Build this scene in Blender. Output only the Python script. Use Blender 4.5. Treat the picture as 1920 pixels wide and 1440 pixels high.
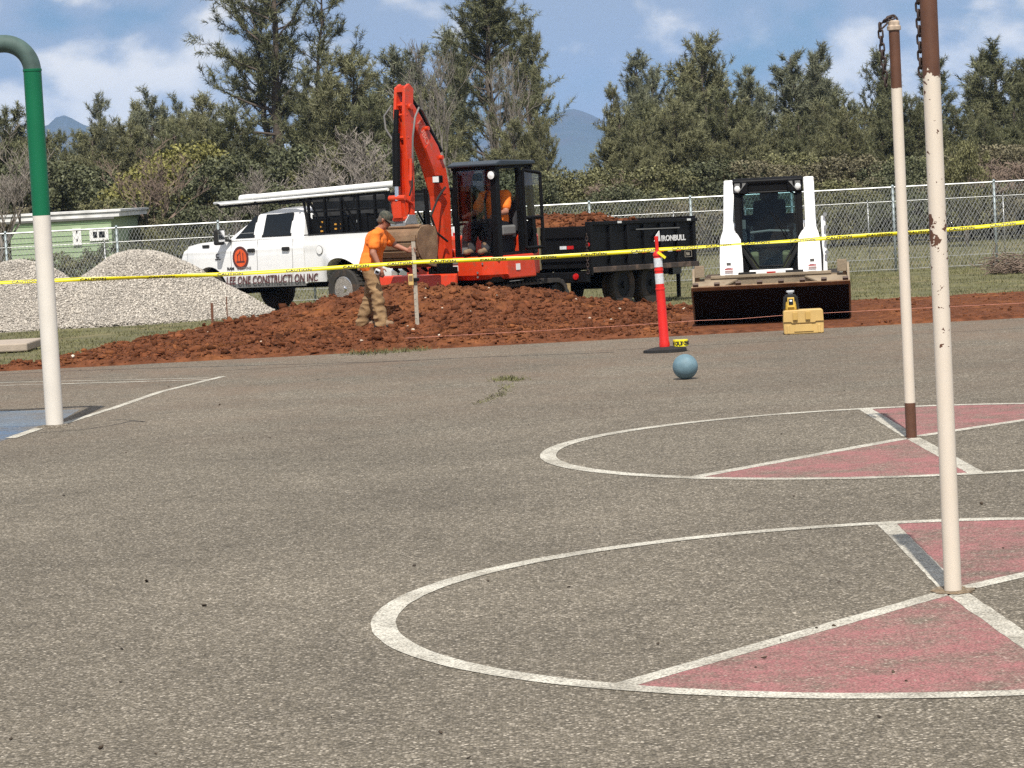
import bpy, bmesh, math, random
import numpy as np
from mathutils import Vector, Matrix, noise as mnoise

for o in list(bpy.data.objects): bpy.data.objects.remove(o, do_unlink=True)
SC = bpy.context.scene
COL = SC.collection
R = math.radians

# ------------------------------------------------------------------ camera
CAM_H, FPX, PITCH, ROLL = 2.05, 5400.0, R(3.99), R(3.0)
cd = bpy.data.cameras.new('camera'); cam = bpy.data.objects.new('camera', cd); COL.objects.link(cam)
cd.sensor_fit = 'HORIZONTAL'; cd.sensor_width = 36.0; cd.lens = FPX/1920*36.0
cd.clip_start = 0.1; cd.clip_end = 60000
_f = Vector((0, math.cos(PITCH), -math.sin(PITCH)))
_r0 = Vector((1, 0, 0)); _u0 = Vector((0, math.sin(PITCH), math.cos(PITCH)))
_r = _r0*math.cos(ROLL) - _u0*math.sin(ROLL)
_u = _u0*math.cos(ROLL) + _r0*math.sin(ROLL)
cam.matrix_world = Matrix(((_r.x, _u.x, -_f.x, 0), (_r.y, _u.y, -_f.y, 0), (_r.z, _u.z, -_f.z, CAM_H), (0, 0, 0, 1)))
SC.camera = cam

# ------------------------------------------------------------------ world: sky with clouds
SUN_EL, SUN_AZ = R(55.0), R(1.5)     # sun stands behind the camera, a little to its left
w = bpy.data.worlds.new('World'); SC.world = w; w.use_nodes = True
nt = w.node_tree; N = nt.nodes; L = nt.links
for n in list(N): N.remove(n)
def nd(t, **kw):
    n = N.new(t)
    for k, v in kw.items(): setattr(n, k, v)
    return n
wout = nd('ShaderNodeOutputWorld'); wbg = nd('ShaderNodeBackground')
sky = nd('ShaderNodeTexSky', sky_type='NISHITA', sun_disc=False)
sky.sun_elevation = SUN_EL; sky.sun_rotation = R(180) + SUN_AZ
sky.altitude = 200; sky.air_density = 1.0; sky.dust_density = 0.35; sky.ozone_density = 3.0
tc = nd('ShaderNodeTexCoord')
def mth(op, a, b=None, c=None, clamp=False):
    n = nd('ShaderNodeMath', operation=op, use_clamp=clamp)
    for i, v in enumerate((a, b, c)):
        if v is None: continue
        if isinstance(v, (int, float)): n.inputs[i].default_value = v
        else: L.new(v, n.inputs[i])
    return n.outputs[0]
def cloud_density(off):
    mp = nd('ShaderNodeMapping'); mp.inputs['Location'].default_value = off
    mp.inputs['Scale'].default_value = (1, 1, 1.55)
    L.new(tc.outputs['Generated'], mp.inputs['Vector'])
    a = nd('ShaderNodeTexNoise', noise_dimensions='3D'); a.inputs['Scale'].default_value = 17
    a.inputs['Detail'].default_value = 9; a.inputs['Roughness'].default_value = 0.56; a.inputs['Distortion'].default_value = 0.25
    b = nd('ShaderNodeTexNoise', noise_dimensions='3D'); b.inputs['Scale'].default_value = 5.5
    b.inputs['Detail'].default_value = 2
    v = nd('ShaderNodeTexVoronoi', feature='SMOOTH_F1'); v.inputs['Scale'].default_value = 60; v.inputs['Smoothness'].default_value = 0.6
    for n in (a, b, v): L.new(mp.outputs[0], n.inputs['Vector'])
    s = mth('MULTIPLY_ADD', b.outputs[0], 0.8, mth('MULTIPLY', a.outputs[0], 0.75))
    s = mth('MULTIPLY_ADD', v.outputs['Distance'], -0.20, s)
    return s
CL_OFF = Vector((12.2, 9.1, 0.0))
d0 = cloud_density(CL_OFF)
d1 = cloud_density(CL_OFF + Vector((-0.006, 0, 0.032)))
def sstep(v, lo, hi):
    n = nd('ShaderNodeMapRange', interpolation_type='SMOOTHSTEP')
    n.inputs['From Min'].default_value = lo; n.inputs['From Max'].default_value = hi
    L.new(v, n.inputs['Value']); return n.outputs[0]
mask = sstep(d0, 0.44, 0.64)
lit = sstep(mth('SUBTRACT', d0, d1), -0.085, 0.15)
ccol = nd('ShaderNodeMix', data_type='RGBA')
ccol.inputs['A'].default_value = (6.0, 7.2, 9.4, 1); ccol.inputs['B'].default_value = (17.5, 16.6, 15.4, 1)
L.new(lit, ccol.inputs['Factor'])
tint = nd('ShaderNodeMix', data_type='RGBA', blend_type='MULTIPLY'); tint.inputs['Factor'].default_value = 1
tint.inputs['B'].default_value = (0.52, 0.74, 1.08, 1)
L.new(sky.outputs[0], tint.inputs['A'])
cmix = nd('ShaderNodeMix', data_type='RGBA')
L.new(mth('MULTIPLY', mask, 0.93), cmix.inputs['Factor']); L.new(tint.outputs['Result'], cmix.inputs['A']); L.new(ccol.outputs['Result'], cmix.inputs['B'])
L.new(cmix.outputs['Result'], wbg.inputs['Color']); wbg.inputs['Strength'].default_value = 0.054
L.new(wbg.outputs[0], wout.inputs['Surface'])
w.cycles.sampling_method = 'MANUAL'; w.cycles.sample_map_resolution = 256

# ------------------------------------------------------------------ sun
sd = bpy.data.lights.new('sun', 'SUN'); sun = bpy.data.objects.new('sun', sd); COL.objects.link(sun)
sd.energy = 5.0; sd.angle = R(0.53); sd.color = (1.0, 0.945, 0.86)
sun.rotation_euler = (R(90) - SUN_EL, 0, -SUN_AZ); sun.location = (0, -30, 60)

SC.view_settings.view_transform = 'Standard'; SC.view_settings.look = 'None'
SC.view_settings.exposure = 0.22; SC.view_settings.gamma = 1.0; SC.view_settings.use_curve_mapping = False
SC.render.engine = 'CYCLES'
SC.cycles.use_denoising = False; SC.cycles.denoiser = 'OPENIMAGEDENOISE'; SC.cycles.denoising_input_passes = 'RGB_ALBEDO_NORMAL'
SC.cycles.sample_clamp_indirect = 2.0; SC.cycles.max_bounces = 5; SC.cycles.transparent_max_bounces = 12; SC.cycles.volume_bounces = 1

# ------------------------------------------------------------------ places
def tz(y):                      # the field falls gently away beyond the court
    return -0.32*min(1.0, max(0.0, (y-38.0)/24.0))
def ray(px, py):
    return _f*FPX + _r*(px-960) + _u*(720-py)
def P(px, py, Y):               # the point at distance Y seen at that place in the photograph
    d = ray(px, py); t = Y/d.y
    return Vector((d.x*t, Y, CAM_H + d.z*t))
def G(px, py):                  # the point of the ground seen there
    d = ray(px, py); z = 0.0
    for _ in range(12):
        t = (z-CAM_H)/d.z; z = tz(d.y*t)
    return Vector((d.x*t, d.y*t, z))

# ------------------------------------------------------------------ materials
MATS = {}
def mat(name, color, rough=0.6, metal=0.0, var=0.12, vscale=6.0, bump=0.0, bscale=40.0, color2=None, c2lo=0.5, c2hi=0.62, c2scale=4.0,
        coat=0.0, spec=0.5, island=0.0, detail=5.0, alpha=None, trans=0.0, sub=None):
    if name in MATS: return MATS[name]
    m = bpy.data.materials.new(name); m.use_nodes = True
    t = m.node_tree; n = t.nodes; l = t.links
    b = n['Principled BSDF']
    b.inputs['Roughness'].default_value = rough; b.inputs['Metallic'].default_value = metal
    b.inputs['Specular IOR Level'].default_value = spec
    b.inputs['Coat Weight'].default_value = coat
    if alpha is not None: b.inputs['Alpha'].default_value = alpha
    if trans: b.inputs['Transmission Weight'].default_value = trans
    c = n.new('ShaderNodeTexCoord')
    nz = n.new('ShaderNodeTexNoise'); nz.inputs['Scale'].default_value = vscale; nz.inputs['Detail'].default_value = detail
    l.new(c.outputs['Object'], nz.inputs['Vector'])
    mr = n.new('ShaderNodeMapRange'); mr.inputs['From Min'].default_value = 0.3; mr.inputs['From Max'].default_value = 0.7
    mr.inputs['To Min'].default_value = 1-var; mr.inputs['To Max'].default_value = 1+var
    l.new(nz.outputs[0], mr.inputs['Value'])
    base = n.new('ShaderNodeMix'); base.data_type = 'RGBA'
    base.inputs['A'].default_value = (*color, 1); base.inputs['B'].default_value = (*(color2 or color), 1)
    base.inputs['Factor'].default_value = 0
    if color2:
        n2 = n.new('ShaderNodeTexNoise'); n2.inputs['Scale'].default_value = c2scale; n2.inputs['Detail'].default_value = 8; n2.inputs['Roughness'].default_value = 0.65
        l.new(c.outputs['Object'], n2.inputs['Vector'])
        r2 = n.new('ShaderNodeMapRange'); r2.inputs['From Min'].default_value = c2lo; r2.inputs['From Max'].default_value = c2hi
        l.new(n2.outputs[0], r2.inputs['Value']); l.new(r2.outputs[0], base.inputs['Factor'])
    sc = n.new('ShaderNodeVectorMath'); sc.operation = 'SCALE'
    l.new(base.outputs['Result'], sc.inputs[0])
    fac = mr.outputs[0]
    if island:
        g = n.new('ShaderNodeNewGeometry')
        r3 = n.new('ShaderNodeMapRange'); r3.inputs['To Min'].default_value = 1-island; r3.inputs['To Max'].default_value = 1+island
        l.new(g.outputs['Random Per Island'], r3.inputs['Value'])
        mm = n.new('ShaderNodeMath'); mm.operation = 'MULTIPLY'
        l.new(fac, mm.inputs[0]); l.new(r3.outputs[0], mm.inputs[1]); fac = mm.outputs[0]
    l.new(fac, sc.inputs['Scale'])
    l.new(sc.outputs[0], b.inputs['Base Color'])
    if bump:
        bn = n.new('ShaderNodeTexNoise'); bn.inputs['Scale'].default_value = bscale; bn.inputs['Detail'].default_value = 4
        l.new(c.outputs['Object'], bn.inputs['Vector'])
        bp = n.new('ShaderNodeBump'); bp.inputs['Strength'].default_value = bump; bp.inputs['Distance'].default_value = 0.02
        l.new(bn.outputs[0], bp.inputs['Height']); l.new(bp.outputs[0], b.inputs['Normal'])
    MATS[name] = m
    return m

def asphalt_nodes(m, paint=None, wear=(0.40, 0.62), wscale=1.6, wmin=0.25):
    """old asphalt with pale aggregate; with a paint colour it is a worn coat of that paint over the same stones"""
    m.use_nodes = True; t = m.node_tree; n = t.nodes; l = t.links; b = n['Principled BSDF']
    g = n.new('ShaderNodeNewGeometry')      # world position: paint and asphalt share one stone pattern
    def noise(s, d=4, r=0.5):
        q = n.new('ShaderNodeTexNoise'); q.inputs['Scale'].default_value = s; q.inputs['Detail'].default_value = d; q.inputs['Roughness'].default_value = r
        l.new(g.outputs['Position'], q.inputs['Vector']); return q.outputs[0]
    def mapr(v, a, c, lo, hi):
        q = n.new('ShaderNodeMapRange'); q.inputs['From Min'].default_value = a; q.inputs['From Max'].default_value = c
        q.inputs['To Min'].default_value = lo; q.inputs['To Max'].default_value = hi; l.new(v, q.inputs['Value']); return q.outputs[0]
    def mul(a, c):
        q = n.new('ShaderNodeMath'); q.operation = 'MULTIPLY'; l.new(a, q.inputs[0]); l.new(c, q.inputs[1]); return q.outputs[0]
    vo = n.new('ShaderNodeTexVoronoi'); vo.inputs['Scale'].default_value = 84; l.new(g.outputs['Position'], vo.inputs['Vector'])
    sp = n.new('ShaderNodeSeparateColor'); l.new(vo.outputs['Color'], sp.inputs[0])
    ramp = n.new('ShaderNodeValToRGB'); e = ramp.color_ramp.elements
    e[0].position = 0.0; e[0].color = (0.092, 0.079, 0.058, 1); e[1].position = 1.0; e[1].color = (0.50, 0.445, 0.36, 1)
    for p_, c_ in ((0.35, (0.144, 0.125, 0.094, 1)), (0.68, (0.202, 0.175, 0.132, 1)), (0.90, (0.275, 0.240, 0.192, 1))):
        q = e.new(p_); q.color = c_
    l.new(sp.outputs[0], ramp.inputs[0])
    big = mapr(noise(0.45, 6, 0.6), 0.3, 0.7, 0.84, 1.16)
    big = mul(big, mapr(noise(0.13, 5, 0.65), 0.32, 0.68, 0.86, 1.12))
    big = mul(big, mapr(noise(1.7, 8, 0.75), 0.62, 0.72, 1.0, 0.80))     # oil spots and scuffs
    mid = mapr(noise(5.0, 5), 0.3, 0.7, 0.9, 1.1)
    crev = mapr(vo.outputs['Distance'], 0.25, 0.75, 1.08, 0.62)     # tar between the stones
    s = n.new('ShaderNodeVectorMath'); s.operation = 'SCALE'; l.new(ramp.outputs[0], s.inputs[0]); l.new(mul(mul(big, mid), crev), s.inputs['Scale'])
    # reddish dust towards the dig
    dm = n.new('ShaderNodeMix'); dm.data_type = 'RGBA'; dm.inputs['B'].default_value = (0.19, 0.125, 0.085, 1)
    sx = n.new('ShaderNodeSeparateXYZ'); l.new(g.outputs['Position'], sx.inputs[0])
    near = mapr(sx.outputs[1], 22, 36.5, 0.0, 0.75)
    l.new(mul(near, mapr(noise(0.8, 7, 0.65), 0.35, 0.72, 0.0, 1.0)), dm.inputs['Factor']); l.new(s.outputs[0], dm.inputs['A'])
    colour = dm.outputs['Result']
    if paint:
        pm = n.new('ShaderNodeMix'); pm.data_type = 'RGBA'
        f1 = mapr(noise(wscale, 8, 0.7), wear[0], wear[1], 1.0, wmin)
        f2 = mapr(sp.outputs[1], 0.0, 0.30, 0.35, 1.0)               # single stones worn bare
        l.new(mul(f1, f2), pm.inputs['Factor'])
        l.new(colour, pm.inputs['A'])
        ps = n.new('ShaderNodeVectorMath'); ps.operation = 'SCALE'; ps.inputs[0].default_value = paint
        l.new(mul(mapr(noise(9, 5), 0.3, 0.7, 0.88, 1.1), crev), ps.inputs['Scale']); l.new(ps.outputs[0], pm.inputs['B'])
        colour = pm.outputs['Result']
    l.new(colour, b.inputs['Base Color'])
    b.inputs['Roughness'].default_value = 0.88; b.inputs['Specular IOR Level'].default_value = 0.25
    bp = n.new('ShaderNodeBump'); bp.inputs['Strength'].default_value = 0.75; bp.inputs['Distance'].default_value = 0.006
    h = n.new('ShaderNodeMath'); h.operation = 'SUBTRACT'; l.new(sp.outputs[2], h.inputs[0]); l.new(vo.outputs['Distance'], h.inputs[1])
    l.new(h.outputs[0], bp.inputs['Height']); l.new(bp.outputs[0], b.inputs['Normal'])
    return m
M_asphalt = asphalt_nodes(bpy.data.materials.new('asphalt'))
M_line = asphalt_nodes(bpy.data.materials.new('white_line_paint'), (0.66, 0.63, 0.54), (0.42, 0.72), 2.2, 0.2)
M_pink = asphalt_nodes(bpy.data.materials.new('pink_court_paint'), (0.37, 0.158, 0.155), (0.43, 0.64), 1.9, 0.12)
M_blue = asphalt_nodes(bpy.data.materials.new('blue_court_paint'), (0.11, 0.19, 0.31), (0.36, 0.56), 1.2)
M_bluegrey = asphalt_nodes(bpy.data.materials.new('faded_blue_paint'), (0.17, 0.22, 0.28), (0.42, 0.70), 1.0)
M_seam = mat('tar_seam', (0.03, 0.027, 0.025), 0.8)

M_grass_ground = mat('grass_ground', (0.112, 0.106, 0.042), 0.95, var=0.35, vscale=1.2, bump=0.6, bscale=30, color2=(0.16, 0.12, 0.06), c2lo=0.5, c2hi=0.75, c2scale=0.6)
M_blade = mat('grass_blade', (0.125, 0.122, 0.048), 0.8, var=0.3, vscale=0.7, island=0.4)
M_dirt = mat('red_soil', (0.122, 0.045, 0.021), 0.97, var=0.45, vscale=9, bump=1.0, bscale=26, color2=(0.21, 0.080, 0.030), c2lo=0.5, c2hi=0.72, c2scale=0.9, spec=0.1)
M_clod = mat('soil_clod', (0.122, 0.044, 0.020), 0.97, var=0.3, vscale=2, island=0.45, bump=0.6, bscale=60, spec=0.1, color2=(0.21, 0.080, 0.030), c2lo=0.5, c2hi=0.72, c2scale=0.9)
M_whitestone = mat('pale_stone', (0.55, 0.46, 0.36), 0.9, island=0.3)
M_gravelbed = mat('gravel_bed', (0.30, 0.27, 0.235), 0.95, var=0.35, vscale=30, bump=1.0, bscale=45)
M_gravel = mat('gravel_stone', (0.42, 0.385, 0.335), 0.9, var=0.12, vscale=1.0, island=0.45)
M_concrete = mat('concrete', (0.36, 0.30, 0.24), 0.9, bump=0.3)
M_bark = mat('bark', (0.085, 0.066, 0.052), 0.95, var=0.4, vscale=3, bump=0.8, bscale=12)
M_bare = mat('bare_branch', (0.20, 0.175, 0.15), 0.9, var=0.3, vscale=2)
M_bare_brown = mat('brown_branch', (0.17, 0.125, 0.095), 0.9, var=0.3, vscale=2)
def foliage(name, c, island=0.45):
    m = mat(name, c, 0.62, var=0.30, vscale=0.8, island=island, spec=0.35, detail=2)
    return m
M_needle = foliage('grey_pine_needles', (0.160, 0.158, 0.080))
M_needle_dark = foliage('dark_pine_needles', (0.118, 0.122, 0.060))
M_needle_blue = foliage('blue_grey_needles', (0.152, 0.160, 0.100))
M_leaf_olive = foliage('olive_leaves', (0.135, 0.132, 0.058))
M_leaf_dark = foliage('dark_leaves', (0.090, 0.097, 0.048))
M_leaf_brown = foliage('brown_brush', (0.140, 0.124, 0.072))
M_leaf_yellow = foliage('yellow_green_leaves', (0.185, 0.175, 0.050))

M_white = mat('white_paint', (0.85, 0.85, 0.84), 0.28, var=0.02, coat=0.6)
M_whiteplastic = mat('white_plastic', (0.80, 0.80, 0.77), 0.45, var=0.04)
M_black = mat('black_paint', (0.005, 0.005, 0.0055), 0.5, var=0.3, spec=0.15)
M_blackmatte = mat('black_rubber', (0.012, 0.0115, 0.011), 0.85, var=0.3)
M_dirtyrubber = mat('dusty_rubber', (0.032, 0.028, 0.024), 0.9, var=0.3, vscale=9, color2=(0.13, 0.075, 0.045), c2lo=0.5, c2hi=0.75, c2scale=3)
M_chassis = mat('chassis_black', (0.005, 0.005, 0.005), 0.9, spec=0.1)
M_grey = mat('grey_plastic', (0.16, 0.16, 0.155), 0.6, var=0.1)
M_chrome = mat('chrome', (0.75, 0.75, 0.76), 0.12, metal=1.0, var=0.05)
M_steel = mat('galvanised_steel', (0.40, 0.41, 0.41), 0.42, metal=0.75, var=0.12, vscale=8)
M_wire = mat('galvanised_wire', (0.46, 0.47, 0.47), 0.5, metal=0.5, var=0.12)
M_bluesteel = mat('weathered_post', (0.30, 0.35, 0.36), 0.55, metal=0.4)
M_bronze = mat('worn_steel', (0.21, 0.125, 0.07), 0.65, metal=0.2, var=0.25, vscale=5, bump=0.3, color2=(0.30, 0.20, 0.115), c2lo=0.45, c2hi=0.65, c2scale=3)
M_tan = mat('dusty_bucket_steel', (0.26, 0.205, 0.14), 0.8, var=0.2, vscale=4, bump=0.3, color2=(0.17, 0.10, 0.06), c2lo=0.52, c2hi=0.72, c2scale=2.5)
M_underbucket = mat('shaded_underside_steel', (0.012, 0.009, 0.008), 0.9, spec=0.1, var=0.3)  # near-black colour carries the shade under the tan bucket
M_orange = mat('orange_red_paint', (0.62, 0.045, 0.010), 0.42, var=0.12, coat=0.15, color2=(0.30, 0.085, 0.04), c2lo=0.55, c2hi=0.74, c2scale=7)
M_redpost = mat('red_orange_plastic', (0.62, 0.015, 0.010), 0.45, var=0.06, color2=(0.55, 0.06, 0.03), c2lo=0.6, c2hi=0.8, c2scale=9)
M_reflect = mat('reflective_white', (0.58, 0.60, 0.62), 0.35, var=0.15, vscale=40)
M_red = mat('red_lens', (0.45, 0.012, 0.012), 0.25)
M_amber = mat('amber_lens', (0.62, 0.30, 0.04), 0.3)
M_tape = mat('yellow_tape', (0.80, 0.70, 0.015), 0.38, var=0.05)
M_yellow = mat('yellow_plastic', (0.62, 0.40, 0.06), 0.5, var=0.08, vscale=5)
M_yellow2 = mat('sunned_yellow_case', (0.55, 0.37, 0.13), 0.6, var=0.08, vscale=5)
M_shirt = mat('orange_shirt', (0.86, 0.195, 0.018), 0.85, var=0.07, bump=0.35, bscale=22)
M_pants = mat('tan_trousers', (0.25, 0.155, 0.075), 0.9, var=0.2, vscale=6, bump=0.3, bscale=30, color2=(0.34, 0.22, 0.11), c2lo=0.48, c2hi=0.7, c2scale=5)
M_darkpants = mat('dark_trousers', (0.035, 0.034, 0.038), 0.9, var=0.2)
M_skin = mat('tanned_skin', (0.34, 0.15, 0.095), 0.55, var=0.1)
M_hair = mat('grey_brown_hair', (0.10, 0.075, 0.055), 0.8)
M_cap = mat('camouflage_cap', (0.045, 0.05, 0.038), 0.9, var=0.4, vscale=30, color2=(0.12, 0.10, 0.07), c2scale=28)
M_boot = mat('leather_boot', (0.20, 0.13, 0.075), 0.85, var=0.2)
M_wood = mat('weathered_wood', (0.36, 0.32, 0.26), 0.85, var=0.2, vscale=20)
M_rustystake = mat('rusty_stake', (0.13, 0.055, 0.03), 0.9)
M_pinkflag = mat('orange_pink_ribbon', (0.75, 0.16, 0.10), 0.6)
M_string = mat('pink_string', (0.70, 0.30, 0.22), 0.7)
M_ball = mat('blue_rubber', (0.115, 0.195, 0.235), 0.62, var=0.12, vscale=14, color2=(0.155, 0.24, 0.28), c2lo=0.5, c2hi=0.7, c2scale=9, bump=0.15, bscale=120)
M_green = mat('green_pole_paint', (0.004, 0.125, 0.055), 0.45, var=0.10, vscale=2, spec=0.3)
M_polewhite = mat('white_pole_paint', (0.66, 0.62, 0.555), 0.5, var=0.05, vscale=4)
M_siding = mat('pale_green_siding', (0.33, 0.42, 0.26), 0.7, var=0.05)
M_roofwhite = mat('white_roof_edge', (0.72, 0.72, 0.70), 0.6, var=0.25, vscale=3)
M_letter_black = mat('black_lettering', (0.025, 0.022, 0.024), 0.5)
M_letter_maroon = mat('maroon_lettering', (0.10, 0.028, 0.028), 0.5)
M_letter_white = mat('white_lettering', (0.80, 0.80, 0.80), 0.5)
M_letter_pale = mat('pale_pink_lettering', (0.62, 0.22, 0.17), 0.5)
M_glass = mat('dark_tinted_glass', (0.008, 0.011, 0.014), 0.08, var=0.05, spec=0.3)
M_lamp = mat('lamp_lens', (0.75, 0.77, 0.76), 0.15, var=0.05)
M_mount = mat('far_hillside', (0.040, 0.050, 0.042), 0.95, var=0.5, vscale=0.004, detail=8, color2=(0.075, 0.062, 0.055), c2scale=0.003)
def clear_glass(name, tint, amount):
    m = bpy.data.materials.new(name); m.use_nodes = True; t = m.node_tree; n = t.nodes; l = t.links
    out = n['Material Output']; n.remove(n['Principled BSDF'])
    tr = n.new('ShaderNodeBsdfTransparent'); tr.inputs[0].default_value = (*tint, 1)
    gl = n.new('ShaderNodeBsdfGlossy'); gl.inputs['Roughness'].default_value = 0.0
    fr = n.new('ShaderNodeFresnel'); fr.inputs[0].default_value = 1.45
    ad = n.new('ShaderNodeMath'); ad.operation = 'ADD'; ad.inputs[1].default_value = amount; l.new(fr.outputs[0], ad.inputs[0])
    mx = n.new('ShaderNodeMixShader'); l.new(ad.outputs[0], mx.inputs[0]); l.new(tr.outputs[0], mx.inputs[1]); l.new(gl.outputs[0], mx.inputs[2])
    l.new(mx.outputs[0], out.inputs['Surface']); return m
M_clear = clear_glass('clear_glass', (0.93, 0.96, 0.96), 0.0)
M_cabglass = clear_glass('tinted_cab_glass', (0.58, 0.70, 0.72), 0.0)

# ------------------------------------------------------------------ mesh helpers
class MB:
    def __init__(s): s.v = []; s.f = []
    def add(s, v, f):
        o = len(s.v); s.v += [tuple(p) for p in v]; s.f += [tuple(i+o for i in q) for q in f]; return s
    def box(s, c, d, rot=None, taper=None):
        x, y, z = d[0]/2, d[1]/2, d[2]/2
        v = [Vector((sx*x, sy*y, sz*z)) for sz in (-1, 1) for sy in (-1, 1) for sx in (-1, 1)]
        if taper:
            for p in v:
                if p.z > 0: p.x *= taper[0]; p.y *= taper[1]
        if rot is not None: v = [rot @ p for p in v]
        c = Vector(c); return s.add([p+c for p in v], [(0, 2, 3, 1), (4, 5, 7, 6), (0, 1, 5, 4), (2, 6, 7, 3), (0, 4, 6, 2), (1, 3, 7, 5)])
    def beam(s, a, b, wd, ht, up=(0, 0, 1), w2=None, h2=None):
        a, b = Vector(a), Vector(b); d = (b-a).normalized(); up = Vector(up)
        sd_ = d.cross(up)
        if sd_.length < 1e-4: sd_ = d.cross(Vector((0, 1, 0)))
        sd_.normalize(); u = sd_.cross(d)
        v = []
        for p, ww, hh in ((a, wd, ht), (b, w2 or wd, h2 or ht)):
            for i, j in ((-1, -1), (1, -1), (1, 1), (-1, 1)): v.append(p + sd_*i*ww/2 + u*j*hh/2)
        return s.add(v, [(3, 2, 1, 0), (4, 5, 6, 7), (0, 1, 5, 4), (1, 2, 6, 5), (2, 3, 7, 6), (3, 0, 4, 7)])
    def cyl(s, a, b, r0, r1=None, n=12, caps=True):
        return s.tube([a, b], [r0, r0 if r1 is None else r1], n, caps)
    def tube(s, pts, rad, n=8, caps=True):
        pts = [Vector(p) for p in pts]
        if not isinstance(rad, (list, tuple)): rad = [rad]*len(pts)
        v = []; f = []; ref = None
        for i, p in enumerate(pts):
            d = (pts[min(i+1, len(pts)-1)] - pts[max(i-1, 0)]).normalized()
            if ref is None: ref = Vector((0, 0, 1)) if abs(d.z) < 0.9 else Vector((1, 0, 0))
            x = (ref - d*ref.dot(d))
            if x.length < 1e-5: x = d.orthogonal()
            x.normalize(); y = d.cross(x); ref = x
            for k in range(n):
                a = 2*math.pi*k/n; v.append(p + (x*math.cos(a) + y*math.sin(a))*rad[i])
        for i in range(len(pts)-1):
            for k in range(n):
                a, b = i*n+k, i*n+(k+1) % n; f.append((a, b, b+n, a+n))
        if caps:
            f.append(tuple(range(n-1, -1, -1))); f.append(tuple(range((len(pts)-1)*n, len(pts)*n)))
        return s.add(v, f)
    def lathe(s, prof, n=24, c=(0, 0, 0), axis='Z'):
        c = Vector(c); v = []; f = []
        for r, z in prof:
            for k in range(n):
                a = 2*math.pi*k/n; q = (r*math.cos(a), r*math.sin(a), z)
                if axis == 'Y': q = (q[0], q[2], q[1])
                if axis == 'X': q = (q[2], q[0], q[1])
                v.append(c + Vector(q))
        for i in range(len(prof)-1):
            for k in range(n):
                a, b = i*n+k, i*n+(k+1) % n
                f.append((a, b, b+n, a+n) if axis != 'Y' else (a, a+n, b+n, b))
        if prof[0][0] > 1e-6: f.append(tuple(range(n-1, -1, -1)) if axis != 'Y' else tuple(range(n)))
        if prof[-1][0] > 1e-6:
            q = tuple(range((len(prof)-1)*n, len(prof)*n)); f.append(q if axis != 'Y' else q[::-1])
        return s.add(v, f)
    def prism(s, poly, a, b, axis='Y'):          # poly in (x,z) for axis Y, (y,z) for X, (x,y) for Z
        def put(q, t): return {'Y': (q[0], t, q[1]), 'X': (t, q[0], q[1]), 'Z': (q[0], q[1], t)}[axis]
        n = len(poly); v = [put(q, a) for q in poly] + [put(q, b) for q in poly]
        f = [tuple(range(n)), tuple(range(2*n-1, n-1, -1))] + [(i, i+n, (i+1) % n + n, (i+1) % n) for i in range(n)]
        return s.add(v, f)
    def ball(s, c, r, n=12, sc=(1, 1, 1)):
        m = max(4, n//2)
        prof = [(math.sin(math.pi*i/m)*r, -math.cos(math.pi*i/m)*r) for i in range(m+1)]
        o = len(s.v); s.lathe(prof, n)
        c = Vector(c)
        for i in range(o, len(s.v)): q = s.v[i]; s.v[i] = (q[0]*sc[0]+c.x, q[1]*sc[1]+c.y, q[2]*sc[2]+c.z)
        return s
    def mesh(s, name, smooth=False):
        me = bpy.data.meshes.new(name); me.from_pydata(s.v, [], s.f); me.validate()
        bm = bmesh.new(); bm.from_mesh(me); bmesh.ops.recalc_face_normals(bm, faces=bm.faces); bm.to_mesh(me); bm.free()
        if smooth: me.shade_smooth()
        return me
    def build(s, name, m, parent=None, smooth=False, bevel=0.0, loc=None, segs=2):
        o = link(name, s.mesh(name, smooth), m, parent)
        if loc is not None: o.location = loc
        if bevel:
            b = o.modifiers.new('bevel', 'BEVEL'); b.width = bevel; b.segments = segs; b.limit_method = 'ANGLE'; b.angle_limit = R(35)
        elif smooth:
            autosmooth(o.data)
        return o
def autosmooth(me, ang=38):
    me.shade_smooth()
    bm = bmesh.new(); bm.from_mesh(me)
    for e in bm.edges:
        if len(e.link_faces) == 2 and e.calc_face_angle(0) > R(ang): e.smooth = False
    bm.to_mesh(me); bm.free()
def link(name, me, m=None, parent=None):
    o = bpy.data.objects.new(name, me); COL.objects.link(o)
    if m is not None:
        me.materials.clear(); me.materials.append(m)
    if parent is not None: o.parent = parent
    return o
def tag(o, label=None, cat=None, group=None, kind=None):
    if label: o['label'] = label
    if cat: o['category'] = cat
    if group: o['group'] = group
    if kind: o['kind'] = kind
    return o
def thing(name, label, cat, loc=(0, 0, 0), rz=0.0, group=None):
    e = bpy.data.objects.new(name, None); COL.objects.link(e); e.empty_display_size = 0.2
    e.location = loc; e.rotation_euler = (0, 0, rz); return tag(e, label, cat, group)
def np_mesh(name, V, F):
    V = np.asarray(V, dtype=np.float32); F = np.asarray(F, dtype=np.int32); k = F.shape[1]
    me = bpy.data.meshes.new(name); me.vertices.add(len(V)); me.vertices.foreach_set('co', V.ravel())
    me.loops.add(F.size); me.loops.foreach_set('vertex_index', F.ravel())
    me.polygons.add(len(F)); me.polygons.foreach_set('loop_start', np.arange(0, F.size, k, dtype=np.int32))
    me.update(calc_edges=True); return me
_dg = None
def evaluated(o):
    dg = bpy.context.evaluated_depsgraph_get(); dg.update()
    me = bpy.data.meshes.new_from_object(o.evaluated_get(dg)); return me
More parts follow.
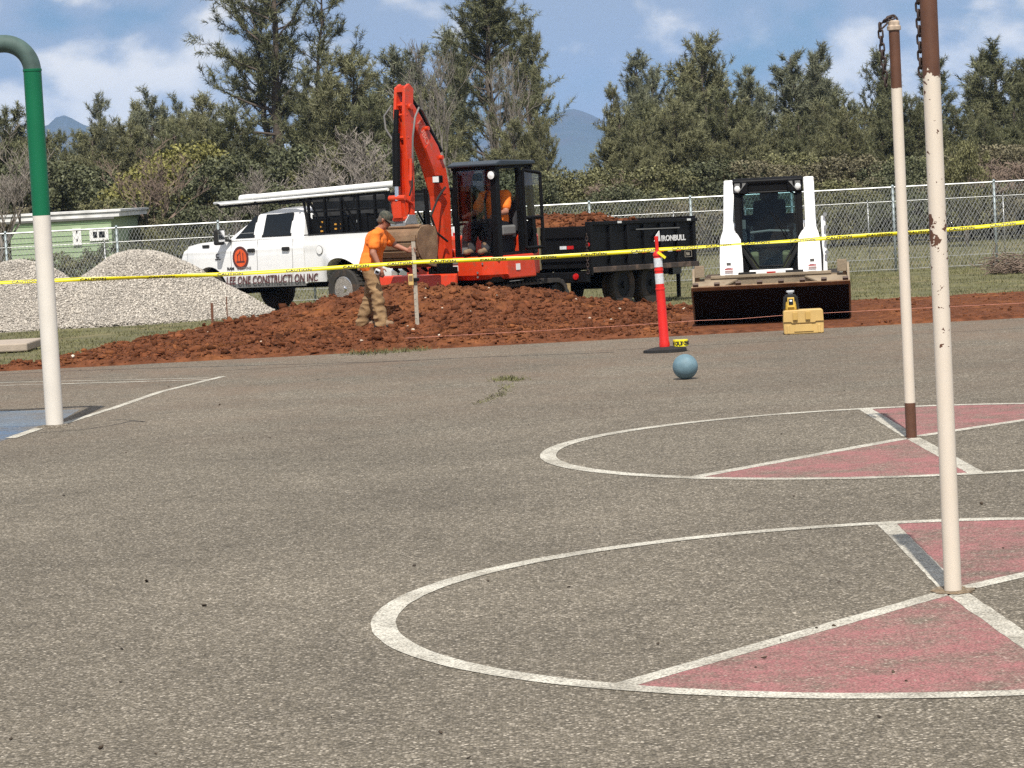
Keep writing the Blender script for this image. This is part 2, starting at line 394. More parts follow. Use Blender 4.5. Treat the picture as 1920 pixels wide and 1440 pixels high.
def letters(txt, size, ext=0.002, shear=0.0, bold=0.0, sx=1.0):
    c = bpy.data.curves.new('lettering', 'FONT'); c.body = txt; c.size = size; c.extrude = ext; c.shear = shear; c.offset = bold; c.resolution_u = 3
    o = bpy.data.objects.new('lettering', c); COL.objects.link(o)
    me = evaluated(o); bpy.data.objects.remove(o); bpy.data.curves.remove(c)
    if sx != 1.0:
        for v in me.vertices: v.co.x *= sx
    return me
def put_letters(txt, size, m, parent, loc, xdir, updir, name='lettering', **kw):
    """letters lie in the plane of xdir and updir"""
    o = link(name, letters(txt, size, **kw), m, parent)
    x = Vector(xdir).normalized(); u = Vector(updir); u = (u - x*u.dot(x)).normalized(); z = x.cross(u)
    o.matrix_local = Matrix(((x.x, u.x, z.x, loc[0]), (x.y, u.y, z.y, loc[1]), (x.z, u.z, z.z, loc[2]), (0, 0, 0, 1)))
    return o
def shaped_prism(poly, y0, y1, zcuts=(), xcuts=(), ycuts=(), fn=None):
    """a side outline pushed across the width, cut into strips and then bent by fn"""
    mb = MB().prism(poly, y0, y1, 'Y'); me = mb.mesh('t')
    bm = bmesh.new(); bm.from_mesh(me); bpy.data.meshes.remove(me)
    for ax, cuts in ((Vector((0, 0, 1)), zcuts), (Vector((1, 0, 0)), xcuts), (Vector((0, 1, 0)), ycuts)):
        for c in cuts:
            bmesh.ops.bisect_plane(bm, geom=bm.verts[:]+bm.edges[:]+bm.faces[:], plane_co=ax*c, plane_no=ax)
    if fn:
        for v in bm.verts: v.co = Vector(fn(v.co.x, v.co.y, v.co.z))
    bmesh.ops.recalc_face_normals(bm, faces=bm.faces)
    me = bpy.data.meshes.new('body'); bm.to_mesh(me); bm.free(); return me
def capsules_mesh(caps, voxel=0.012, smooth=3, extra=None):
    """one continuous skin over a chain of tapered rounded limbs: (p0, p1, r0, r1) each"""
    mb = MB()
    for a, b, r0, r1 in caps:
        a, b = Vector(a), Vector(b); mb.cyl(a, b, r0, r1, 14); mb.ball(a, r0*1.001, 14); mb.ball(b, r1*1.001, 14)
    if extra:
        for c, r, sc in extra: mb.ball(c, r, 18, sc)
    o = link('t', mb.mesh('t')); m = o.modifiers.new('r', 'REMESH'); m.mode = 'VOXEL'; m.voxel_size = voxel
    if smooth:
        s_ = o.modifiers.new('s', 'SMOOTH'); s_.iterations = smooth; s_.factor = 0.6
    me = evaluated(o); old = o.data; bpy.data.objects.remove(o); bpy.data.meshes.remove(old); me.shade_smooth(); return me
def wrinkle(me, amp, sc, seed=0.0, where=None):
    ns = [v.normal.copy() for v in me.vertices]
    for v, n_ in zip(me.vertices, ns):
        q = Vector((v.co.x*sc[0], v.co.y*sc[1], v.co.z*sc[2]+seed))
        k = 1 - abs(mnoise.noise(q))*2.2
        a = amp*(where(v.co) if where else 1)
        v.co += n_*a*k
    me.update(); return me
def copy_tree(o, parent=None):
    c = o.copy(); COL.objects.link(c)
    if parent is not None: c.parent = parent
    for ch in o.children: copy_tree(ch, c)
    return c
def arc(cx, cz, r, a0, a1, n):
    return [(cx + r*math.cos(R(a0+(a1-a0)*i/n)), cz + r*math.sin(R(a0+(a1-a0)*i/n))) for i in range(n+1)]

# ------------------------------------------------------------------ ground, court, painted marks
def grid_sheet(xs, ys, fz):
    V = [(x, y, fz(x, y)) for y in ys for x in xs]; nx = len(xs)
    F = [(j*nx+i, j*nx+i+1, (j+1)*nx+i+1, (j+1)*nx+i) for j in range(len(ys)-1) for i in range(nx-1)]
    return np_mesh('sheet', V, F)
xs = [-9000, -3000, -900, -300, -120] + [x for x in range(-60, 61, 4)] + [120, 300, 900, 3000, 9000]
ys = [-300, -60, -12, 20, 34] + [36+0.8*i for i in range(36)] + [66, 72, 80, 90, 110, 150, 300, 900, 3000, 9000]
tag(link('ground', grid_sheet(xs, ys, lambda x, y: tz(y) - (0.05 if y < 37 else 0.0)), M_grass_ground), kind='structure')

EDGE_Y = 36.55
def edge_y(x): return EDGE_Y + 0.05*mnoise.noise(Vector((x*0.9, 3.1, 0))) + 0.03*mnoise.noise(Vector((x*4.5, 7.7, 0)))
mb = MB(); n_ = 240; ex = [-45 + 90*i/n_ for i in range(n_+1)]
top = [(x, -14.0, 0) for x in ex] + [(x, edge_y(x), 0) for x in ex] + [(x, edge_y(x)+0.02, -0.12) for x in ex]
k = n_+1
mb.add(top, [(i, i+1, i+1+k, i+k) for i in range(n_)] + [(i+k, i+k+1, i+1+2*k, i+2*k) for i in range(n_)])
court = tag(link('asphalt_court', mb.mesh('asphalt_court'), M_asphalt), kind='structure')

def strip_mesh(pts, wd, z, wob=0.006, closed=False, taper=None):
    pts = [Vector((p[0], p[1], 0)) for p in pts]; n = len(pts); V = []; F = []
    for i, p in enumerate(pts):
        a = pts[(i-1) % n] if closed else pts[max(i-1, 0)]; b = pts[(i+1) % n] if closed else pts[min(i+1, n-1)]
        d = (b-a).normalized(); s = Vector((-d.y, d.x, 0))
        w2 = wd/2 if taper is None else (wd + (taper-wd)*i/(n-1))/2
        e1 = wob*mnoise.noise(p*6.0); e2 = wob*mnoise.noise(p*6.0 + Vector((9, 9, 9)))
        l_, r_ = p + s*(w2+e1), p - s*(w2+e2)
        V += [(l_.x, l_.y, z), (r_.x, r_.y, z)]
    for i in range(n if closed else n-1):
        a, b = 2*i, 2*((i+1) % n); F.append((a+1, b+1, b, a))
    return np_mesh('painted_line', V, F)
def seg(a, b, n=40): return [(a[0]+(b[0]-a[0])*i/n, a[1]+(b[1]-a[1])*i/n) for i in range(n+1)]
def line(a, b, wd, z=0.003, taper=None):
    return link('painted_line', strip_mesh(seg(a, b), wd, z, taper=taper), M_line, court)
def tether_court(C, Rr, dirs, wd, pinks):
    ring = [(C.x + Rr*math.cos(2*math.pi*i/200), C.y + Rr*math.sin(2*math.pi*i/200)) for i in range(200)]
    link('painted_circle', strip_mesh(ring, wd, 0.0036, closed=True), M_line, court)
    an = []
    for q in dirs:
        a = math.atan2(q.y-C.y, q.x-C.x); an.append(a)
        e = (C.x + (Rr-wd*0.3)*math.cos(a), C.y + (Rr-wd*0.3)*math.sin(a))
        line((C.x+0.09*math.cos(a), C.y+0.09*math.sin(a)), e, wd*0.9, 0.0024)
    for i, j in pinks:
        a0, a1 = an[i], an[j]
        while a1 < a0: a1 += 2*math.pi
        V = [(C.x, C.y, 0.0012)] + [(C.x + Rr*math.cos(a0+(a1-a0)*t/40), C.y + Rr*math.sin(a0+(a1-a0)*t/40), 0.0012) for t in range(41)]
        link('pink_sector', np_mesh('pink_sector', V, [(0, t, t+1) for t in range(1, 41)]), M_pink, court)
POLE_A = G(1787, 1108); POLE_B = G(1709, 820)
RING = 2.72
tether_court(POLE_A, RING, [G(1150, 1290), G(1920, 1200), G(1920, 1078), G(1680, 1000)], 0.12, [(0, 1), (2, 3)])
tether_court(POLE_B, RING, [G(1290, 897), G(1825, 884), G(1920, 788), G(1640, 778)], 0.12, [(0, 1), (2, 3)])
# basketball key at the left
line(G(-60, 725), G(398, 712), 0.075); line(G(-60, 719), G(392, 709), 0.055)
line(G(112, 797), G(207, 767), 0.085, 0.0038)
a_, b_, c_ = G(205, 768), G(300, 735), G(418, 706)
link('painted_line', strip_mesh(seg(a_, b_, 20)[:-1]+seg(b_, c_, 30), 0.085, 0.0024), M_line, court)
line(G(20, 822), G(92, 797), 0.11, 0.0044)
q = [G(-60, 850), G(20, 821), G(92, 796), G(60, 792), G(-60, 800)]
link('blue_paint', np_mesh('blue_paint', [(p.x, p.y, 0.0012) for p in q], [tuple(range(5))]), M_blue, court)
q = [G(-60, 802), G(90, 797), G(125, 783), G(150, 768), G(60, 770), G(-60, 772)]
link('faded_blue_paint', np_mesh('faded', [(p.x, p.y, 0.0018) for p in q], [tuple(range(6))]), M_bluegrey, court)
# tar seam and cracks
pts = [G(x, y) for x, y in ((-80, 706), (120, 696), (330, 689), (520, 684), (700, 679), (900, 670), (1060, 664), (1160, 660))]
pp = []
for a, b in zip(pts, pts[1:]):
    for i in range(12):
        v = a.lerp(b, i/12); pp.append((v.x, v.y + 0.05*mnoise.noise(v*2.2)))
link('seam', strip_mesh(pp, 0.035, 0.0016, 0.015), M_seam, court)
for chain in (((75, 812), (150, 806), (205, 798), (250, 790), (272, 792)), ((205, 788), (245, 788), (272, 792))):
    pp = []
    for (x0, y0), (x1, y1) in zip(chain, chain[1:]):
        for i in range(8):
            v = G(x0+(x1-x0)*i/8, y0+(y1-y0)*i/8); pp.append((v.x+0.01*mnoise.noise(v*20), v.y+0.09*mnoise.noise(v*6)))
    link('crack', strip_mesh(pp, 0.02, 0.0016, 0.014), M_seam, court)

# ------------------------------------------------------------------ far hills
def hill(name, outline, Y, depth, foot, seed):
    V = []; F = []; rows = 9; n = len(outline)
    xs_ = []; fine = []
    for (x0, y0), (x1, y1) in zip(outline, outline[1:]):
        for i in range(8): fine.append((x0+(x1-x0)*i/8, y0+(y1-y0)*i/8))
    fine.append(outline[-1])
    for j in range(rows):
        t = j/(rows-1)
        for (px, py) in fine:
            p = P(px, py, Y); h = max(p.z, 4.0)
            k_ = 1-abs(t*2-1)
            nz = mnoise.fractal(Vector((p.x*0.006, j*0.7+seed, 0)), 1.0, 2.0, 4)
            V.append((p.x*(1+(t-0.5)*depth/Y) + 30*nz*(1-k_), Y + (t-0.5)*depth + 45*nz, -2 + (h+2)*k_**0.9*(1+0.10*nz*(0 < t < 1 and abs(t-0.5) > 0.01))))
    m = len(fine)
    for j in range(rows-1):
        for i in range(m-1): F.append((j*m+i, j*m+i+1, (j+1)*m+i+1, (j+1)*m+i))
    o = link(name, np_mesh(name, V, F), M_mount); o.data.shade_smooth(); return tag(o, kind='structure')
hill('hill', [(-300, 300), (-60, 262), (40, 246), (88, 234), (104, 220), (120, 216), (136, 222), (156, 233), (185, 243), (240, 262), (330, 275), (480, 300)], 6200, 1400, 0, 1.0)
hill('hill', [(760, 300), (900, 262), (1000, 226), (1060, 207), (1075, 204), (1092, 209), (1112, 217), (1150, 236), (1230, 255), (1380, 262), (1470, 252), (1560, 262), (1750, 270), (2100, 262)], 7000, 1600, 0, 4.0)

# ------------------------------------------------------------------ the dig: red soil
def sm(a, b, x):
    t = min(1, max(0, (x-a)/(b-a))); return t*t*(3-2*t)
def lerp_tab(tab, x):
    if x <= tab[0][0]: return tab[0][1]
    for (x0, y0), (x1, y1) in zip(tab, tab[1:]):
        if x <= x1: return y0+(y1-y0)*(x-x0)/(x1-x0)
    return tab[-1][1]
CREST_Y = 42.3
crest = []
for px, py in ((120, 668), (200, 652), (300, 632), (400, 612), (470, 598), (540, 583), (600, 568), (660, 557), (720, 545), (800, 539), (900, 540), (1000, 547), (1060, 552), (1110, 565), (1200, 570), (1300, 577), (1400, 585)):
    p = P(px, py, CREST_Y); crest.append((p.x, max(0.02, p.z - tz(CREST_Y) - 0.07)))
crest.append((9, 0.03))
back = [(-12, 37.2), (P(60, 665, 37).x, 37.3), (P(160, 650, 40).x, 40.4), (P(300, 622, 43).x, 44.0), (P(400, 603, 45).x, 47.6), (P(560, 580, 47).x, 47.5), (-1.5, 46.2), (2.5, 45.6), (4, 44.8), (12, 44.6)]
def dirt_h(x, y):
    yb = lerp_tab(back, x) + 0.35*mnoise.noise(Vector((x*0.8, 1.7, 5)))
    y0 = 36.42 + 0.10*mnoise.noise(Vector((x*1.3, 0.3, 2)))
    c = lerp_tab(crest, x)
    f = 0.16*sm(y0-0.1, y0+1.2, y) + 0.84*sm(39.6, CREST_Y, y) if y < CREST_Y else 1 - sm(CREST_Y+0.3, max(yb, CREST_Y+1.2), y)
    m_ = sm(y0-0.12, y0+0.45, y)*(1-sm(yb-0.5, yb+0.25, y))
    lump = mnoise.fractal(Vector((x*1.7, y*1.7, 0)), 0.9, 2.1, 5)
    fine = mnoise.fractal(Vector((x*7, y*7, 3)), 0.8, 2.0, 3)
    rough = 1.0 - 0.72*sm(4.6, 5.6, x)
    pad = sm(2.0, 2.5, x)*(1-sm(4.9, 5.3, x))*sm(36.6, 37.0, y)*(1-sm(42.5, 43.2, y))   # scraped flat by the loader
    c *= 1-0.9*pad; rough *= 1-0.85*pad
    return (c*f*(1+0.18*lump) + 0.05*(1-0.8*pad) + rough*(0.055*lump + 0.035*fine))*m_ - 0.06*(1-m_)
gx = np.arange(-11.0, 12.01, 0.075); gy = np.arange(36.1, 48.2, 0.075)
H = {}
def dirt_z(x, y): return tz(y) + dirt_h(x, y)
soil = link('red_soil', grid_sheet(list(gx), list(gy), dirt_z), M_dirt); soil.data.shade_smooth()
tag(soil, kind='structure')
rng = np.random.default_rng(5)
def rock_cloud(pts, sizes, seed, squash=0.7, oct_=False):
    """many small angular lumps as one mesh"""
    r = np.random.default_rng(seed)
    if oct_:
        bv = np.array([(1, 0, 0), (-1, 0, 0), (0, 1, 0), (0, -1, 0), (0, 0, 1), (0, 0, -1)], float)
        bf = np.array([(0, 2, 4), (2, 1, 4), (1, 3, 4), (3, 0, 4), (2, 0, 5), (1, 2, 5), (3, 1, 5), (0, 3, 5)])
    else:
        g = (1+5**0.5)/2
        bv = np.array([(-1, g, 0), (1, g, 0), (-1, -g, 0), (1, -g, 0), (0, -1, g), (0, 1, g), (0, -1, -g), (0, 1, -g), (g, 0, -1), (g, 0, 1), (-g, 0, -1), (-g, 0, 1)])/1.9
        bf = np.array([(0, 11, 5), (0, 5, 1), (0, 1, 7), (0, 7, 10), (0, 10, 11), (1, 5, 9), (5, 11, 4), (11, 10, 2), (10, 7, 6), (7, 1, 8), (3, 9, 4), (3, 4, 2), (3, 2, 6), (3, 6, 8), (3, 8, 9), (4, 9, 5), (2, 4, 11), (6, 2, 10), (8, 6, 7), (9, 8, 1)])
    n = len(pts); nv = len(bv)
    v = bv[None]*(1+0.35*r.standard_normal((n, nv, 1))).clip(0.4, 1.7)
    sc = np.stack([1+0.3*r.standard_normal(n), 1+0.3*r.standard_normal(n), squash*(1+0.2*r.standard_normal(n))], 1).clip(0.35, 1.8)
    v = v*sc[:, None, :]
    a = r.uniform(0, 6.283, n); ca, sa = np.cos(a), np.sin(a)
    b = r.uniform(-0.6, 0.6, n); cb, sb = np.cos(b), np.sin(b)
    x = v[..., 0]*cb[:, None] - v[..., 2]*sb[:, None]; z = v[..., 0]*sb[:, None] + v[..., 2]*cb[:, None]; y = v[..., 1]
    v = np.stack([x*ca[:, None] - y*sa[:, None], x*sa[:, None] + y*ca[:, None], z], -1)
    V = v*np.asarray(sizes)[:, None, None] + np.asarray(pts)[:, None, :]
    F = bf[None] + (np.arange(n)*nv)[:, None, None]
    return V.reshape(-1, 3), F.reshape(-1, 3)
pts = []; sz = []
while len(pts) < 34000:
    x = rng.uniform(-9.5, 9.5); y = rng.uniform(36.5, 47)
    if x > 4.9 and rng.random() < 0.86: continue
    if 2.4 < x < 4.95 and 36.7 < y < 42.5 and rng.random() < 0.90: continue
    h = dirt_h(x, y)
    if h < 0.025: continue
    s = min(0.055, 0.0075*(1/max(1e-3, rng.random()))**0.47)
    if x > 4.9: s *= 0.6
    pts.append((x, y, tz(y)+h+s*0.25)); sz.append(s)
V, F = rock_cloud(pts, sz, 8)
tag(link('soil_clods', np_mesh('soil_clods', V, F), M_clod), 'loose clods of red soil lying over the dug ground', 'soil', kind='stuff')
idx = rng.choice(len(pts), 45, replace=False)
V, F = rock_cloud([tuple(np.array(pts[i])+np.array((0.03, 0, 0.02))) for i in idx], rng.uniform(0.010, 0.026, 45), 9)
tag(link('pale_stones', np_mesh('pale_stones', V, F), M_whitestone), 'small pale stones scattered in the red soil', 'stones', kind='stuff')
# wheel and track marks pressed into the level soil on the right are part of the relief above

# ------------------------------------------------------------------ gravel heaps
def gravel_pile(label, cx, cy, h, top_r, rx, seed, n):
    t = thing('gravel_pile', label, 'gravel pile', (cx, cy, tz(cy)), 0, 'gravel heaps by the fence')
    def hz(x, y):
        d = math.hypot(x, y*1.02); a = math.atan2(y, x)
        base = rx*(1+0.05*math.sin(a*3+seed))
        q = max(0.0, (base-d)/(base-top_r))
        z = h*(1.0 - math.log(1+math.exp((1.0-q)*9))/9 + 0.03)   # straight flanks, rounded crest
        z = max(z, 0.0)
        return z + 0.035*mnoise.fractal(Vector((x*2+seed, y*2, 0)), 1, 2, 3)*(q > 0) - (0.06 if q <= 0 else 0)
    g = np.arange(-rx*1.15, rx*1.15+0.01, 0.07)
    o = link('heap', grid_sheet(list(g), list(g), hz), M_gravelbed, t); o.data.shade_smooth()
    r = np.random.default_rng(int(seed*10)); pts = []; sz = []
    while len(pts) < n:
        x = r.uniform(-rx*1.08, rx*1.08); y = r.uniform(-rx*1.08, rx*0.6)
        z = hz(x, y)
        if z < 0.005 and r.random() < 0.6: continue
        if math.hypot(x, y) > rx*1.08: continue
        pts.append((x, y, max(z, 0.0)+0.006)); sz.append(r.uniform(0.009, 0.025))
    V, F = rock_cloud(pts, sz, 3, 0.75, True)
    s = link('gravel_stones', np_mesh('gravel_stones', V, F), M_gravel, t); s['kind'] = 'stuff'
    return t
pk = P(258, 470, 55.2)
gravel_pile('large pale gravel heap with a flat crest beside the white pickup', pk.x, 55.2, pk.z - tz(55.2), 0.42, 2.42, 1.3, 44000)
pk = P(35, 489, 54.8)
gravel_pile('lower pale gravel heap at the left edge behind the green and white pole', pk.x, 54.8, pk.z - tz(54.8), 0.35, 2.15, 4.1, 26000)

# ------------------------------------------------------------------ grass
def blades(n, seed, region, hmin, hmax, wd, ok=None, clump=1.0):
    r = np.random.default_rng(seed); B = []
    while len(B) < n:
        x = r.uniform(region[0], region[1]); y = r.uniform(region[2], region[3])
        if ok and not ok(x, y): continue
        q = mnoise.noise(Vector((x*1.1, y*1.1, 4)))
        if q < r.uniform(-0.5, 0.35)*clump: continue
        B.append((x, y, tz(y)-0.01))
    B = np.array(B); a = r.uniform(0, 6.283, n); h = r.uniform(hmin, hmax, n); w_ = wd*r.uniform(0.6, 1.3, n)
    s = np.stack([np.cos(a)*w_, np.sin(a)*w_, 0*a], 1)
    lean = np.stack([r.normal(0, 0.35, n)*h, r.normal(0, 0.35, n)*h, h], 1)
    V = np.stack([B-s, B+s, B+lean], 1).reshape(-1, 3); F = np.arange(3*n).reshape(-1, 3)
    return np_mesh('grass', V, F)
def on_grass(x, y): return dirt_h(x, y) < 0.0 and not (y < 36.9)
tag(link('grass', blades(42000, 2, (-9, 10, 37, 63), 0.02, 0.06, 0.010, on_grass), M_blade), 'short green grass between the dug soil and the chain link fence', 'grass', kind='stuff')
tag(link('grass', blades(26000, 3, (-14, 15, 62, 84), 0.03, 0.12, 0.016), M_blade), 'rough grass beyond the chain link fence', 'grass', kind='stuff')
# thin weeds along the court edge and in a crack of the asphalt
def weed_patch(name, label, chain, n, seed, spread, hmax):
    r = np.random.default_rng(seed); V = []
    for _ in range(n):
        t = r.random()*(len(chain)-1); i = int(t); a, b = chain[i], chain[i+1]
        p = G(a[0]+(b[0]-a[0])*(t-i), a[1]+(b[1]-a[1])*(t-i))
        x = p.x+r.normal(0, spread); y = p.y+r.normal(0, spread*1.6); h = r.uniform(0.01, hmax); an = r.uniform(0, 6.28); w_ = r.uniform(0.003, 0.009)
        V += [(x-math.cos(an)*w_, y-math.sin(an)*w_, p.z), (x+math.cos(an)*w_, y+math.sin(an)*w_, p.z), (x+r.normal(0, 0.03), y+r.normal(0, 0.03), p.z+h)]
    return tag(link(name, np_mesh(name, V, np.arange(len(V)).reshape(-1, 3)), M_blade), label, 'weeds', kind='stuff')
weed_patch('weeds', 'green weeds growing from a crack in the asphalt', ((935, 714), (955, 711), (972, 714)), 260, 1, 0.05, 0.06)
weed_patch('weeds', 'thin weeds trailing along a crack in the asphalt', ((895, 758), (920, 748), (948, 735), (952, 722)), 180, 2, 0.04, 0.03)
weed_patch('weeds', 'grass fringe along the edge of the asphalt', ((660, 664), (720, 662), (800, 656)), 500, 3, 0.10, 0.07)
weed_patch('weeds', 'grass tuft beside the left pole at the asphalt edge', ((90, 668), (140, 668), (175, 672)), 700, 4, 0.14, 0.09)
# leaf litter and grit on the court
r = np.random.default_rng(77); pts = []; sz = []
for _ in range(70):
    p = G(r.uniform(-20, 1940), 690 + 740*r.random()**1.5)
    if p.y < 36: pts.append((p.x, p.y, 0.006)); sz.append(r.uniform(0.003, 0.010))
for px, py in ((190, 1405), (275, 1092), (1840, 946), (383, 1137), (1432, 1236), (505, 822), (412, 760), (316, 726), (1880, 1030)):
    p = G(px, py); pts.append((p.x, p.y, 0.008)); sz.append(0.012)
V, F = rock_cloud(pts, sz, 12, 0.45)
tag(link('leaf_litter', np_mesh('leaf_litter', V, F), mat('leaf_litter', (0.05, 0.035, 0.022), 0.9, island=0.6)), 'small dark bits of leaf and grit on the court', 'litter', kind='stuff')
# concrete slab at the far left
p0, p1 = G(-90, 668), G(72, 655)
MB().box(((p0.x+p1.x)/2, p0.y+0.75, 0.02), (abs(p1.x-p0.x), 1.5, 0.12)).build('concrete_slab', M_concrete, bevel=0.02)
tag(bpy.data.objects['concrete_slab'], kind='structure')

# ------------------------------------------------------------------ trees and brush
def needle_mesh(name, pos, dirs, size, K, ln, wd, seed, spread=0.75):
    r = np.random.default_rng(seed); n = len(pos)
    pos = np.repeat(np.asarray(pos), K, 0); d = np.repeat(np.asarray(dirs), K, 0); s = np.repeat(np.asarray(size), K)
    nd_ = d*0.75 + r.standard_normal((n*K, 3))*spread; nd_ /= np.linalg.norm(nd_, axis=1, keepdims=True)
    b = pos + d*(r.random((n*K, 1))-0.5)*0.30*s[:, None] + r.standard_normal((n*K, 3))*0.03
    sd_ = np.cross(nd_, r.standard_normal((n*K, 3))); sd_ /= np.linalg.norm(sd_, axis=1, keepdims=True)
    L_ = (ln*s*r.uniform(0.6, 1.2, n*K))[:, None]; W = (wd*s*r.uniform(0.7, 1.3, n*K))[:, None]
    V = np.stack([b-sd_*W/2, b+sd_*W/2, b+nd_*L_], 1).reshape(-1, 3)
    return np_mesh(name, V, np.arange(len(V)).reshape(-1, 3))
def gen_pine(seed, H, cb, Rr, leaders=1, nbr=46, dens=1.0, K=17, ln=0.29, wd=0.033, prof=0.75, fork=0.4, sparse=0.0):
    rn = random.Random(seed); wood = MB(); pos = []; dirs = []; size = []
    def wander(a, b, n, amp):
        pts = [a.lerp(b, i/n) for i in range(n+1)]
        off = Vector((0, 0, 0))
        for i in range(1, n+1):
            off += Vector((rn.gauss(0, amp), rn.gauss(0, amp), 0)); pts[i] += off*(1 if i < n else 0.6)
        return pts
    trunk = wander(Vector((0, 0, 0)), Vector((rn.gauss(0, 0.03)*H, rn.gauss(0, 0.03)*H, H)), 9, 0.012*H)
    r0 = 0.021*H + 0.03
    wood.tube(trunk, [r0*(1-0.92*i/9)**0.9 for i in range(10)], 7)
    stems = [(trunk, r0, cb, 1.0)]
    for q in range(leaders-1):
        i = max(1, int((fork+rn.uniform(-0.05, 0.12))*9)); a = rn.uniform(0, 6.28) if q else 0.4
        e = Vector((math.cos(a)*Rr*0.55, math.sin(a)*Rr*0.55, H*rn.uniform(0.72, 0.95)))
        mid = trunk[i].lerp(e, 0.4) + Vector((math.cos(a), math.sin(a), -0.3))*Rr*0.12
        p1 = wander(trunk[i], mid, 4, 0.01*H)[:-1] + wander(mid, e, 5, 0.01*H)
        wood.tube(p1, [r0*0.62*(1-0.9*j/(len(p1)-1)) for j in range(len(p1))], 6)
        stems.append((p1, r0*0.6, 0.25, 0.72))
    for pts, rr, c0, scl in stems:
        nb = int(nbr*scl)
        for b in range(nb):
            t = c0 + (0.985-c0)*((b+rn.random())/nb)
            k = t*(len(pts)-1); i = min(int(k), len(pts)-2); p = pts[i].lerp(pts[i+1], k-i)
            u = (t-c0)/(1-c0)
            Lb = Rr*scl*((1-u)**prof*0.95 + 0.13)*rn.uniform(0.5, 1.12)
            if u < 0.15: Lb *= rn.uniform(0.5, 1.0)
            if rn.random() < sparse: Lb *= 0.35
            az = b*2.39996 + rn.uniform(-0.6, 0.6); el = rn.uniform(-0.05, 0.45) + 0.55*u
            d = Vector((math.cos(az)*math.cos(el), math.sin(az)*math.cos(el), math.sin(el)))
            q = [p]; dd = d.copy()
            for j in range(5):
                dd = (dd + Vector((rn.gauss(0, 0.16), rn.gauss(0, 0.16), 0.10+rn.gauss(0, 0.10)))).normalized(); q.append(q[-1]+dd*Lb/5)
            wood.tube(q, [max(0.009, rr*0.30*(1-t*0.6)*(1-0.85*j/5)) for j in range(6)], 4, False)
            twigs = [(q[j], q[j+1]) for j in range(2, 5)]
            for j in range(2, 6):
                for _ in range(2 if Lb > 0.8 else 1):
                    td = ((q[j]-q[j-1]).normalized() + Vector((rn.gauss(0, 0.8), rn.gauss(0, 0.8), rn.gauss(0.25, 0.45)))).normalized()
                    ll = Lb*rn.uniform(0.14, 0.34); e = q[j]+td*ll
                    wood.tube([q[j], e], [0.010, 0.004], 3, False); twigs.append((q[j].lerp(e, 0.35), e))
            for a, e in twigs:
                ll = (e-a).length; nt_ = max(1, int(ll/0.17*dens+rn.random()))
                dv = (e-a).normalized()
                for m in range(nt_):
                    pos.append(tuple(a.lerp(e, (m+1)/nt_) + Vector((rn.gauss(0, .05), rn.gauss(0, .05), rn.gauss(0, .05)))))
                    v_ = (dv + Vector((0, 0, 0.35))).normalized(); dirs.append(tuple(v_)); size.append(rn.uniform(0.75, 1.2)*(1.3 if m == nt_-1 else 1.0))
    return wood.mesh('trunk', True), needle_mesh('crown', pos, dirs, size, K, ln, wd, seed)
def gen_leafy(seed, H, Rx, nclump, nleaf, leaf, trunk_h=0.25, flat=0.8):
    rn = random.Random(seed); r = np.random.default_rng(seed); wood = MB(); C = []
    base = Vector((0, 0, 0)); stems = rn.randint(2, 4)
    for s_ in range(stems):
        a = rn.uniform(0, 6.28); top_ = Vector((math.cos(a)*Rx*0.35, math.sin(a)*Rx*0.35, H*0.6))
        wood.tube([base + Vector((rn.gauss(0, .08), rn.gauss(0, .08), 0)), base.lerp(top_, 0.5)+Vector((rn.gauss(0, .1), rn.gauss(0, .1), 0)), top_], [0.014*H+0.02, 0.010*H+0.012, 0.008], 5)
    for i in range(nclump):
        while True:
            p = Vector((rn.uniform(-1, 1), rn.uniform(-1, 1), rn.uniform(-1, 1)))
            if 0.25 < p.length < 1: break
        z = H*(trunk_h + (1-trunk_h)*(p.z*0.5+0.5)); k = 1.0 if p.z < 0.2 else 1.0
        c = Vector((p.x*Rx, p.y*Rx, z))
        C.append((c.x, c.y, c.z, rn.uniform(0.22, 0.5)*Rx*0.55))
        wood.tube([Vector((0, 0, H*trunk_h*0.8)).lerp(Vector((c.x*0.5, c.y*0.5, c.z*0.8)), 0.6), c], [0.012, 0.004], 3, False)
    C = np.array(C); pc = np.repeat(C, nleaf, 0); n = len(pc)
    off = r.standard_normal((n, 3)); off /= np.linalg.norm(off, axis=1, keepdims=True); off *= (r.random((n, 1))**0.45)*pc[:, 3:4]*np.array([1, 1, flat])
    c = pc[:, :3]+off; c[:, 2] = np.maximum(c[:, 2], 0.03)
    a = r.standard_normal((n, 3)); a /= np.linalg.norm(a, axis=1, keepdims=True)
    b = np.cross(a, r.standard_normal((n, 3))); b /= np.linalg.norm(b, axis=1, keepdims=True)
    s = (leaf*r.uniform(0.6, 1.3, n))[:, None]
    V = np.stack([c-a*s, c-b*s*0.55, c+a*s, c+b*s*0.55], 1).reshape(-1, 3)
    return wood.mesh('stems', True), np_mesh('crown', V, np.arange(len(V)).reshape(-1, 4))
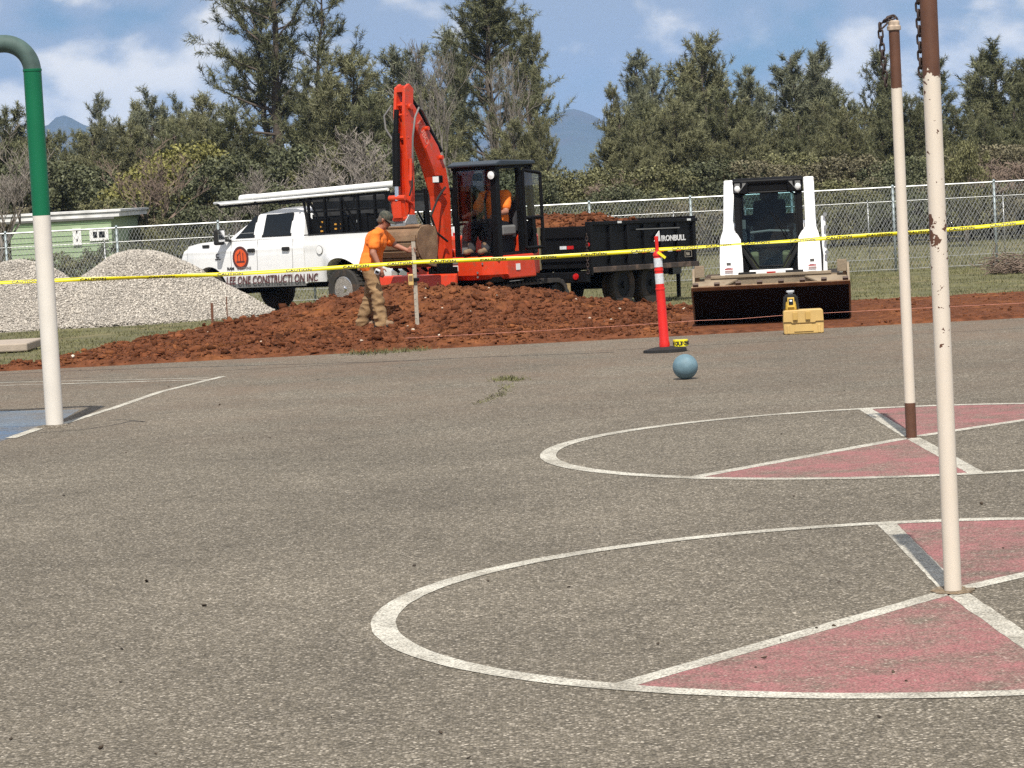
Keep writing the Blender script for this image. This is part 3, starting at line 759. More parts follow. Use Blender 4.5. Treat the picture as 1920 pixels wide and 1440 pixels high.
def gen_bare(seed, H, spread, depth=5, r0=0.09, up=0.25, kids=(2, 4), twig=0.0065):
    rn = random.Random(seed); mb = MB(); tips = []
    def grow(p, d, ln, r, lev):
        q = [p]; dd = d.copy()
        for j in range(3):
            dd = (dd + Vector((rn.gauss(0, 0.17), rn.gauss(0, 0.17), rn.gauss(0.04, 0.12)))).normalized(); q.append(q[-1]+dd*ln/3)
        mb.tube(q, [max(twig, r*(1-0.45*j/3)) for j in range(4)], 6 if lev < 2 else 3, False)
        if lev >= depth: return
        for _ in range(rn.randint(*kids)):
            t = rn.choice((1, 2, 3, 3)); a = rn.uniform(0, 6.28)
            o = Vector((math.cos(a), math.sin(a), rn.uniform(-0.1, 0.6)))
            nd_ = (dd*(1-spread) + o*spread + Vector((0, 0, up*0.4))).normalized()
            grow(q[t], nd_, ln*rn.uniform(0.55, 0.85), max(twig, r*0.55), lev+1)
    grow(Vector((0, 0, 0)), Vector((rn.gauss(0, .06), rn.gauss(0, .06), 1)).normalized(), H*0.34, r0, 0)
    zmax = max(v[2] for v in mb.v); k = H/zmax
    mb.v = [(x*k, y*k, z*k) for x, y, z in mb.v]
    return mb.mesh('branches', False)
PINES = [gen_pine(11, 10, 0.15, 2.3, 2, 54, 1.0, prof=0.45, fork=0.3, sparse=0.15), gen_pine(12, 10, 0.2, 2.7, 3, 46, 1.0, prof=0.42, fork=0.25, sparse=0.18), gen_pine(13, 10, 0.25, 1.9, 2, 44, 1.0, prof=0.42, sparse=0.18),
         gen_pine(14, 10, 0.06, 3.6, 4, 52, 1.05, prof=0.5, fork=0.15), gen_pine(15, 10, 0.34, 2.2, 3, 38, 0.95, sparse=0.25, prof=0.4), gen_pine(16, 10, 0.40, 2.1, 2, 38, 1.0, prof=0.3, fork=0.5, sparse=0.15)]
LEAFY = [gen_leafy(21, 3.0, 1.9, 75, 120, 0.060), gen_leafy(22, 2.4, 1.7, 60, 120, 0.055, 0.1), gen_leafy(23, 4.0, 2.0, 90, 120, 0.065), gen_leafy(24, 2.0, 1.4, 50, 110, 0.045, 0.05)]
BARES = [gen_bare(31, 5.0, 0.42, 6, 0.10), gen_bare(32, 4.0, 0.55, 6, 0.07), gen_bare(33, 6.5, 0.30, 6, 0.10, 0.5), gen_bare(34, 2.5, 0.6, 6, 0.05, 0.2)]
USED = set()
def add_tree(kind, proto, px, ptop, Y, label, cat, group, wmul=1.0, crown_mat=None, name=None, rz=None, hbase=None, wood_mat=None):
    top_ = P(px, ptop, Y); z0 = tz(Y); H_ = top_.z - z0
    base_label = label
    for alt in ('just right of the', 'two steps right of the', 'right past the'):
        if label in USED: label = base_label.replace('in line with the', alt)
    USED.add(label)
    t = thing(name or kind, label, cat, (top_.x, Y, z0), rz if rz is not None else random.Random(px*7+int(Y)).uniform(0, 6.28), group)
    h0 = max(v.co.z for v in (proto[1].vertices if isinstance(proto, tuple) else proto.vertices)) if hbase is None else hbase
    k = H_/h0; t.scale = (k*wmul, k*wmul, k)
    if isinstance(proto, tuple):
        a = link('trunk' if kind != 'shrub' else 'stem', proto[0], None, t); b = link('crown' if kind != 'shrub' else 'foliage', proto[1], None, t)
        for o, m in ((a, wood_mat or M_bark), (b, crown_mat)):
            if not o.data.materials: o.data.materials.append(m)
            o.material_slots[0].link = 'OBJECT'; o.material_slots[0].material = m
    else:
        a = link('branches', proto, None, t)
        if not a.data.materials: a.data.materials.append(M_bare)
        a.material_slots[0].link = 'OBJECT'; a.material_slots[0].material = wood_mat or M_bare
    return t
HPINE = 10.0
# the two tall pines
heroA = gen_pine(41, 17, 0.16, 5.6, 3, 54, 0.95, K=16, ln=0.36, wd=0.033, prof=0.42, fork=0.16, sparse=0.34)
heroB = gen_pine(42, 17, 0.13, 4.5, 2, 72, 1.05, K=16, ln=0.36, wd=0.033, prof=0.62, fork=0.5)
def hero(proto, px, ptop, Y, label, m, rz, wm=1.0):
    return add_tree('pine_tree', proto, px, ptop, Y, label, 'tree', 'pines beyond the fence', wm, m, rz=rz, hbase=17)
hero(heroA, 512, -130, 140, 'tall open pine with dark forking trunk rising out of frame behind the white pickup', M_needle_dark, 0.3)
hero(heroB, 905, -60, 125, 'tall dense pine rising out of frame behind the orange excavator cab', M_needle_dark, 1.0)
# pines along the skyline: (px, top py, distance, prototype, width, material, words)
SKY = [
 (20, 212, 120, 3, 1.1, 1, 'dark pine at the far left edge behind the green pole'),
 (110, 252, 150, 0, 1.0, 1, 'low dark pine just below the distant peak'),
 (150, 258, 140, 1, 1.0, 1, 'low dark pine right of the distant peak'),
 (205, 194, 150, 4, 1.0, 2, 'slim blue-grey pine standing clear right of the distant peak'),
 (262, 205, 150, 1, 1.1, 0, 'pine left of the round-topped pair over the bare brown tree'),
 (286, 187, 140, 5, 1.2, 2, 'round-topped pine over the bare brown tree'),
 (338, 198, 150, 5, 1.0, 2, 'thin round-topped pine over the yellow-green tree'),
 (388, 192, 135, 1, 1.3, 0, 'bushy pine left of the tall open pine'),
 (440, 210, 120, 3, 1.2, 1, 'broad dark pine below the tall open pine'),
 (585, 150, 125, 3, 1.0, 1, 'dark pine right under the tall open pine'),
 (655, 112, 120, 3, 1.05, 0, 'broad rounded pine left of the excavator boom'),
 (735, 98, 140, 0, 1.15, 2, 'pointed pine directly behind the excavator boom'),
 (775, 100, 150, 2, 1.25, 2, 'slim pine right of the excavator boom top'),
 (835, 75, 150, 1, 0.9, 2, 'blue-grey pine behind the bare grey tree'),
 (985, 45, 150, 2, 0.8, 0, 'slim pine leaning against the tall dense pine'),
 (1005, 225, 110, 3, 0.75, 0, 'low bushy pine right below the tall dense pine'),
 (1150, 165, 140, 0, 0.8, 0, 'pine at the right side of the blue hill gap'),
 (1190, 106, 145, 0, 1.05, 2, 'pointed pine left of the twin tops above the dump trailer'),
 (1232, 140, 140, 1, 1.0, 2, 'rounded pine above the black dump trailer'),
 (1300, 92, 135, 5, 1.1, 2, 'left one of the twin pine tops left of the loader'),
 (1327, 84, 128, 1, 1.15, 0, 'widest pine of the clump between trailer and loader'),
 (1392, 135, 140, 2, 1.1, 2, 'thin open pine above the loader cab'),
 (1432, 178, 130, 1, 1.1, 2, 'short pine above the right loader arm'),
 (1487, 108, 140, 2, 1.2, 2, 'left one of the pine pair right of the sky gap above the loader'),
 (1512, 104, 145, 4, 1.2, 2, 'taller one of the pine pair right of the sky gap above the loader'),
 (1552, 122, 140, 4, 1.1, 2, 'open pine left of the thinner tetherball pole'),
 (1640, 112, 130, 1, 1.0, 1, 'dense dark pine left behind the thinner tetherball pole'),
 (1760, 120, 140, 2, 1.2, 1, 'pine right behind the thicker tetherball pole'),
 (1818, 113, 150, 4, 1.0, 1, 'slim tall pine between the thicker pole and the right edge'),
 (1880, 97, 140, 5, 1.7, 1, 'flat-crowned pine near the right edge'),
 (1935, 120, 130, 1, 1.2, 1, 'pine cut by the right edge of the picture'),
 (1700, 190, 120, 3, 1.0, 1, 'bushy pine between the two tetherball poles'),
 (1580, 215, 115, 3, 1.0, 0, 'low bushy pine above the grass right of the loader'),
 (1270, 200, 115, 3, 1.1, 0, 'dark low pine in front of the clump above the trailer'),
 (1400, 235, 112, 3, 1.0, 0, 'low pine behind the loader cab'),
 (1205, 235, 110, 3, 0.8, 0, 'low pine behind the dump trailer'),
 (700, 190, 115, 3, 1.0, 1, 'low dark pine behind the pipe rack'),
 (960, 235, 105, 3, 0.9, 0, 'low pine behind the excavator canopy'),
 (1500, 225, 118, 3, 1.0, 1, 'low pine above the right loader arm and fence'),
 (1840, 225, 115, 3, 1.0, 1, 'low pine beyond the fence near the right edge'),
 (330, 245, 112, 3, 1.0, 1, 'low dark pine between the brown and yellow-green trees'),
 (60, 270, 105, 3, 1.0, 1, 'low dark pine right behind the green pole'),
]
for px, pt, Y, pr, wm, mi, lab in SKY:
    add_tree('pine_tree', PINES[pr], px, pt, Y, lab, 'tree', 'pines beyond the fence', wm*(0.84 if pr != 3 else 0.92), (M_needle, M_needle_dark, M_needle_blue)[mi], hbase=10.0)
MARK = ['left edge', 'green pole', 'house window', 'big gravel crest', 'pickup hood', 'pickup mirror', 'pickup cab', 'tool boxes', 'pickup bed', 'worker', 'excavator boom', 'excavator cab', 'folded cab door', 'trailer dirt load', 'trailer middle', 'trailer lettering', 'red post', 'left loader arm', 'loader cab', 'right loader arm', 'loader hose side', 'thin pole', 'thick pole', 'sapling', 'brush pile', 'right edge']
for px, pt in ((85, 262), (175, 250), (235, 240), (310, 236), (362, 232), (420, 238), (600, 205), (760, 190), (805, 180), (1165, 222), (1215, 205), (1255, 190), (1290, 175), (1350, 180), (1378, 205), (1455, 250), (1480, 225), (1535, 200), (1575, 190), (1612, 215), (1668, 195), (1725, 205), (1785, 210), (1850, 205), (1905, 200), (1445, 285), (1330, 240), (1230, 262), (1540, 262), (1640, 250), (1760, 258), (1870, 262)):
    add_tree('pine_tree', PINES[3 if px % 2 else 1], px, pt, 116+(px*7) % 11, 'mid-height pine filling the dense row, in line with the %s' % MARK[px//76], 'tree', 'pines filling the row beyond the fence', 1.0, (M_needle, M_needle_dark)[px % 3 == 0], hbase=10.0)
# leafy trees and brush in front of the pines
BR = [
 (345, 268, 100, 2, 1.0, 3, 'yellow-green budding tree above the pickup hood'),
 (300, 300, 98, 0, 1.0, 3, 'small yellow-green tree left of the larger one above the pickup hood'),
 (410, 290, 96, 2, 1.0, 1, 'dark leafy tree above the pickup cab'),
 (120, 300, 104, 2, 1.1, 1, 'dark leafy tree behind the pale green house'),
 (30, 300, 102, 2, 1.0, 1, 'dark leafy tree at the left edge behind the house'),
 (560, 270, 100, 2, 1.0, 1, 'dark leafy tree behind the white pipes'),
 (640, 280, 95, 2, 1.0, 0, 'olive leafy tree behind the pipe rack'),
 (720, 270, 98, 2, 1.0, 1, 'dark leafy tree left of the excavator arm'),
 (1060, 318, 92, 2, 1.0, 0, 'olive leafy bush right of the excavator cab'),
 (1130, 312, 95, 2, 1.0, 0, 'olive leafy bush in the hill gap'),
 (1220, 310, 90, 2, 1.1, 0, 'olive bush above the middle of the dump trailer'),
 (1320, 300, 92, 2, 1.1, 1, 'dark bush left of the loader'),
 (1420, 300, 92, 2, 1.1, 2, 'brownish bush behind the loader cab'),
 (1490, 285, 96, 2, 1.1, 0, 'olive bush above the loader cab top'),
 (1580, 290, 92, 2, 1.1, 2, 'brownish bush right of the loader'),
 (1670, 300, 90, 2, 1.0, 1, 'dark bush behind the thinner tetherball pole'),
 (1750, 290, 92, 2, 1.1, 1, 'dark bush behind the thicker tetherball pole'),
 (1830, 275, 90, 2, 1.1, 2, 'brown brush right of the thicker tetherball pole'),
 (1900, 270, 88, 2, 1.1, 2, 'brown brush at the right edge'),
 (470, 340, 86, 0, 1.0, 1, 'dark shrub behind the pickup roof'),
 (860, 320, 88, 2, 1.1, 1, 'dark shrub behind the excavator boom'),
 (960, 320, 88, 2, 1.1, 1, 'dark shrub behind the excavator cab'),
]
for px, pt, Y, pr, wm, mi, lab in BR:
    add_tree('shrub', LEAFY[pr], px, pt, Y, lab, 'bush', 'brush beyond the fence', wm, (M_leaf_olive, M_leaf_dark, M_leaf_brown, M_leaf_yellow)[mi], hbase=(3.0, 2.4, 4.0, 2.0)[pr])
rn = random.Random(9); places = ['behind the fence left of the pickup', 'behind the fence and the pickup', 'behind the fence and the excavator', 'behind the fence and the dump trailer', 'behind the fence by the loader', 'behind the fence right of the loader', 'behind the fence at the right edge']
MARK = ['left edge', 'green pole', 'house window', 'big gravel crest', 'pickup hood', 'pickup mirror', 'pickup cab', 'tool boxes', 'pickup bed', 'worker', 'excavator boom', 'excavator cab', 'folded cab door', 'trailer dirt load', 'trailer middle', 'trailer lettering', 'red post', 'left loader arm', 'loader cab', 'right loader arm', 'loader hose side', 'thin pole', 'thick pole', 'sapling', 'brush pile', 'right edge']
words = ['olive shrub', 'dark green shrub', 'brown scrubby shrub']
for row, (Y, top_, step) in enumerate(((84, 402, 62), (87, 372, 70), (93, 345, 78))):
    px = -40 + row*20
    while px < 1980:
        mi = rn.choice((0, 1, 1, 2) if px < 1200 else (0, 1, 0, 2)); pr = rn.choice((0, 1, 3) if row == 0 else (0, 1, 2))
        yy = top_ + (960-px)*0.0524 + rn.uniform(-16, 16) + (22 if px < 230 and row == 0 else 0)
        zone = min(6, int(px/290)) if px > 0 else 0
        if not (px < 215 and row < 2):
            add_tree('shrub', LEAFY[pr], int(px), yy, Y+rn.uniform(-1.5, 1.5), '%s in the %s brush row, in line with the %s' % (words[mi], ('front', 'middle', 'back')[row], MARK[max(0, min(25, int(px/76)))]), 'bush', 'brush rows beyond the fence', 1.1, (M_leaf_olive, M_leaf_dark, M_leaf_brown)[mi], hbase=(3.0, 2.4, 4.0, 2.0)[pr])
        px += step*rn.uniform(0.7, 1.25)
BT = [
 (250, 258, 90, 0, 1.35, 1, 'bare brown spreading tree between the green house and the pickup'),
 (850, 62, 110, 2, 0.8, 0, 'tall bare grey tree behind the excavator boom'),
 (888, 95, 112, 2, 0.7, 0, 'second bare grey tree right of the tallest one behind the excavator boom'),
 (610, 235, 92, 1, 1.3, 0, 'bare grey tangled tree behind the pipe rack'),
 (690, 265, 90, 0, 1.1, 0, 'bare grey tree left of the excavator arm'),
 (545, 290, 88, 1, 1.2, 0, 'low bare tree behind the pickup cab'),
 (440, 310, 84, 1, 0.9, 0, 'pale bare sapling over the pickup windscreen'),
 (-30, 230, 75, 0, 1.0, 0, 'bare pale branches reaching in at the left edge'),
 (190, 385, 86, 3, 1.0, 1, 'low bare brown shrub in front of the green house'),
 (75, 425, 82, 3, 1.2, 1, 'low bare shrub at the left end of the green house'),
 (1860, 285, 84, 3, 1.6, 1, 'bare reddish brush right of the thicker tetherball pole'),
 (1920, 272, 86, 3, 1.6, 1, 'bare reddish brush cut by the right edge'),
 (1145, 320, 90, 3, 1.2, 1, 'bare reddish brush above the dirt in the trailer'),
]
for px, pt, Y, pr, wm, mi, lab in BT:
    add_tree('bare_tree', BARES[pr], px, pt, Y, lab, 'tree', 'bare trees beyond the fence', wm, wood_mat=(M_bare, M_bare_brown)[mi], hbase=(5.0, 4.0, 6.5, 2.5)[pr])
# little leafy sapling beyond the fence on the right
add_tree('sapling', LEAFY[2], 1805, 262, 78, 'small leafy sapling with a pale thin trunk behind the fence on the right', 'tree', None, 0.55, M_leaf_olive, name='sapling', hbase=4.0, wood_mat=M_bare)
# brush pile
def brush_pile():
    p = G(1902, 513); rn = random.Random(3); mb = MB()
    t = thing('brush_pile', 'heap of cut grey-brown branches on the grass at the right edge', 'brush pile', (p.x, p.y, p.z))
    for i in range(240):
        a = rn.uniform(0, 6.28); q = Vector((rn.gauss(0, 0.28), rn.gauss(0, 0.25), abs(rn.gauss(0.10, 0.12))+0.02))
        d = Vector((math.cos(a), math.sin(a)*0.7, rn.gauss(0, 0.18))).normalized(); l_ = rn.uniform(0.15, 0.5)
        mb.tube([q-d*l_/2, q+Vector((0, 0, rn.uniform(-.03, .05))), q+d*l_/2], [0.011, 0.009, 0.004], 4, False)
    o = mb.build('cut_branches', M_bare_brown, t); o['kind'] = 'stuff'
    mb = MB().tube([(-0.36, 0, 0.1), (-0.40, 0, 0.42), (-0.33, 0, 0.62)], [0.014, 0.010, 0.005], 4); mb.build('upright_branch', M_bare_brown, t)
brush_pile()

# ------------------------------------------------------------------ fences
def chain_link_bay(width, height, pitch, rad):
    V = []; F = []
    n = int(round(width/pitch)); m = int(round(height/pitch*1.0))
    dz = height/m; dx = width/n
    def seg_(a, b):
        d = np.array(b)-np.array(a); s = np.array((-d[2], 0, d[0])); s = s/np.linalg.norm(s)*rad
        o = len(V); nrm = np.array((0, rad, 0))
        for p in (a, b):
            p = np.array(p); V.extend([p+s, p-s*0.5+nrm*0.87, p-s*0.5-nrm*0.87])
        for i in range(3): F.append((o+i, o+(i+1) % 3, o+3+(i+1) % 3, o+3+i))
    for i in range(n):
        for j in range(m):
            x0 = i*dx; z0 = j*dz
            if j % 2 == 0: seg_((x0, 0.002, z0), (x0+dx/2, -0.002, z0+dz)); seg_((x0+dx, -0.002, z0), (x0+dx/2, 0.002, z0+dz))
            else: seg_((x0+dx/2, 0.002, z0), (x0, -0.002, z0+dz)); seg_((x0+dx/2, -0.002, z0), (x0+dx, 0.002, z0+dz))
    return np_mesh('mesh_panel', V, F)
def fence(label, Y, posts_px, Hf, post_r, rail_r, wire, pitch, pm, grp):
    z0 = tz(Y); xs_ = [P(px, 450, Y).x for px in posts_px]
    t = thing('chain_link_fence', label, 'fence', (xs_[0], Y, z0))
    x0 = xs_[0]
    pmesh = MB().cyl((0, 0, -0.1), (0, 0, Hf), post_r, n=8).lathe([(post_r*1.3, Hf), (post_r*1.25, Hf+0.03), (post_r*0.6, Hf+0.055), (0, Hf+0.06)], 8).mesh('post', True)
    bay = chain_link_bay(2.2, Hf-0.05, pitch, wire); bay.materials.append(M_wire)
    for x in xs_:
        o = link('post', pmesh, None, t); o.location = (x-x0, 0.03, 0)
        if not pmesh.materials: pmesh.materials.append(pm)
    for a, b in zip(xs_, xs_[1:]):
        o = link('mesh_panel', bay, None, t); o.location = (a-x0, 0, 0.03); o.scale = ((b-a)/2.2, 1, 1); o['kind'] = 'stuff'
    MB().cyl((-3, 0.03, Hf), (xs_[-1]-x0+3, 0.03, Hf), rail_r, n=8).build('top_rail', M_steel, t, True)
    MB().cyl((-3, 0.0, 0.05), (xs_[-1]-x0+3, 0.0, 0.05), 0.006, n=5).build('tension_wire', M_wire, t)
    return t
fence('tall chain link fence with bright top rail behind the vehicles', 63.0, [-200, 10, 219, 410, 585, 760, 935, 1108, 1298, 1488, 1678, 1868, 2060], 1.84, 0.028, 0.020, 0.0036, 0.075, M_bluesteel, 'a')
fence('lower chain link fence with thin posts beyond the tall fence', 70.0, [-180, 80, 195, 430, 620, 810, 1010, 1265, 1400, 1630, 1884, 2120], 1.44, 0.014, 0.009, 0.0026, 0.09, M_steel, 'b')

# ------------------------------------------------------------------ the pale green house
def house():
    Y = 81.0; a, b = P(22, 480, Y), P(212, 480, Y); z0 = tz(Y); W = b.x-a.x
    t = thing('green_house', 'single-storey pale green house with white trimmed roof behind the fence', 'house', (a.x, Y, z0))
    Hw = P(100, 412, Y).z - z0
    MB().box((W/2, 3, Hw/2), (W, 6, Hw)).build('wall', M_siding, t)
    n = 13; bd = MB().box((0, 0, 0), (W, 0.02, 0.012)).mesh('siding_board'); bd.materials.append(mat('siding_lap', (0.27, 0.42, 0.21), 0.7))
    for i in range(1, n):
        o = link('siding_board', bd, None, t); o.location = (W/2, -0.008, Hw*i/n)
    MB().prism([(-0.25, Hw+0.003), (W+0.25, Hw+0.003), (W+0.25, Hw+0.13), (-0.25, Hw+0.13)], -0.06, 6.3).prism([(-0.30, Hw+0.14), (W+0.3, Hw+0.14), (W+0.3, Hw+0.2), (-0.3, Hw+0.2)], -0.10, 6.4).build('roof', M_roofwhite, t)
    MB().box((W/2, -0.045, Hw-0.03), (W+0.2, 0.05, 0.06)).build('gutter', mat('dark_gutter', (0.12, 0.12, 0.11), 0.6), t)
    def win(px0, px1, py0, py1, cross):
        p, q = P(px0, py1, Y), P(px1, py0, Y); x0, x1, zz0, zz1 = p.x-a.x, q.x-a.x, p.z-z0, q.z-z0
        f = MB().box(((x0+x1)/2, -0.03, (zz0+zz1)/2), (x1-x0, 0.06, zz1-zz0)).build('window', M_whiteplastic, t)
        m_ = 0.10
        n_ = 2 if cross == 'v' else 1
        for i in range(n_):
            xa = x0+m_+(x1-x0-2*m_)*i/n_; xb = x0+m_+(x1-x0-2*m_)*(i+1)/n_ - (0.05 if n_ == 2 and i == 0 else 0)
            if cross == 'h':
                zm = (zz0+zz1)/2
                for za, zb in ((zz0+m_*1.8, zm-0.12), (zm+0.10, zz1-0.03)): MB().box(((xa+xb)/2, -0.066, (za+zb)/2), (xb-xa, 0.01, zb-za)).build('pane', M_glass, f)
            else: MB().box(((xa+xb)/2, -0.066, (zz0+zz1)/2), (xb-xa, 0.01, zz1-zz0-2*m_*0.9)).build('pane', M_glass, f)
    win(138, 152, 428, 460, 'h'); win(169, 203, 427, 452, 'v')
    MB().box((P(195, 470, Y).x-a.x, -0.05, 0.5), (0.06, 0.1, 1.0)).build('downpipe', M_whiteplastic, t)
house()
add_tree('shrub', LEAFY[1], 215, 448, 78, 'rounded dark shrub in front of the green house', 'bush', None, 0.9, M_leaf_dark, hbase=2.4)
add_tree('shrub', LEAFY[1], 110, 470, 78, 'low olive shrub under the green house wall', 'bush', None, 1.2, M_leaf_olive, hbase=2.4)
add_tree('shrub', LEAFY[1], 160, 478, 78, 'low spreading shrub under the green house window', 'bush', None, 1.5, M_leaf_olive, hbase=2.4)
add_tree('shrub', LEAFY[1], 40, 440, 90, 'dark shrub at the left end of the green house', 'bush', None, 1.0, M_leaf_dark, hbase=2.4)

# ------------------------------------------------------------------ poles on the court
def rust_pole_mat(name, z_rust, zfoot=0.0, chips=0.0):
    m = bpy.data.materials.new(name); m.use_nodes = True; t = m.node_tree; n = t.nodes; l = t.links; b = n['Principled BSDF']
    c = n.new('ShaderNodeTexCoord'); sx = n.new('ShaderNodeSeparateXYZ'); l.new(c.outputs['Object'], sx.inputs[0])
    def noise(s, d=5, r=0.6):
        q = n.new('ShaderNodeTexNoise'); q.inputs['Scale'].default_value = s; q.inputs['Detail'].default_value = d; q.inputs['Roughness'].default_value = r; l.new(c.outputs['Object'], q.inputs['Vector']); return q.outputs[0]
    def M(op, a, b_):
        q = n.new('ShaderNodeMath'); q.operation = op; q.use_clamp = op in ('GREATER_THAN', 'MAXIMUM')
        for i, v in enumerate((a, b_)):
            if isinstance(v, (int, float)): q.inputs[i].default_value = v
            else: l.new(v, q.inputs[i])
        return q.outputs[0]
    edge = M('ADD', sx.outputs[2], M('MULTIPLY', M('SUBTRACT', noise(26), 0.5), 0.22 if chips else 0.03))
    rust = M('GREATER_THAN', edge, z_rust)
    if zfoot: rust = M('MAXIMUM', rust, M('LESS_THAN', sx.outputs[2], zfoot))
    if chips:
        band = M('MULTIPLY', M('GREATER_THAN', sx.outputs[2], 1.15), M('LESS_THAN', sx.outputs[2], z_rust))
        rust = M('MAXIMUM', rust, M('MULTIPLY', M('GREATER_THAN', noise(30, 3), chips), band))
        low = M('MULTIPLY', M('GREATER_THAN', sx.outputs[2], 1.60), M('LESS_THAN', sx.outputs[2], 1.80))
        rust = M('MAXIMUM', rust, M('MULTIPLY', M('GREATER_THAN', noise(13, 4), 0.545), low))
    rc = n.new('ShaderNodeMix'); rc.data_type = 'RGBA'; rc.inputs['A'].default_value = (0.055, 0.022, 0.013, 1); rc.inputs['B'].default_value = (0.15, 0.065, 0.035, 1)
    l.new(noise(14, 6, 0.7), rc.inputs['Factor'])
    pc = n.new('ShaderNodeMix'); pc.data_type = 'RGBA'; pc.inputs['A'].default_value = (0.60, 0.52, 0.42, 1); pc.inputs['B'].default_value = (0.66, 0.60, 0.52, 1)
    l.new(noise(3), pc.inputs['Factor'])
    mx = n.new('ShaderNodeMix'); mx.data_type = 'RGBA'; l.new(rust, mx.inputs['Factor']); l.new(pc.outputs['Result'], mx.inputs['A']); l.new(rc.outputs['Result'], mx.inputs['B'])
    l.new(mx.outputs['Result'], b.inputs['Base Color']); b.inputs['Roughness'].default_value = 0.55
    bp = n.new('ShaderNodeBump'); bp.inputs['Strength'].default_value = 0.5; bp.inputs['Distance'].default_value = 0.002; l.new(rust, bp.inputs['Height']); l.new(bp.outputs[0], b.inputs['Normal'])
    return m
M_chain = mat('rusty_chain', (0.045, 0.030, 0.026), 0.6, metal=0.4, var=0.3, vscale=30)
link_mesh = MB(); ring = []
for i in range(18):
    a = 2*math.pi*i/18; ring.append((math.cos(a)*0.017, 0, math.sin(a)*0.017 + (0.016 if math.sin(a) > 0 else -0.016)))
V = []
def ring_tube(pts, r, n=6):
    mb = MB(); m = len(pts); v = []; f = []
    for i, p in enumerate(pts):
        p = Vector(p); d = (Vector(pts[(i+1) % m])-Vector(pts[i-1])).normalized(); y = Vector((0, 1, 0)); x = y.cross(d).normalized()
        for k in range(n): a = 2*math.pi*k/n; v.append(p + x*math.cos(a)*r + y*math.sin(a)*r)
    for i in range(m):
        for k in range(n): f.append((i*n+k, i*n+(k+1) % n, ((i+1) % m)*n+(k+1) % n, ((i+1) % m)*n+k))
    mb.add(v, f); return mb.mesh('link', True)
LINK = ring_tube(ring, 0.0075); LINK.materials.append(M_chain)
def chain(parent, pts, k=1.0):
    for i, (p, d) in enumerate(pts):
        o = link('link', LINK, None, parent); o.location = p; o.scale = (k, k, k)
        d = Vector(d).normalized(); o.rotation_mode = 'QUATERNION'
        o.rotation_quaternion = Vector((0, 0, 1)).rotation_difference(d) @ Matrix.Rotation(R(90)*(i % 2) + 0.5, 3, 'Z').to_quaternion()
def tether_pole(px, py, ptop, rad, label, m, n_links, z_end=None):
    g = G(px, py); H_ = (P(px-30, ptop, g.y).z if ptop is not None else 3.10)
    t = thing('tetherball_pole', label, 'pole', (g.x, g.y, 0), 0, 'tetherball poles')
    MB().cyl((0, 0, -0.02), (0, 0, H_-0.06), rad, n=28).build('post', m, t, True)
    MB().lathe([(rad*1.02, H_-0.075), (rad*1.28, H_-0.07), (rad*1.3, H_-0.045), (rad*1.06, H_-0.035), (rad*1.06, H_-0.01), (rad*0.8, H_), (0, H_)], 24).build('cap', mat('worn_cap', (0.42, 0.33, 0.25), 0.7, var=0.4, vscale=30), t, True)
    e = ring_tube([(math.cos(a)*0.028, 0, H_+0.004+math.sin(a)*0.024) for a in [2*math.pi*i/14 for i in range(14)]], 0.008)
    link('eye_bolt', e, M_chain, t)
    return t, H_
tA, HA = tether_pole(1787, 1108, None, 0.0415, 'nearest tetherball pole, cream paint chipped to rust, top out of frame', rust_pole_mat('chipped_pole_paint', 2.45, chips=0.655), 9)
tB, HB = tether_pole(1709, 820, 38, 0.0405, 'farther tetherball pole with dark rusty top, rusty foot and hanging chain', rust_pole_mat('cream_pole_paint', 2.60, 0.26), 9)
pts = []
for i in range(3): pts.append((( -0.02-0.030*i, -0.01, HB+0.02-0.012*i*i), (-1, 0, -0.25-0.3*i)))
for i in range(9): pts.append(((-0.105+0.006*i*0.5, -0.015, HB-0.045-0.051*i), (0.02, 0, -1)))
chain(tB, pts)
pts = []
for i in range(17): pts.append(((-0.045, 0.018, HA-0.02-0.038*i), (0.01, 0, -1)))
chain(tA, pts, 0.75)
# rust stain on the asphalt at the near pole's foot
v = [(POLE_A.x + (0.10+0.06*mnoise.noise(Vector((i*0.7, 0, 0))))*math.cos(2*math.pi*i/24), POLE_A.y + (0.14+0.10*mnoise.noise(Vector((i*0.9, 3, 0))))*math.sin(2*math.pi*i/24), 0.005) for i in range(24)]
link('rust_stain', np_mesh('rust_stain', v, [tuple(range(24))]), asphalt_nodes(bpy.data.materials.new('rust_stained_asphalt'), (0.30, 0.20, 0.11), (0.36, 0.58), 9.0), court)

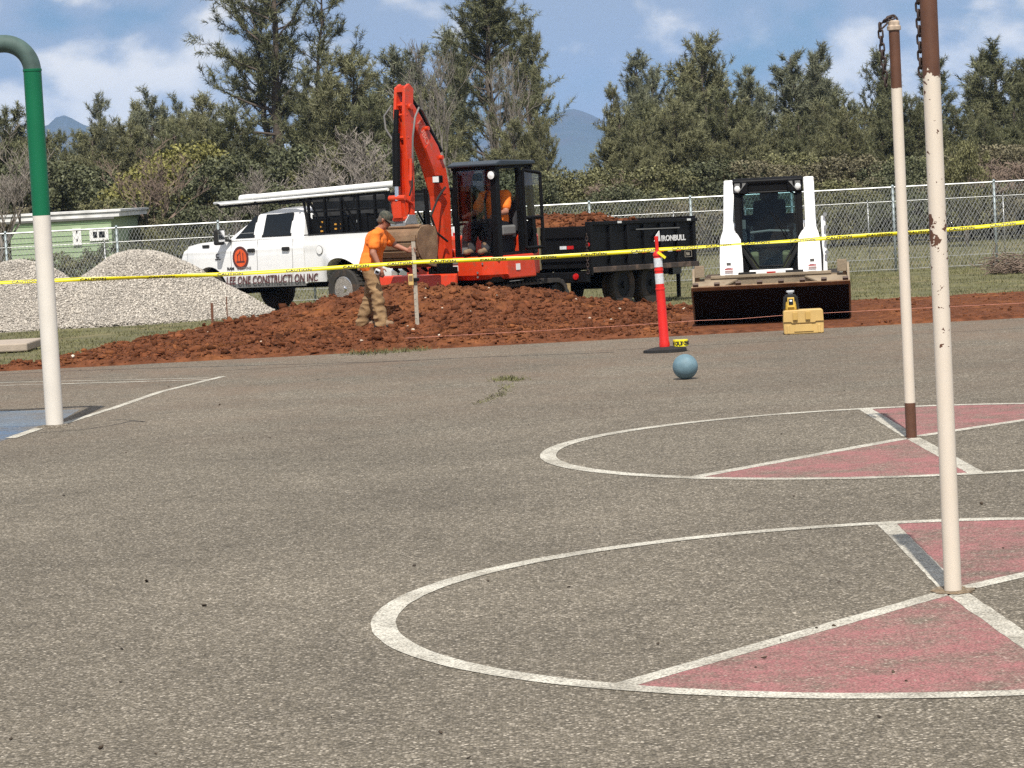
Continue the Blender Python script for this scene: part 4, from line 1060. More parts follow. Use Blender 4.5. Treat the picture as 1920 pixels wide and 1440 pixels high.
# ------------------------------------------------------------------ basketball goal at the left: pole with a gooseneck top
def goal():
    g = G(103, 800)
    t = thing('basketball_goal', 'gooseneck basketball pole, white below and green above, at the left edge', 'basketball pole', (g.x, g.y, 0))
    rad = 0.083; z1 = P(80, 404, g.y).z; z2 = P(62, 132, g.y).z; top_ = z2+0.26
    MB().cyl((0, 0, -0.05), (0, 0, z1), rad, n=32).build('lower_post', M_polewhite, t, True)
    MB().cyl((0, 0, z1), (0, 0, z2), rad*1.004, n=32).build('upper_post', M_green, t, True)
    MB().lathe([(rad*1.0, z2-0.01), (rad*1.06, z2-0.008), (rad*1.06, z2+0.012), (rad, z2+0.014)], 32).build('collar', M_green, t, True)
    bend = [(0, 0, z2)] + [(-0.26+0.26*math.cos(R(a)), 0, z2+0.26*math.sin(R(a))) for a in range(6, 91, 7)] + [(-0.26, 0, top_), (-0.32, 0, top_)]
    M_dull = mat('weathered_green_paint', (0.055, 0.095, 0.085), 0.7, var=0.25, vscale=10, color2=(0.20, 0.085, 0.05), c2lo=0.60, c2hi=0.74, c2scale=4)
    MB().tube(bend, rad*0.99, 28).build('gooseneck', M_dull, t, True)
    MB().tube([(-0.32, 0, top_), (-1.55, 0, top_)], rad*0.98, 28).build('arm', mat('rusted_red_paint', (0.27, 0.085, 0.06), 0.7, var=0.2), t, True)
    for s in (-1, 1):
        MB().cyl((-0.75, 0, top_-0.06), (-1.5, 0.35*s, top_-0.45), 0.02, n=8).build('brace', M_steel, t)
        MB().cyl((-0.75, 0, top_-0.06), (-1.5, 0.35*s, top_+0.35), 0.02, n=8).build('brace', M_steel, t)
    fan = []
    for a in range(-80, 81, 8): fan.append((0.68*math.sin(R(a)), top_-0.35+0.62*math.cos(R(a))))
    MB().prism(fan + [(0.68, top_-0.45), (-0.68, top_-0.45)], -1.58, -1.54, 'X').build('backboard', M_whiteplastic, t, bevel=0.006)
    MB().tube([(-1.6, 0, top_-0.3)] + [(-1.83+0.229*math.cos(R(a)), 0.229*math.sin(R(a)), top_-0.3) for a in range(0, 361, 20)], 0.011, 8).build('rim', M_orange, t, True)
    # asphalt patch round the foot
    MB().lathe([(0.20, 0.001), (0.16, 0.012), (0.085, 0.022)], 24).build('asphalt_collar', M_asphalt, t, True)
goal()

# ------------------------------------------------------------------ delineator post, tape, ball
def delineator():
    g = G(1247, 660)
    t = thing('delineator_post', 'red delineator post with white bands and black base, tape tied to it', 'traffic post', (g.x, g.y, 0)); t.rotation_euler = (R(-0.3), R(-1.6), 0)
    oct_ = [(0.255*math.cos(R(a))*1.0, 0.255*math.sin(R(a))*0.85) for a in range(0, 360, 15)]
    v = [(x, y, 0.0) for x, y in oct_] + [(x*0.98, y*0.98, 0.035) for x, y in oct_] + [(x*0.45, y*0.45, 0.062) for x, y in oct_]
    n = 24; f = [tuple(range(n-1, -1, -1)), tuple(range(2*n, 3*n))]
    for j in range(2): f += [(j*n+i, j*n+(i+1) % n, (j+1)*n+(i+1) % n, (j+1)*n+i) for i in range(n)]
    MB().add(v, f).build('rubber_base', M_blackmatte, t)
    MB().lathe([(0.060, 0.055), (0.062, 0.10), (0.056, 0.12), (0.052, 0.72), (0.056, 0.725), (0.056, 0.742), (0.050, 0.747), (0.0485, 0.94), (0.053, 0.945), (0.053, 0.962), (0.048, 0.966), (0.0475, 1.115), (0.054, 1.12), (0.054, 1.14), (0.040, 1.165), (0.022, 1.18), (0.019, 1.24), (0.023, 1.31), (0.024, 1.345), (0, 1.35)], 28).build('tube', M_redpost, t, True)
    for a, b in ((0.795, 0.915), (0.990, 1.095)): MB().lathe([(0.0505, a), (0.0505, b)], 28).build('reflective_band', M_reflect, t, True)
    MB().beam((0.0, -0.056, 1.165), (0.085, -0.075, 1.09), 0.004, 0.03).build('tape_knot', M_tape, t)
    return g
DEL = delineator()
def tape_roll():
    x, y = DEL.x+0.185, DEL.y+0.02
    t = thing('tape_roll', 'roll of yellow caution tape lying on the black base of the red post', 'tape roll', (x, y, 0.058), 0.0)
    mb = MB()
    mb.lathe([(0.040, 0.0), (0.088, 0.0), (0.088, 0.076), (0.040, 0.076), (0.040, 0.0)], 32)
    mb.build('tape', M_tape, t, True)
    MB().lathe([(0.036, 0.002), (0.0395, 0.002), (0.0395, 0.074), (0.036, 0.074), (0.036, 0.002)], 24).build('core', M_wood, t)
    for i, ch in enumerate('ON/CAUTION/CAU'):
        a = R(-178+13.2*i); r_ = 0.0885
        put_letters(ch, 0.062, M_letter_black, t, (r_*math.cos(a), r_*math.sin(a), 0.016), (-math.sin(a), math.cos(a), 0), (0, 0, 1), ext=0.0008, bold=0.0015)
tape_roll()
def tape_line():
    px = [(-260, 541), (0, 530), (150, 524), (300, 519), (450, 513), (600, 504), (700, 497), (790, 491), (900, 487), (1010, 483), (1120, 476), (1230, 468), (1300, 464), (1380, 458), (1480, 452), (1560, 446), (1650, 440), (1740, 434), (1830, 426), (1920, 417), (2160, 396)]
    pts = []
    for (x0, y0), (x1, y1) in zip(px, px[1:]):
        for i in range(14):
            t_ = i/14; pts.append(P(x0+(x1-x0)*t_, y0+(y1-y0)*t_, DEL.y+0.08))
    V = []; F = []; rn = random.Random(4)
    for i, p in enumerate(pts):
        tw = 0.95*mnoise.noise(Vector((p.x*0.55, 2.2, 0)))*2.0; wd = 0.0235*(0.72+0.28*abs(math.cos(tw)))
        u = Vector((0, math.sin(tw), math.cos(tw)))*wd
        V += [p-u, p+u]
    F = [(2*i, 2*i+2, 2*i+3, 2*i+1) for i in range(len(pts)-1)]
    t = thing('caution_tape', 'yellow caution tape strung across the whole court edge', 'caution tape', (0, DEL.y, 0))
    me = np_mesh('ribbon', [(a[0], a[1]-DEL.y, a[2]) for a in V], F); o = link('ribbon', me, M_tape, t)
    s = o.modifiers.new('t', 'SOLIDIFY'); s.thickness = 0.0006
    me.shade_smooth()
    cw = letters('CAUTION', 0.042, 0.0004, bold=0.0010, sx=1.6); cw.materials.append(M_letter_black)
    i = 4
    while i < len(pts)-8:
        p, q = pts[i], pts[i+4]; x = (q-p).normalized(); tw = 0.95*mnoise.noise(Vector(((p.x+0.15)*0.55, 2.2, 0)))*2.0
        if abs(math.cos(tw)) > 0.3:
            u = Vector((0, math.sin(tw), math.cos(tw))); u = (u-x*u.dot(x)).normalized(); z = x.cross(u)
            l_ = link('lettering', cw, None, t); c = p - u*0.0145 + z*0.004; c.y -= DEL.y
            l_.matrix_local = Matrix(((x.x, u.x, z.x, c.x), (x.y, u.y, z.y, c.y), (x.z, u.z, z.z, c.z), (0, 0, 0, 1)))
        i += 12
tape_line()
g = G(1286, 711)
b_ = MB().ball((0, 0, 0), 0.127, 40).build('rubber_ball', M_ball, None, True, loc=(g.x, g.y, 0.126)); tag(b_, 'blue-grey rubber playground ball on the asphalt near the red post', 'ball')

# ------------------------------------------------------------------ laser level on its case
def laser_case():
    g = G(1509, 626)
    t = thing('instrument_case', 'yellow hard case standing on the asphalt in front of the loader bucket', 'case', (g.x, g.y+0.12, 0.0), R(-4))
    prof = [(-0.245, 0.015), (-0.235, 0.0), (0.235, 0.0), (0.245, 0.015), (0.25, 0.15), (0.245, 0.285), (0.225, 0.30), (-0.225, 0.30), (-0.245, 0.285), (-0.25, 0.15)]
    MB().prism(prof, -0.11, 0.11).build('shell', M_yellow2, t, bevel=0.015)
    MB().prism([(-0.247, 0.15), (-0.16, 0.15), (-0.14, 0.135), (0.14, 0.135), (0.16, 0.15), (0.247, 0.15), (0.247, 0.157), (0.157, 0.157), (0.137, 0.142), (-0.137, 0.142), (-0.157, 0.157), (-0.247, 0.157)], -0.122, -0.10).build('lid_seam', mat('case_shadow_line', (0.16, 0.10, 0.03), 0.7), t)
    for x in (-0.10, 0.055):
        MB().box((x, -0.125, 0.225), (0.06, 0.02, 0.10)).build('latch', mat('latch_yellow', (0.50, 0.32, 0.09), 0.6), t, bevel=0.005)
    MB().prism([(-0.12, 0.03), (0.12, 0.03), (0.10, 0.12), (-0.10, 0.12)], -0.121, -0.10).build('front_panel', M_yellow2, t, bevel=0.004)
    for x in (-0.19, 0.19): MB().box((x, -0.116, 0.06), (0.03, 0.014, 0.10)).build('rib', M_yellow2, t, bevel=0.004)
    u = thing('laser_level', 'yellow rotating laser level standing on the yellow case', 'laser level', (g.x-0.145, g.y+0.12, 0.30), R(-4))
    MB().lathe([(0.095, 0.0), (0.098, 0.02), (0.092, 0.06), (0.075, 0.10), (0.072, 0.12)], 6).build('body', M_yellow, u, bevel=0.006)
    for a in range(6):
        c, s_ = math.cos(R(30+60*a)), math.sin(R(30+60*a))
        if a in (0, 2, 3, 5): MB().beam((c*0.10, s_*0.10, 0.01), (c*0.082, s_*0.082, 0.165), 0.035, 0.02, (c, s_, 0)).build('corner_guard', M_blackmatte, u, bevel=0.004)
    MB().box((0, -0.085, 0.095), (0.085, 0.03, 0.125), Matrix.Rotation(R(-8), 3, 'X')).build('control_face', M_yellow, u, bevel=0.006)
    MB().box((0, -0.104, 0.105), (0.055, 0.006, 0.07), Matrix.Rotation(R(-8), 3, 'X')).build('display', M_glass, u)
    MB().box((0, -0.108, 0.118), (0.03, 0.004, 0.022), Matrix.Rotation(R(-8), 3, 'X')).build('screen', M_lamp, u)
    MB().lathe([(0.075, 0.12), (0.078, 0.165), (0.062, 0.19), (0.040, 0.195)], 20).build('head', M_blackmatte, u, True)
    MB().lathe([(0.030, 0.195), (0.030, 0.215), (0.048, 0.218), (0.050, 0.236), (0.044, 0.240), (0, 0.240)], 20).build('rotor_cap', M_reflect, u, True)
laser_case()

# ------------------------------------------------------------------ stakes, strings, bits
def stake(px, ybot, ytop, Y, rad, label, m, flag=False, name='survey_stake', cat='stake'):
    p = P(px, ybot, Y); q = P(px, ytop, Y); z0 = tz(Y) + max(0, dirt_h(p.x, Y))*(Y < 48)
    t = thing(name, label, cat, (p.x, Y, z0))
    MB().beam((0, 0, -0.05), (0.01, 0, q.z-z0), rad*2, rad*1.2, (0, 1, 0)).build('shaft', m, t)
    if flag: MB().ball((-0.05, -0.03, 0.04), 0.06, 10, (1.4, 0.8, 0.6)).build('ribbon', M_pinkflag, t)
stake(398, 604, 568, 47.0, 0.020, 'short dark stake with an orange ribbon at the foot of the gravel heap', M_rustystake, True)
stake(426, 601, 556, 47.2, 0.009, 'thin rebar stake in front of the gravel heap', M_rustystake)
def string_line(label, pxs, Y):
    mb = MB(); mb.tube([P(x, y, Y) for x, y in pxs], 0.0019, 4); tag(mb.build('string_line', M_string), label, 'string')
string_line('pink string line stretched low in front of the red soil', [(760, 634), (960, 623), (1150, 612), (1310, 601)], 36.8)
string_line('white-pink string line stretched past the loader bucket', [(1310, 601), (1385, 598), (1470, 591), (1600, 584), (1760, 576), (1980, 565)], 36.75)
g = G(155, 671)
t = thing('valve_box', 'small green painted irrigation lid in the grass by the left pole', 'valve box', (g.x, g.y, 0))
MB().lathe([(0.11, -0.02), (0.115, 0.02), (0.10, 0.035), (0.06, 0.06), (0.0, 0.065)], 16).build('lid', mat('faded_green_paint', (0.10, 0.26, 0.13), 0.8, var=0.5, vscale=12, color2=(0.25, 0.25, 0.2), c2scale=14), t, True)

# ------------------------------------------------------------------ wheels
def wheel(parent, loc, r, wd, rim_r, name='wheel', dish=0.06, out=1, rim_m=None, tread=True, holes=8):
    """axis along local y; out = +1 when the outer face looks to +y"""
    e = MB()
    h = wd/2; s = out
    prof = [(rim_r, -h*0.8), (rim_r+0.02, -h), (r*0.93, -h*0.98), (r*0.985, -h*0.80), (r, -h*0.55), (r, h*0.55), (r*0.985, h*0.80), (r*0.93, h*0.98), (rim_r+0.02, h), (rim_r, h*0.8)]
    o = MB().lathe(prof, 36, (0, 0, 0), 'Y').build(name, M_dirtyrubber, parent, True, loc=loc)
    if tread:
        mb = MB()
        for k in range(30):
            a = 2*math.pi*k/30
            for q in (-1, 1):
                mb.box((math.cos(a)*r, q*h*0.38, math.sin(a)*r), (0.03, h*0.62, 0.05), Matrix.Rotation(-a, 3, 'Y'))
        mb.build('tread', M_dirtyrubber, o)
    rm = rim_m or M_chrome
    prof = [(rim_r*1.02, h*0.86*s), (rim_r*0.95, h*0.88*s), (rim_r*0.86, (h-dish)*s), (rim_r*0.62, (h-dish*1.4)*s), (rim_r*0.45, (h-dish*0.9)*s), (rim_r*0.30, (h-dish*0.4)*s), (rim_r*0.26, (h+0.01)*s), (0, (h+0.015)*s)]
    MB().lathe(prof, 32, (0, 0, 0), 'Y').build('rim', rm, o, True)
    hole = MB()
    for k in range(holes):
        a = 2*math.pi*(k+0.5)/holes; c = Vector((math.cos(a)*rim_r*0.74, (h-dish*1.2)*s, math.sin(a)*rim_r*0.74))
        hole.cyl(c, c+Vector((0, 0.03*s, 0)), rim_r*0.135, n=10)
    hole.build('vent_holes', M_chassis, o)
    return o

# ------------------------------------------------------------------ white pickup
def pickup():
    TS = 1.03
    Yc = 55.4; c = P(652, 573, Yc); phi = R(42); rz = math.pi-phi
    hx, hy = math.cos(rz), math.sin(rz); lx, ly = -hy, hx
    ox = c.x - TS*(-1.85*hx + 1.0*lx); oy = c.y - TS*(-1.85*hy + 1.0*ly)
    slope = -0.32/24.0
    t = thing('pickup_truck', 'white crew-cab pickup with black ladder rack and company lettering on its door', 'pickup truck', (ox, oy, tz(oy)), rz)
    t.rotation_euler = (0, R(0.6), rz); t.scale = (TS, TS, TS)
    def bend(x, y, z):
        k = 1.0 - 0.045*sm(1.05, 1.45, z) - 0.035*sm(0.78, 0.52, z) + 0.012*math.exp(-((z-1.22)/0.05)**2)
        if x > 2.2: k *= 1 - 0.10*sm(2.2, 3.0, x)
        return (x - (0.10*abs(y)**2.5 if x > 2.6 else 0), y*k, z)
    fa, ra, ar = 1.95, -1.85, 0.47
    low = [(-0.72, 0.54), (-0.72, 1.415), (1.38, 1.40), (1.55, 1.435), (2.2, 1.40), (2.65, 1.34), (2.85, 1.25), (2.93, 1.10), (2.95, 0.86), (2.93, 0.62), (fa+ar+0.02, 0.60)]
    low += arc(fa, 0.46, ar, 18, 162, 12) + [(fa-ar-0.02, 0.54)]
    body = link('body', shaped_prism(low, -0.97, 0.97, (0.68, 0.8, 0.95, 1.1, 1.17, 1.22, 1.27, 1.34), (2.0, 2.2, 2.4, 2.6, 2.75), (-0.85, -0.6, -0.3, 0, 0.3, 0.6, 0.85), bend), M_white, t)
    b = body.modifiers.new('b', 'BEVEL'); b.width = 0.03; b.segments = 3; b.limit_method = 'ANGLE'; b.angle_limit = R(40)
    # cab above the belt
    gh = [(-0.71, 1.41), (-0.66, 1.72), (-0.55, 1.94), (-0.35, 1.995), (0.10, 2.005), (0.42, 1.965), (0.62, 1.90), (1.44, 1.41)]
    def gb(x, y, z): return (x, y*(1 - 0.20*sm(1.38, 2.05, z)), z - 0.03*(abs(y)/0.9)**3*(z > 1.9))
    cab = link('cab', shaped_prism(gh, -0.915, 0.915, (1.55, 1.7, 1.85, 1.95), (), (-0.7, -0.4, 0, 0.4, 0.7), gb), M_white, t)
    b = cab.modifiers.new('b', 'BEVEL'); b.width = 0.035; b.segments = 3; b.limit_method = 'ANGLE'; b.angle_limit = R(30)
    def side_pane(poly, name='window', m=M_glass, off=0.010, inner=None):
        for s in (-1, 1):
            v = []
            for x, z in poly:
                q = gb(x, 0.915*s, z); v.append((x, q[1]+off*s, q[2]))
            v2 = [(x, y-0.03*s, z) for x, y, z in v]; n = len(v)
            mb = MB().add(v+v2, [tuple(range(n)), tuple(range(2*n-1, n-1, -1))] + [(i, (i+1) % n, (i+1) % n+n, i+n) for i in range(n)])
            mb.build(name, m, t)
    side_pane([(1.20, 1.455), (0.66, 1.455), (0.66, 1.885), (0.70, 1.885), (0.76, 1.865)], m=M_blackmatte, off=0.004, name='window_seal')
    side_pane([(1.17, 1.47), (0.69, 1.47), (0.69, 1.868), (0.72, 1.868), (0.775, 1.842)], off=0.008)
    side_pane([(0.46, 1.455), (-0.36, 1.455), (-0.34, 1.87), (-0.30, 1.90), (0.46, 1.905)], m=M_blackmatte, off=0.004, name='window_seal')
    side_pane([(0.43, 1.47), (-0.33, 1.47), (-0.315, 1.86), (-0.28, 1.882), (0.43, 1.887)], off=0.008)
    v = [gb(0.70, y, 1.872) for y in (-0.70, 0.70)] + [gb(1.40, y, 1.445) for y in (0.80, -0.80)]
    v = [(x+0.018, y, z+0.018) for x, y, z in v]; MB().add(v+[(x-0.04, y, z-0.03) for x, y, z in v], [(0, 1, 2, 3), (7, 6, 5, 4), (0, 4, 5, 1), (1, 5, 6, 2), (2, 6, 7, 3), (3, 7, 4, 0)]).build('windscreen', M_glass, t)
    MB().box((-0.715, 0, 1.66), (0.03, 1.3, 0.34)).build('rear_window', M_glass, t)
    # panel gaps, handles, trims on the sides
    for s in (-1, 1):
        def ys(z, x=0): return bend(x, 0.97*s, z)[1]
        for x in (1.30, 0.56, -0.42):
            pts = [(x + (0.0 if z > 0.8 else 0.02), ys(z)+0.0005*s, z) for z in (0.62, 0.8, 0.95, 1.1, 1.2, 1.3, 1.4)]
            MB().tube(pts, 0.006, 4).build('door_gap', M_grey, t)
        for x in (0.70, -0.26):
            h = MB().box((x, ys(1.20)+0.02*s, 1.215), (0.20, 0.045, 0.075)).build('door_handle', M_blackmatte, t, bevel=0.02)
        MB().box((2.02, ys(1.30, 2.02)+0.012*s, 1.335), (0.20, 0.02, 0.055)).build('fender_vent', M_blackmatte, t, bevel=0.01)
        # mirror
        m = MB().box((1.42, 1.14*s, 1.50), (0.14, 0.20, 0.30), taper=(0.9, 0.9)).build('mirror', M_blackmatte, t, bevel=0.035)
        MB().beam((1.30, 0.93*s, 1.42), (1.40, 1.08*s, 1.44), 0.06, 0.05).build('mirror_arm', M_blackmatte, m)
        MB().box((1.345, 1.14*s, 1.52), (0.012, 0.16, 0.22)).build('mirror_glass', M_chrome, m)
        MB().box((2.80, 0.70*s, 1.08), (0.26, 0.26, 0.24), Matrix.Rotation(R(-28*s), 3, 'Z')).build('headlight', M_glass, t, bevel=0.05)
        MB().prism([(-0.70, 0.50), (1.42, 0.50), (1.42, 0.58), (-0.70, 0.58)], 0.90*s, 0.945*s).build('rocker_trim', M_grey, t)
    MB().box((2.93, 0, 0.98), (0.08, 1.15, 0.40)).build('grille', M_blackmatte, t, bevel=0.03)
    MB().box((2.98, 0, 0.68), (0.18, 1.78, 0.22)).build('front_bumper', M_chrome, t, bevel=0.05)
    # bed
    bed = [(-0.76, 0.56), (-0.76, 1.43), (-2.93, 1.445), (-2.96, 1.2), (-2.95, 0.62), (ra-0.52, 0.60)] + arc(ra, 0.48, 0.52, 166, 14, 14)[0:] + [(ra+0.53, 0.56)]
    bed_ = bed[:6] + arc(ra, 0.48, 0.52, 167, 13, 14) + bed[-1:]
    def bb(x, y, z):
        k = 1.0 + 0.015*math.exp(-((z-1.24)/0.05)**2) - 0.03*sm(0.8, 0.55, z)
        if abs(y) > 0.93: # wide rear wing over the twin wheels
            k += 0.22*math.exp(-((x-ra)/0.46)**4)*sm(1.30, 0.98, z)
        return (x, y*k, z)
    for s in (-1, 1):
        o = link('bed_side', shaped_prism(bed_, 0.86*s, 0.97*s, (0.72, 0.86, 0.98, 1.04, 1.1, 1.17, 1.23, 1.29, 1.35), [ra+0.1*i for i in range(-7, 8)], (), bb), M_white, t)
        o.data.shade_smooth(); b = o.modifiers.new('b', 'BEVEL'); b.width = 0.02; b.segments = 2; b.limit_method = 'ANGLE'; b.angle_limit = R(50); autosmooth(o.data, 45)
        MB().box((-1.84, 0.92*s, 1.452), (2.15, 0.11, 0.02)).build('bed_rail_cap', M_blackmatte, t, bevel=0.006)
        MB().box((-2.955, 0.87*s, 1.12), (0.03, 0.14, 0.42)).build('tail_light', M_red, t, bevel=0.012)
    MB().lathe([(0.085, 0.992), (0.085, 0.985)], 20, (-1.18, 0, 1.16), 'Y').build('fuel_door', M_grey, t)
    MB().lathe([(0.078, 0.996), (0, 0.998)], 20, (-1.18, 0, 1.16), 'Y').build('fuel_cap', M_white, t)
    MB().box((-1.85, 0, 0.80), (2.15, 1.70, 0.06)).build('bed_floor', M_blackmatte, t)
    MB().box((-0.79, 0, 1.10), (0.05, 1.70, 0.62)).build('bed_front', M_white, t)
    tg = MB().box((-2.94, 0, 1.10), (0.07, 1.60, 0.66)).build('tailgate', M_white, t, bevel=0.02)
    MB().box((-2.98, 0.42, 1.20), (0.012, 0.46, 0.10)).build('tailgate_badge', mat('maroon_badge', (0.22, 0.01, 0.02), 0.4), tg)
    put_letters('RAM', 0.09, M_letter_white, tg, (-2.988, 0.60, 1.165), (0, -1, 0), (0, 0, 1))
    MB().box((-2.98, 0, 1.30), (0.03, 0.26, 0.07)).build('tailgate_handle', M_blackmatte, tg, bevel=0.01)
    MB().prism([(-0.98, 0.50), (0.98, 0.50), (0.98, 0.74), (0.45, 0.74), (0.40, 0.69), (-0.40, 0.69), (-0.45, 0.74), (-0.98, 0.74)], -3.18, -3.0, 'X').build('rear_bumper', M_chrome, t, bevel=0.03)
    MB().box((0.0, 0, 0.62), (5.6, 1.25, 0.34)).box((-2.6, 0, 0.66), (0.7, 1.6, 0.25)).build('chassis', M_chassis, t)
    MB().box((fa, 0, 0.75), (1.1, 1.5, 0.45)).build('wheel_well', M_chassis, t); MB().box((ra, 0, 0.85), (1.2, 1.3, 0.4)).build('wheel_well', M_chassis, t)
    for x in (fa, ra): MB().cyl((x, -0.8, 0.42), (x, 0.8, 0.42), 0.07, n=10).build('axle', M_chassis, t)
    for s in (-1, 1):
        wheel(t, (fa, 0.83*s, 0.41), 0.41, 0.26, 0.235, dish=0.03, out=s)
        wheel(t, (ra, 0.98*s, 0.41), 0.41, 0.24, 0.235, dish=0.13, out=s)
        wheel(t, (ra, 0.70*s, 0.41), 0.41, 0.24, 0.235, dish=0.05, out=s, tread=False)
    # door art
    ysd = bend(0, 0.97, 1.05)[1]+0.004
    def disc(r, off, m, nm, par, sc=1.0, x=1.02, z=1.08):
        return MB().add([(x + r*math.cos(2*math.pi*i/28)*sc, ysd+off, z + r*math.sin(2*math.pi*i/28)) for i in range(28)], [tuple(range(28))]).build(nm, m, par)
    lg = disc(0.225, 0.004, M_letter_maroon, 'door_logo', t)
    disc(0.170, 0.006, mat('logo_orange', (0.75, 0.10, 0.02), 0.5), 'logo_field', lg)
    for xx, hh in ((1.095, 0.13), (1.02, 0.20), (0.945, 0.16)):
        MB().box((xx, ysd+0.009, 1.02+hh/2), (0.018, 0.003, hh)).build('logo_bar', M_letter_maroon, lg)
    MB().box((1.02, ysd+0.009, 1.005), (0.23, 0.003, 0.03)).box((1.065, ysd+0.009, 1.155), (0.10, 0.003, 0.016), Matrix.Rotation(R(40), 3, 'Y')).build('logo_base', M_letter_maroon, lg)
    put_letters('LEE ONE CONSTRUCTI ON INC', 0.215, M_letter_maroon, t, (1.48, bend(0, 0.97, 0.70)[1]+0.012, 0.575), (-1, 0, 0), (0, 0, 1), shear=0.18, sx=0.83, bold=0.003)
    put_letters('RAM', 0.075, M_letter_black, t, (1.42, ysd+0.004, 0.855), (-1, 0, 0), (0, 0, 1), bold=0.003, sx=1.3)
    put_letters('CUMMINS', 0.075, M_grey, t, (1.14, ysd+0.004, 0.855), (-1, 0, 0), (0, 0, 1), sx=1.2)
    put_letters('C', 0.12, M_letter_black, t, (1.72, bend(1.7, 0.97, 1.12)[1]+0.016, 1.10), (-1, 0, 0), (0, 0, 1), bold=0.006)
    MB().box((1.67, bend(1.7, 0.97, 1.08)[1]+0.012, 1.075), (0.15, 0.006, 0.018)).build('emblem_bar', M_letter_black, t)
    # ladder rack
    rk = MB()
    for s in (-1, 1):
        y = 0.90*s
        rk.beam((1.72, 0.80*s, 2.09), (-3.0, 0.88*s, 2.16), 0.045, 0.05)
        rk.beam((-0.84, y, 1.88), (-2.95, y, 1.88), 0.03, 0.035)
        for x in (-0.86, -1.30, -1.74, -2.18, -2.62, -2.93): rk.beam((x, y, 1.46), (x, y*0.985, 2.14), 0.045, 0.045, (1, 0, 0))
        for x in (-0.88, -1.76): rk.beam((x, y, 2.12), (x-0.42, y, 1.48), 0.03, 0.03)
        rk.beam((-0.86, y, 1.46), (-0.62, 0.78*s, 2.10), 0.04, 0.04)
    for x in (1.66, 0.6, -0.6, -1.3, -2.0, -2.9): rk.beam((x, -0.9, 2.13), (x, 0.9, 2.13), 0.04, 0.04)
    rk.build('ladder_rack', M_black, t)
    for i, x in enumerate((-1.10, -1.62, -2.14, -2.64)):
        tb = MB().box((x, 0.70, 1.60), (0.47, 0.36, 0.30 if i != 2 else 0.40)).build('tool_box', M_black, t, bevel=0.012)
        if i < 2:
            for k in range(3 if i == 0 else 2):
                for q in ((-0.08,) if i == 0 else (-0.09, 0.07)):
                    MB().box((x+q, 0.886, 1.51+0.085*k+(0.03 if i else 0)), (0.07 if i == 0 else 0.05, 0.014, 0.030)).build('latch', M_amber, tb)
        else: MB().box((x, 0.886, 1.66), (0.06, 0.014, 0.05)).build('latch', M_steel, tb)
    MB().box((-1.85, 0.0, 1.95), (2.0, 1.55, 0.36)).build('rack_bin', mat('dark_tarp', (0.035, 0.036, 0.038), 0.7, var=0.4), t, bevel=0.02)
    rot = t.rotation_euler.to_matrix()
    def wpt(p): return Vector(t.location) + rot @ (Vector(p)*TS)
    def pipe(label, a, b, r, m, capped=False):
        a, b = wpt(a), wpt(b); mid = (a+b)/2
        e = thing('white_pipe', label, 'pipe', mid, 0, 'pipes on the ladder rack')
        MB().cyl(a-mid, b-mid, r, n=20).build('tube', m, e, True)
        d = (b-a).normalized()
        if capped: MB().cyl(a-mid-d*0.02, a-mid+d*0.40, r*1.14, n=20).build('end_cap', m, e, True)
        else: MB().cyl(b-mid-d*0.06, b-mid+d*0.005, r*1.1, n=16).build('coupling', m, e, True)
    pipe('thick white capped pipe tube, topmost on the pickup rack', (1.25, 0.62, 2.215), (-3.1, 0.72, 2.30), 0.072, M_whiteplastic, True)
    pipe('thin white pipe below the thick tube on the pickup rack', (1.70, 0.84, 2.135), (-3.0, 0.915, 2.21), 0.027, M_whiteplastic)
    pipe('thin grey pipe sticking out farthest over the pickup hood', (1.95, 0.72, 2.165), (-2.2, 0.50, 2.20), 0.026, mat('grey_pipe', (0.42, 0.43, 0.43), 0.5))
    MB().ball((0, 0, 0), 0.10, 14, (1.2, 0.8, 0.6))
pickup()

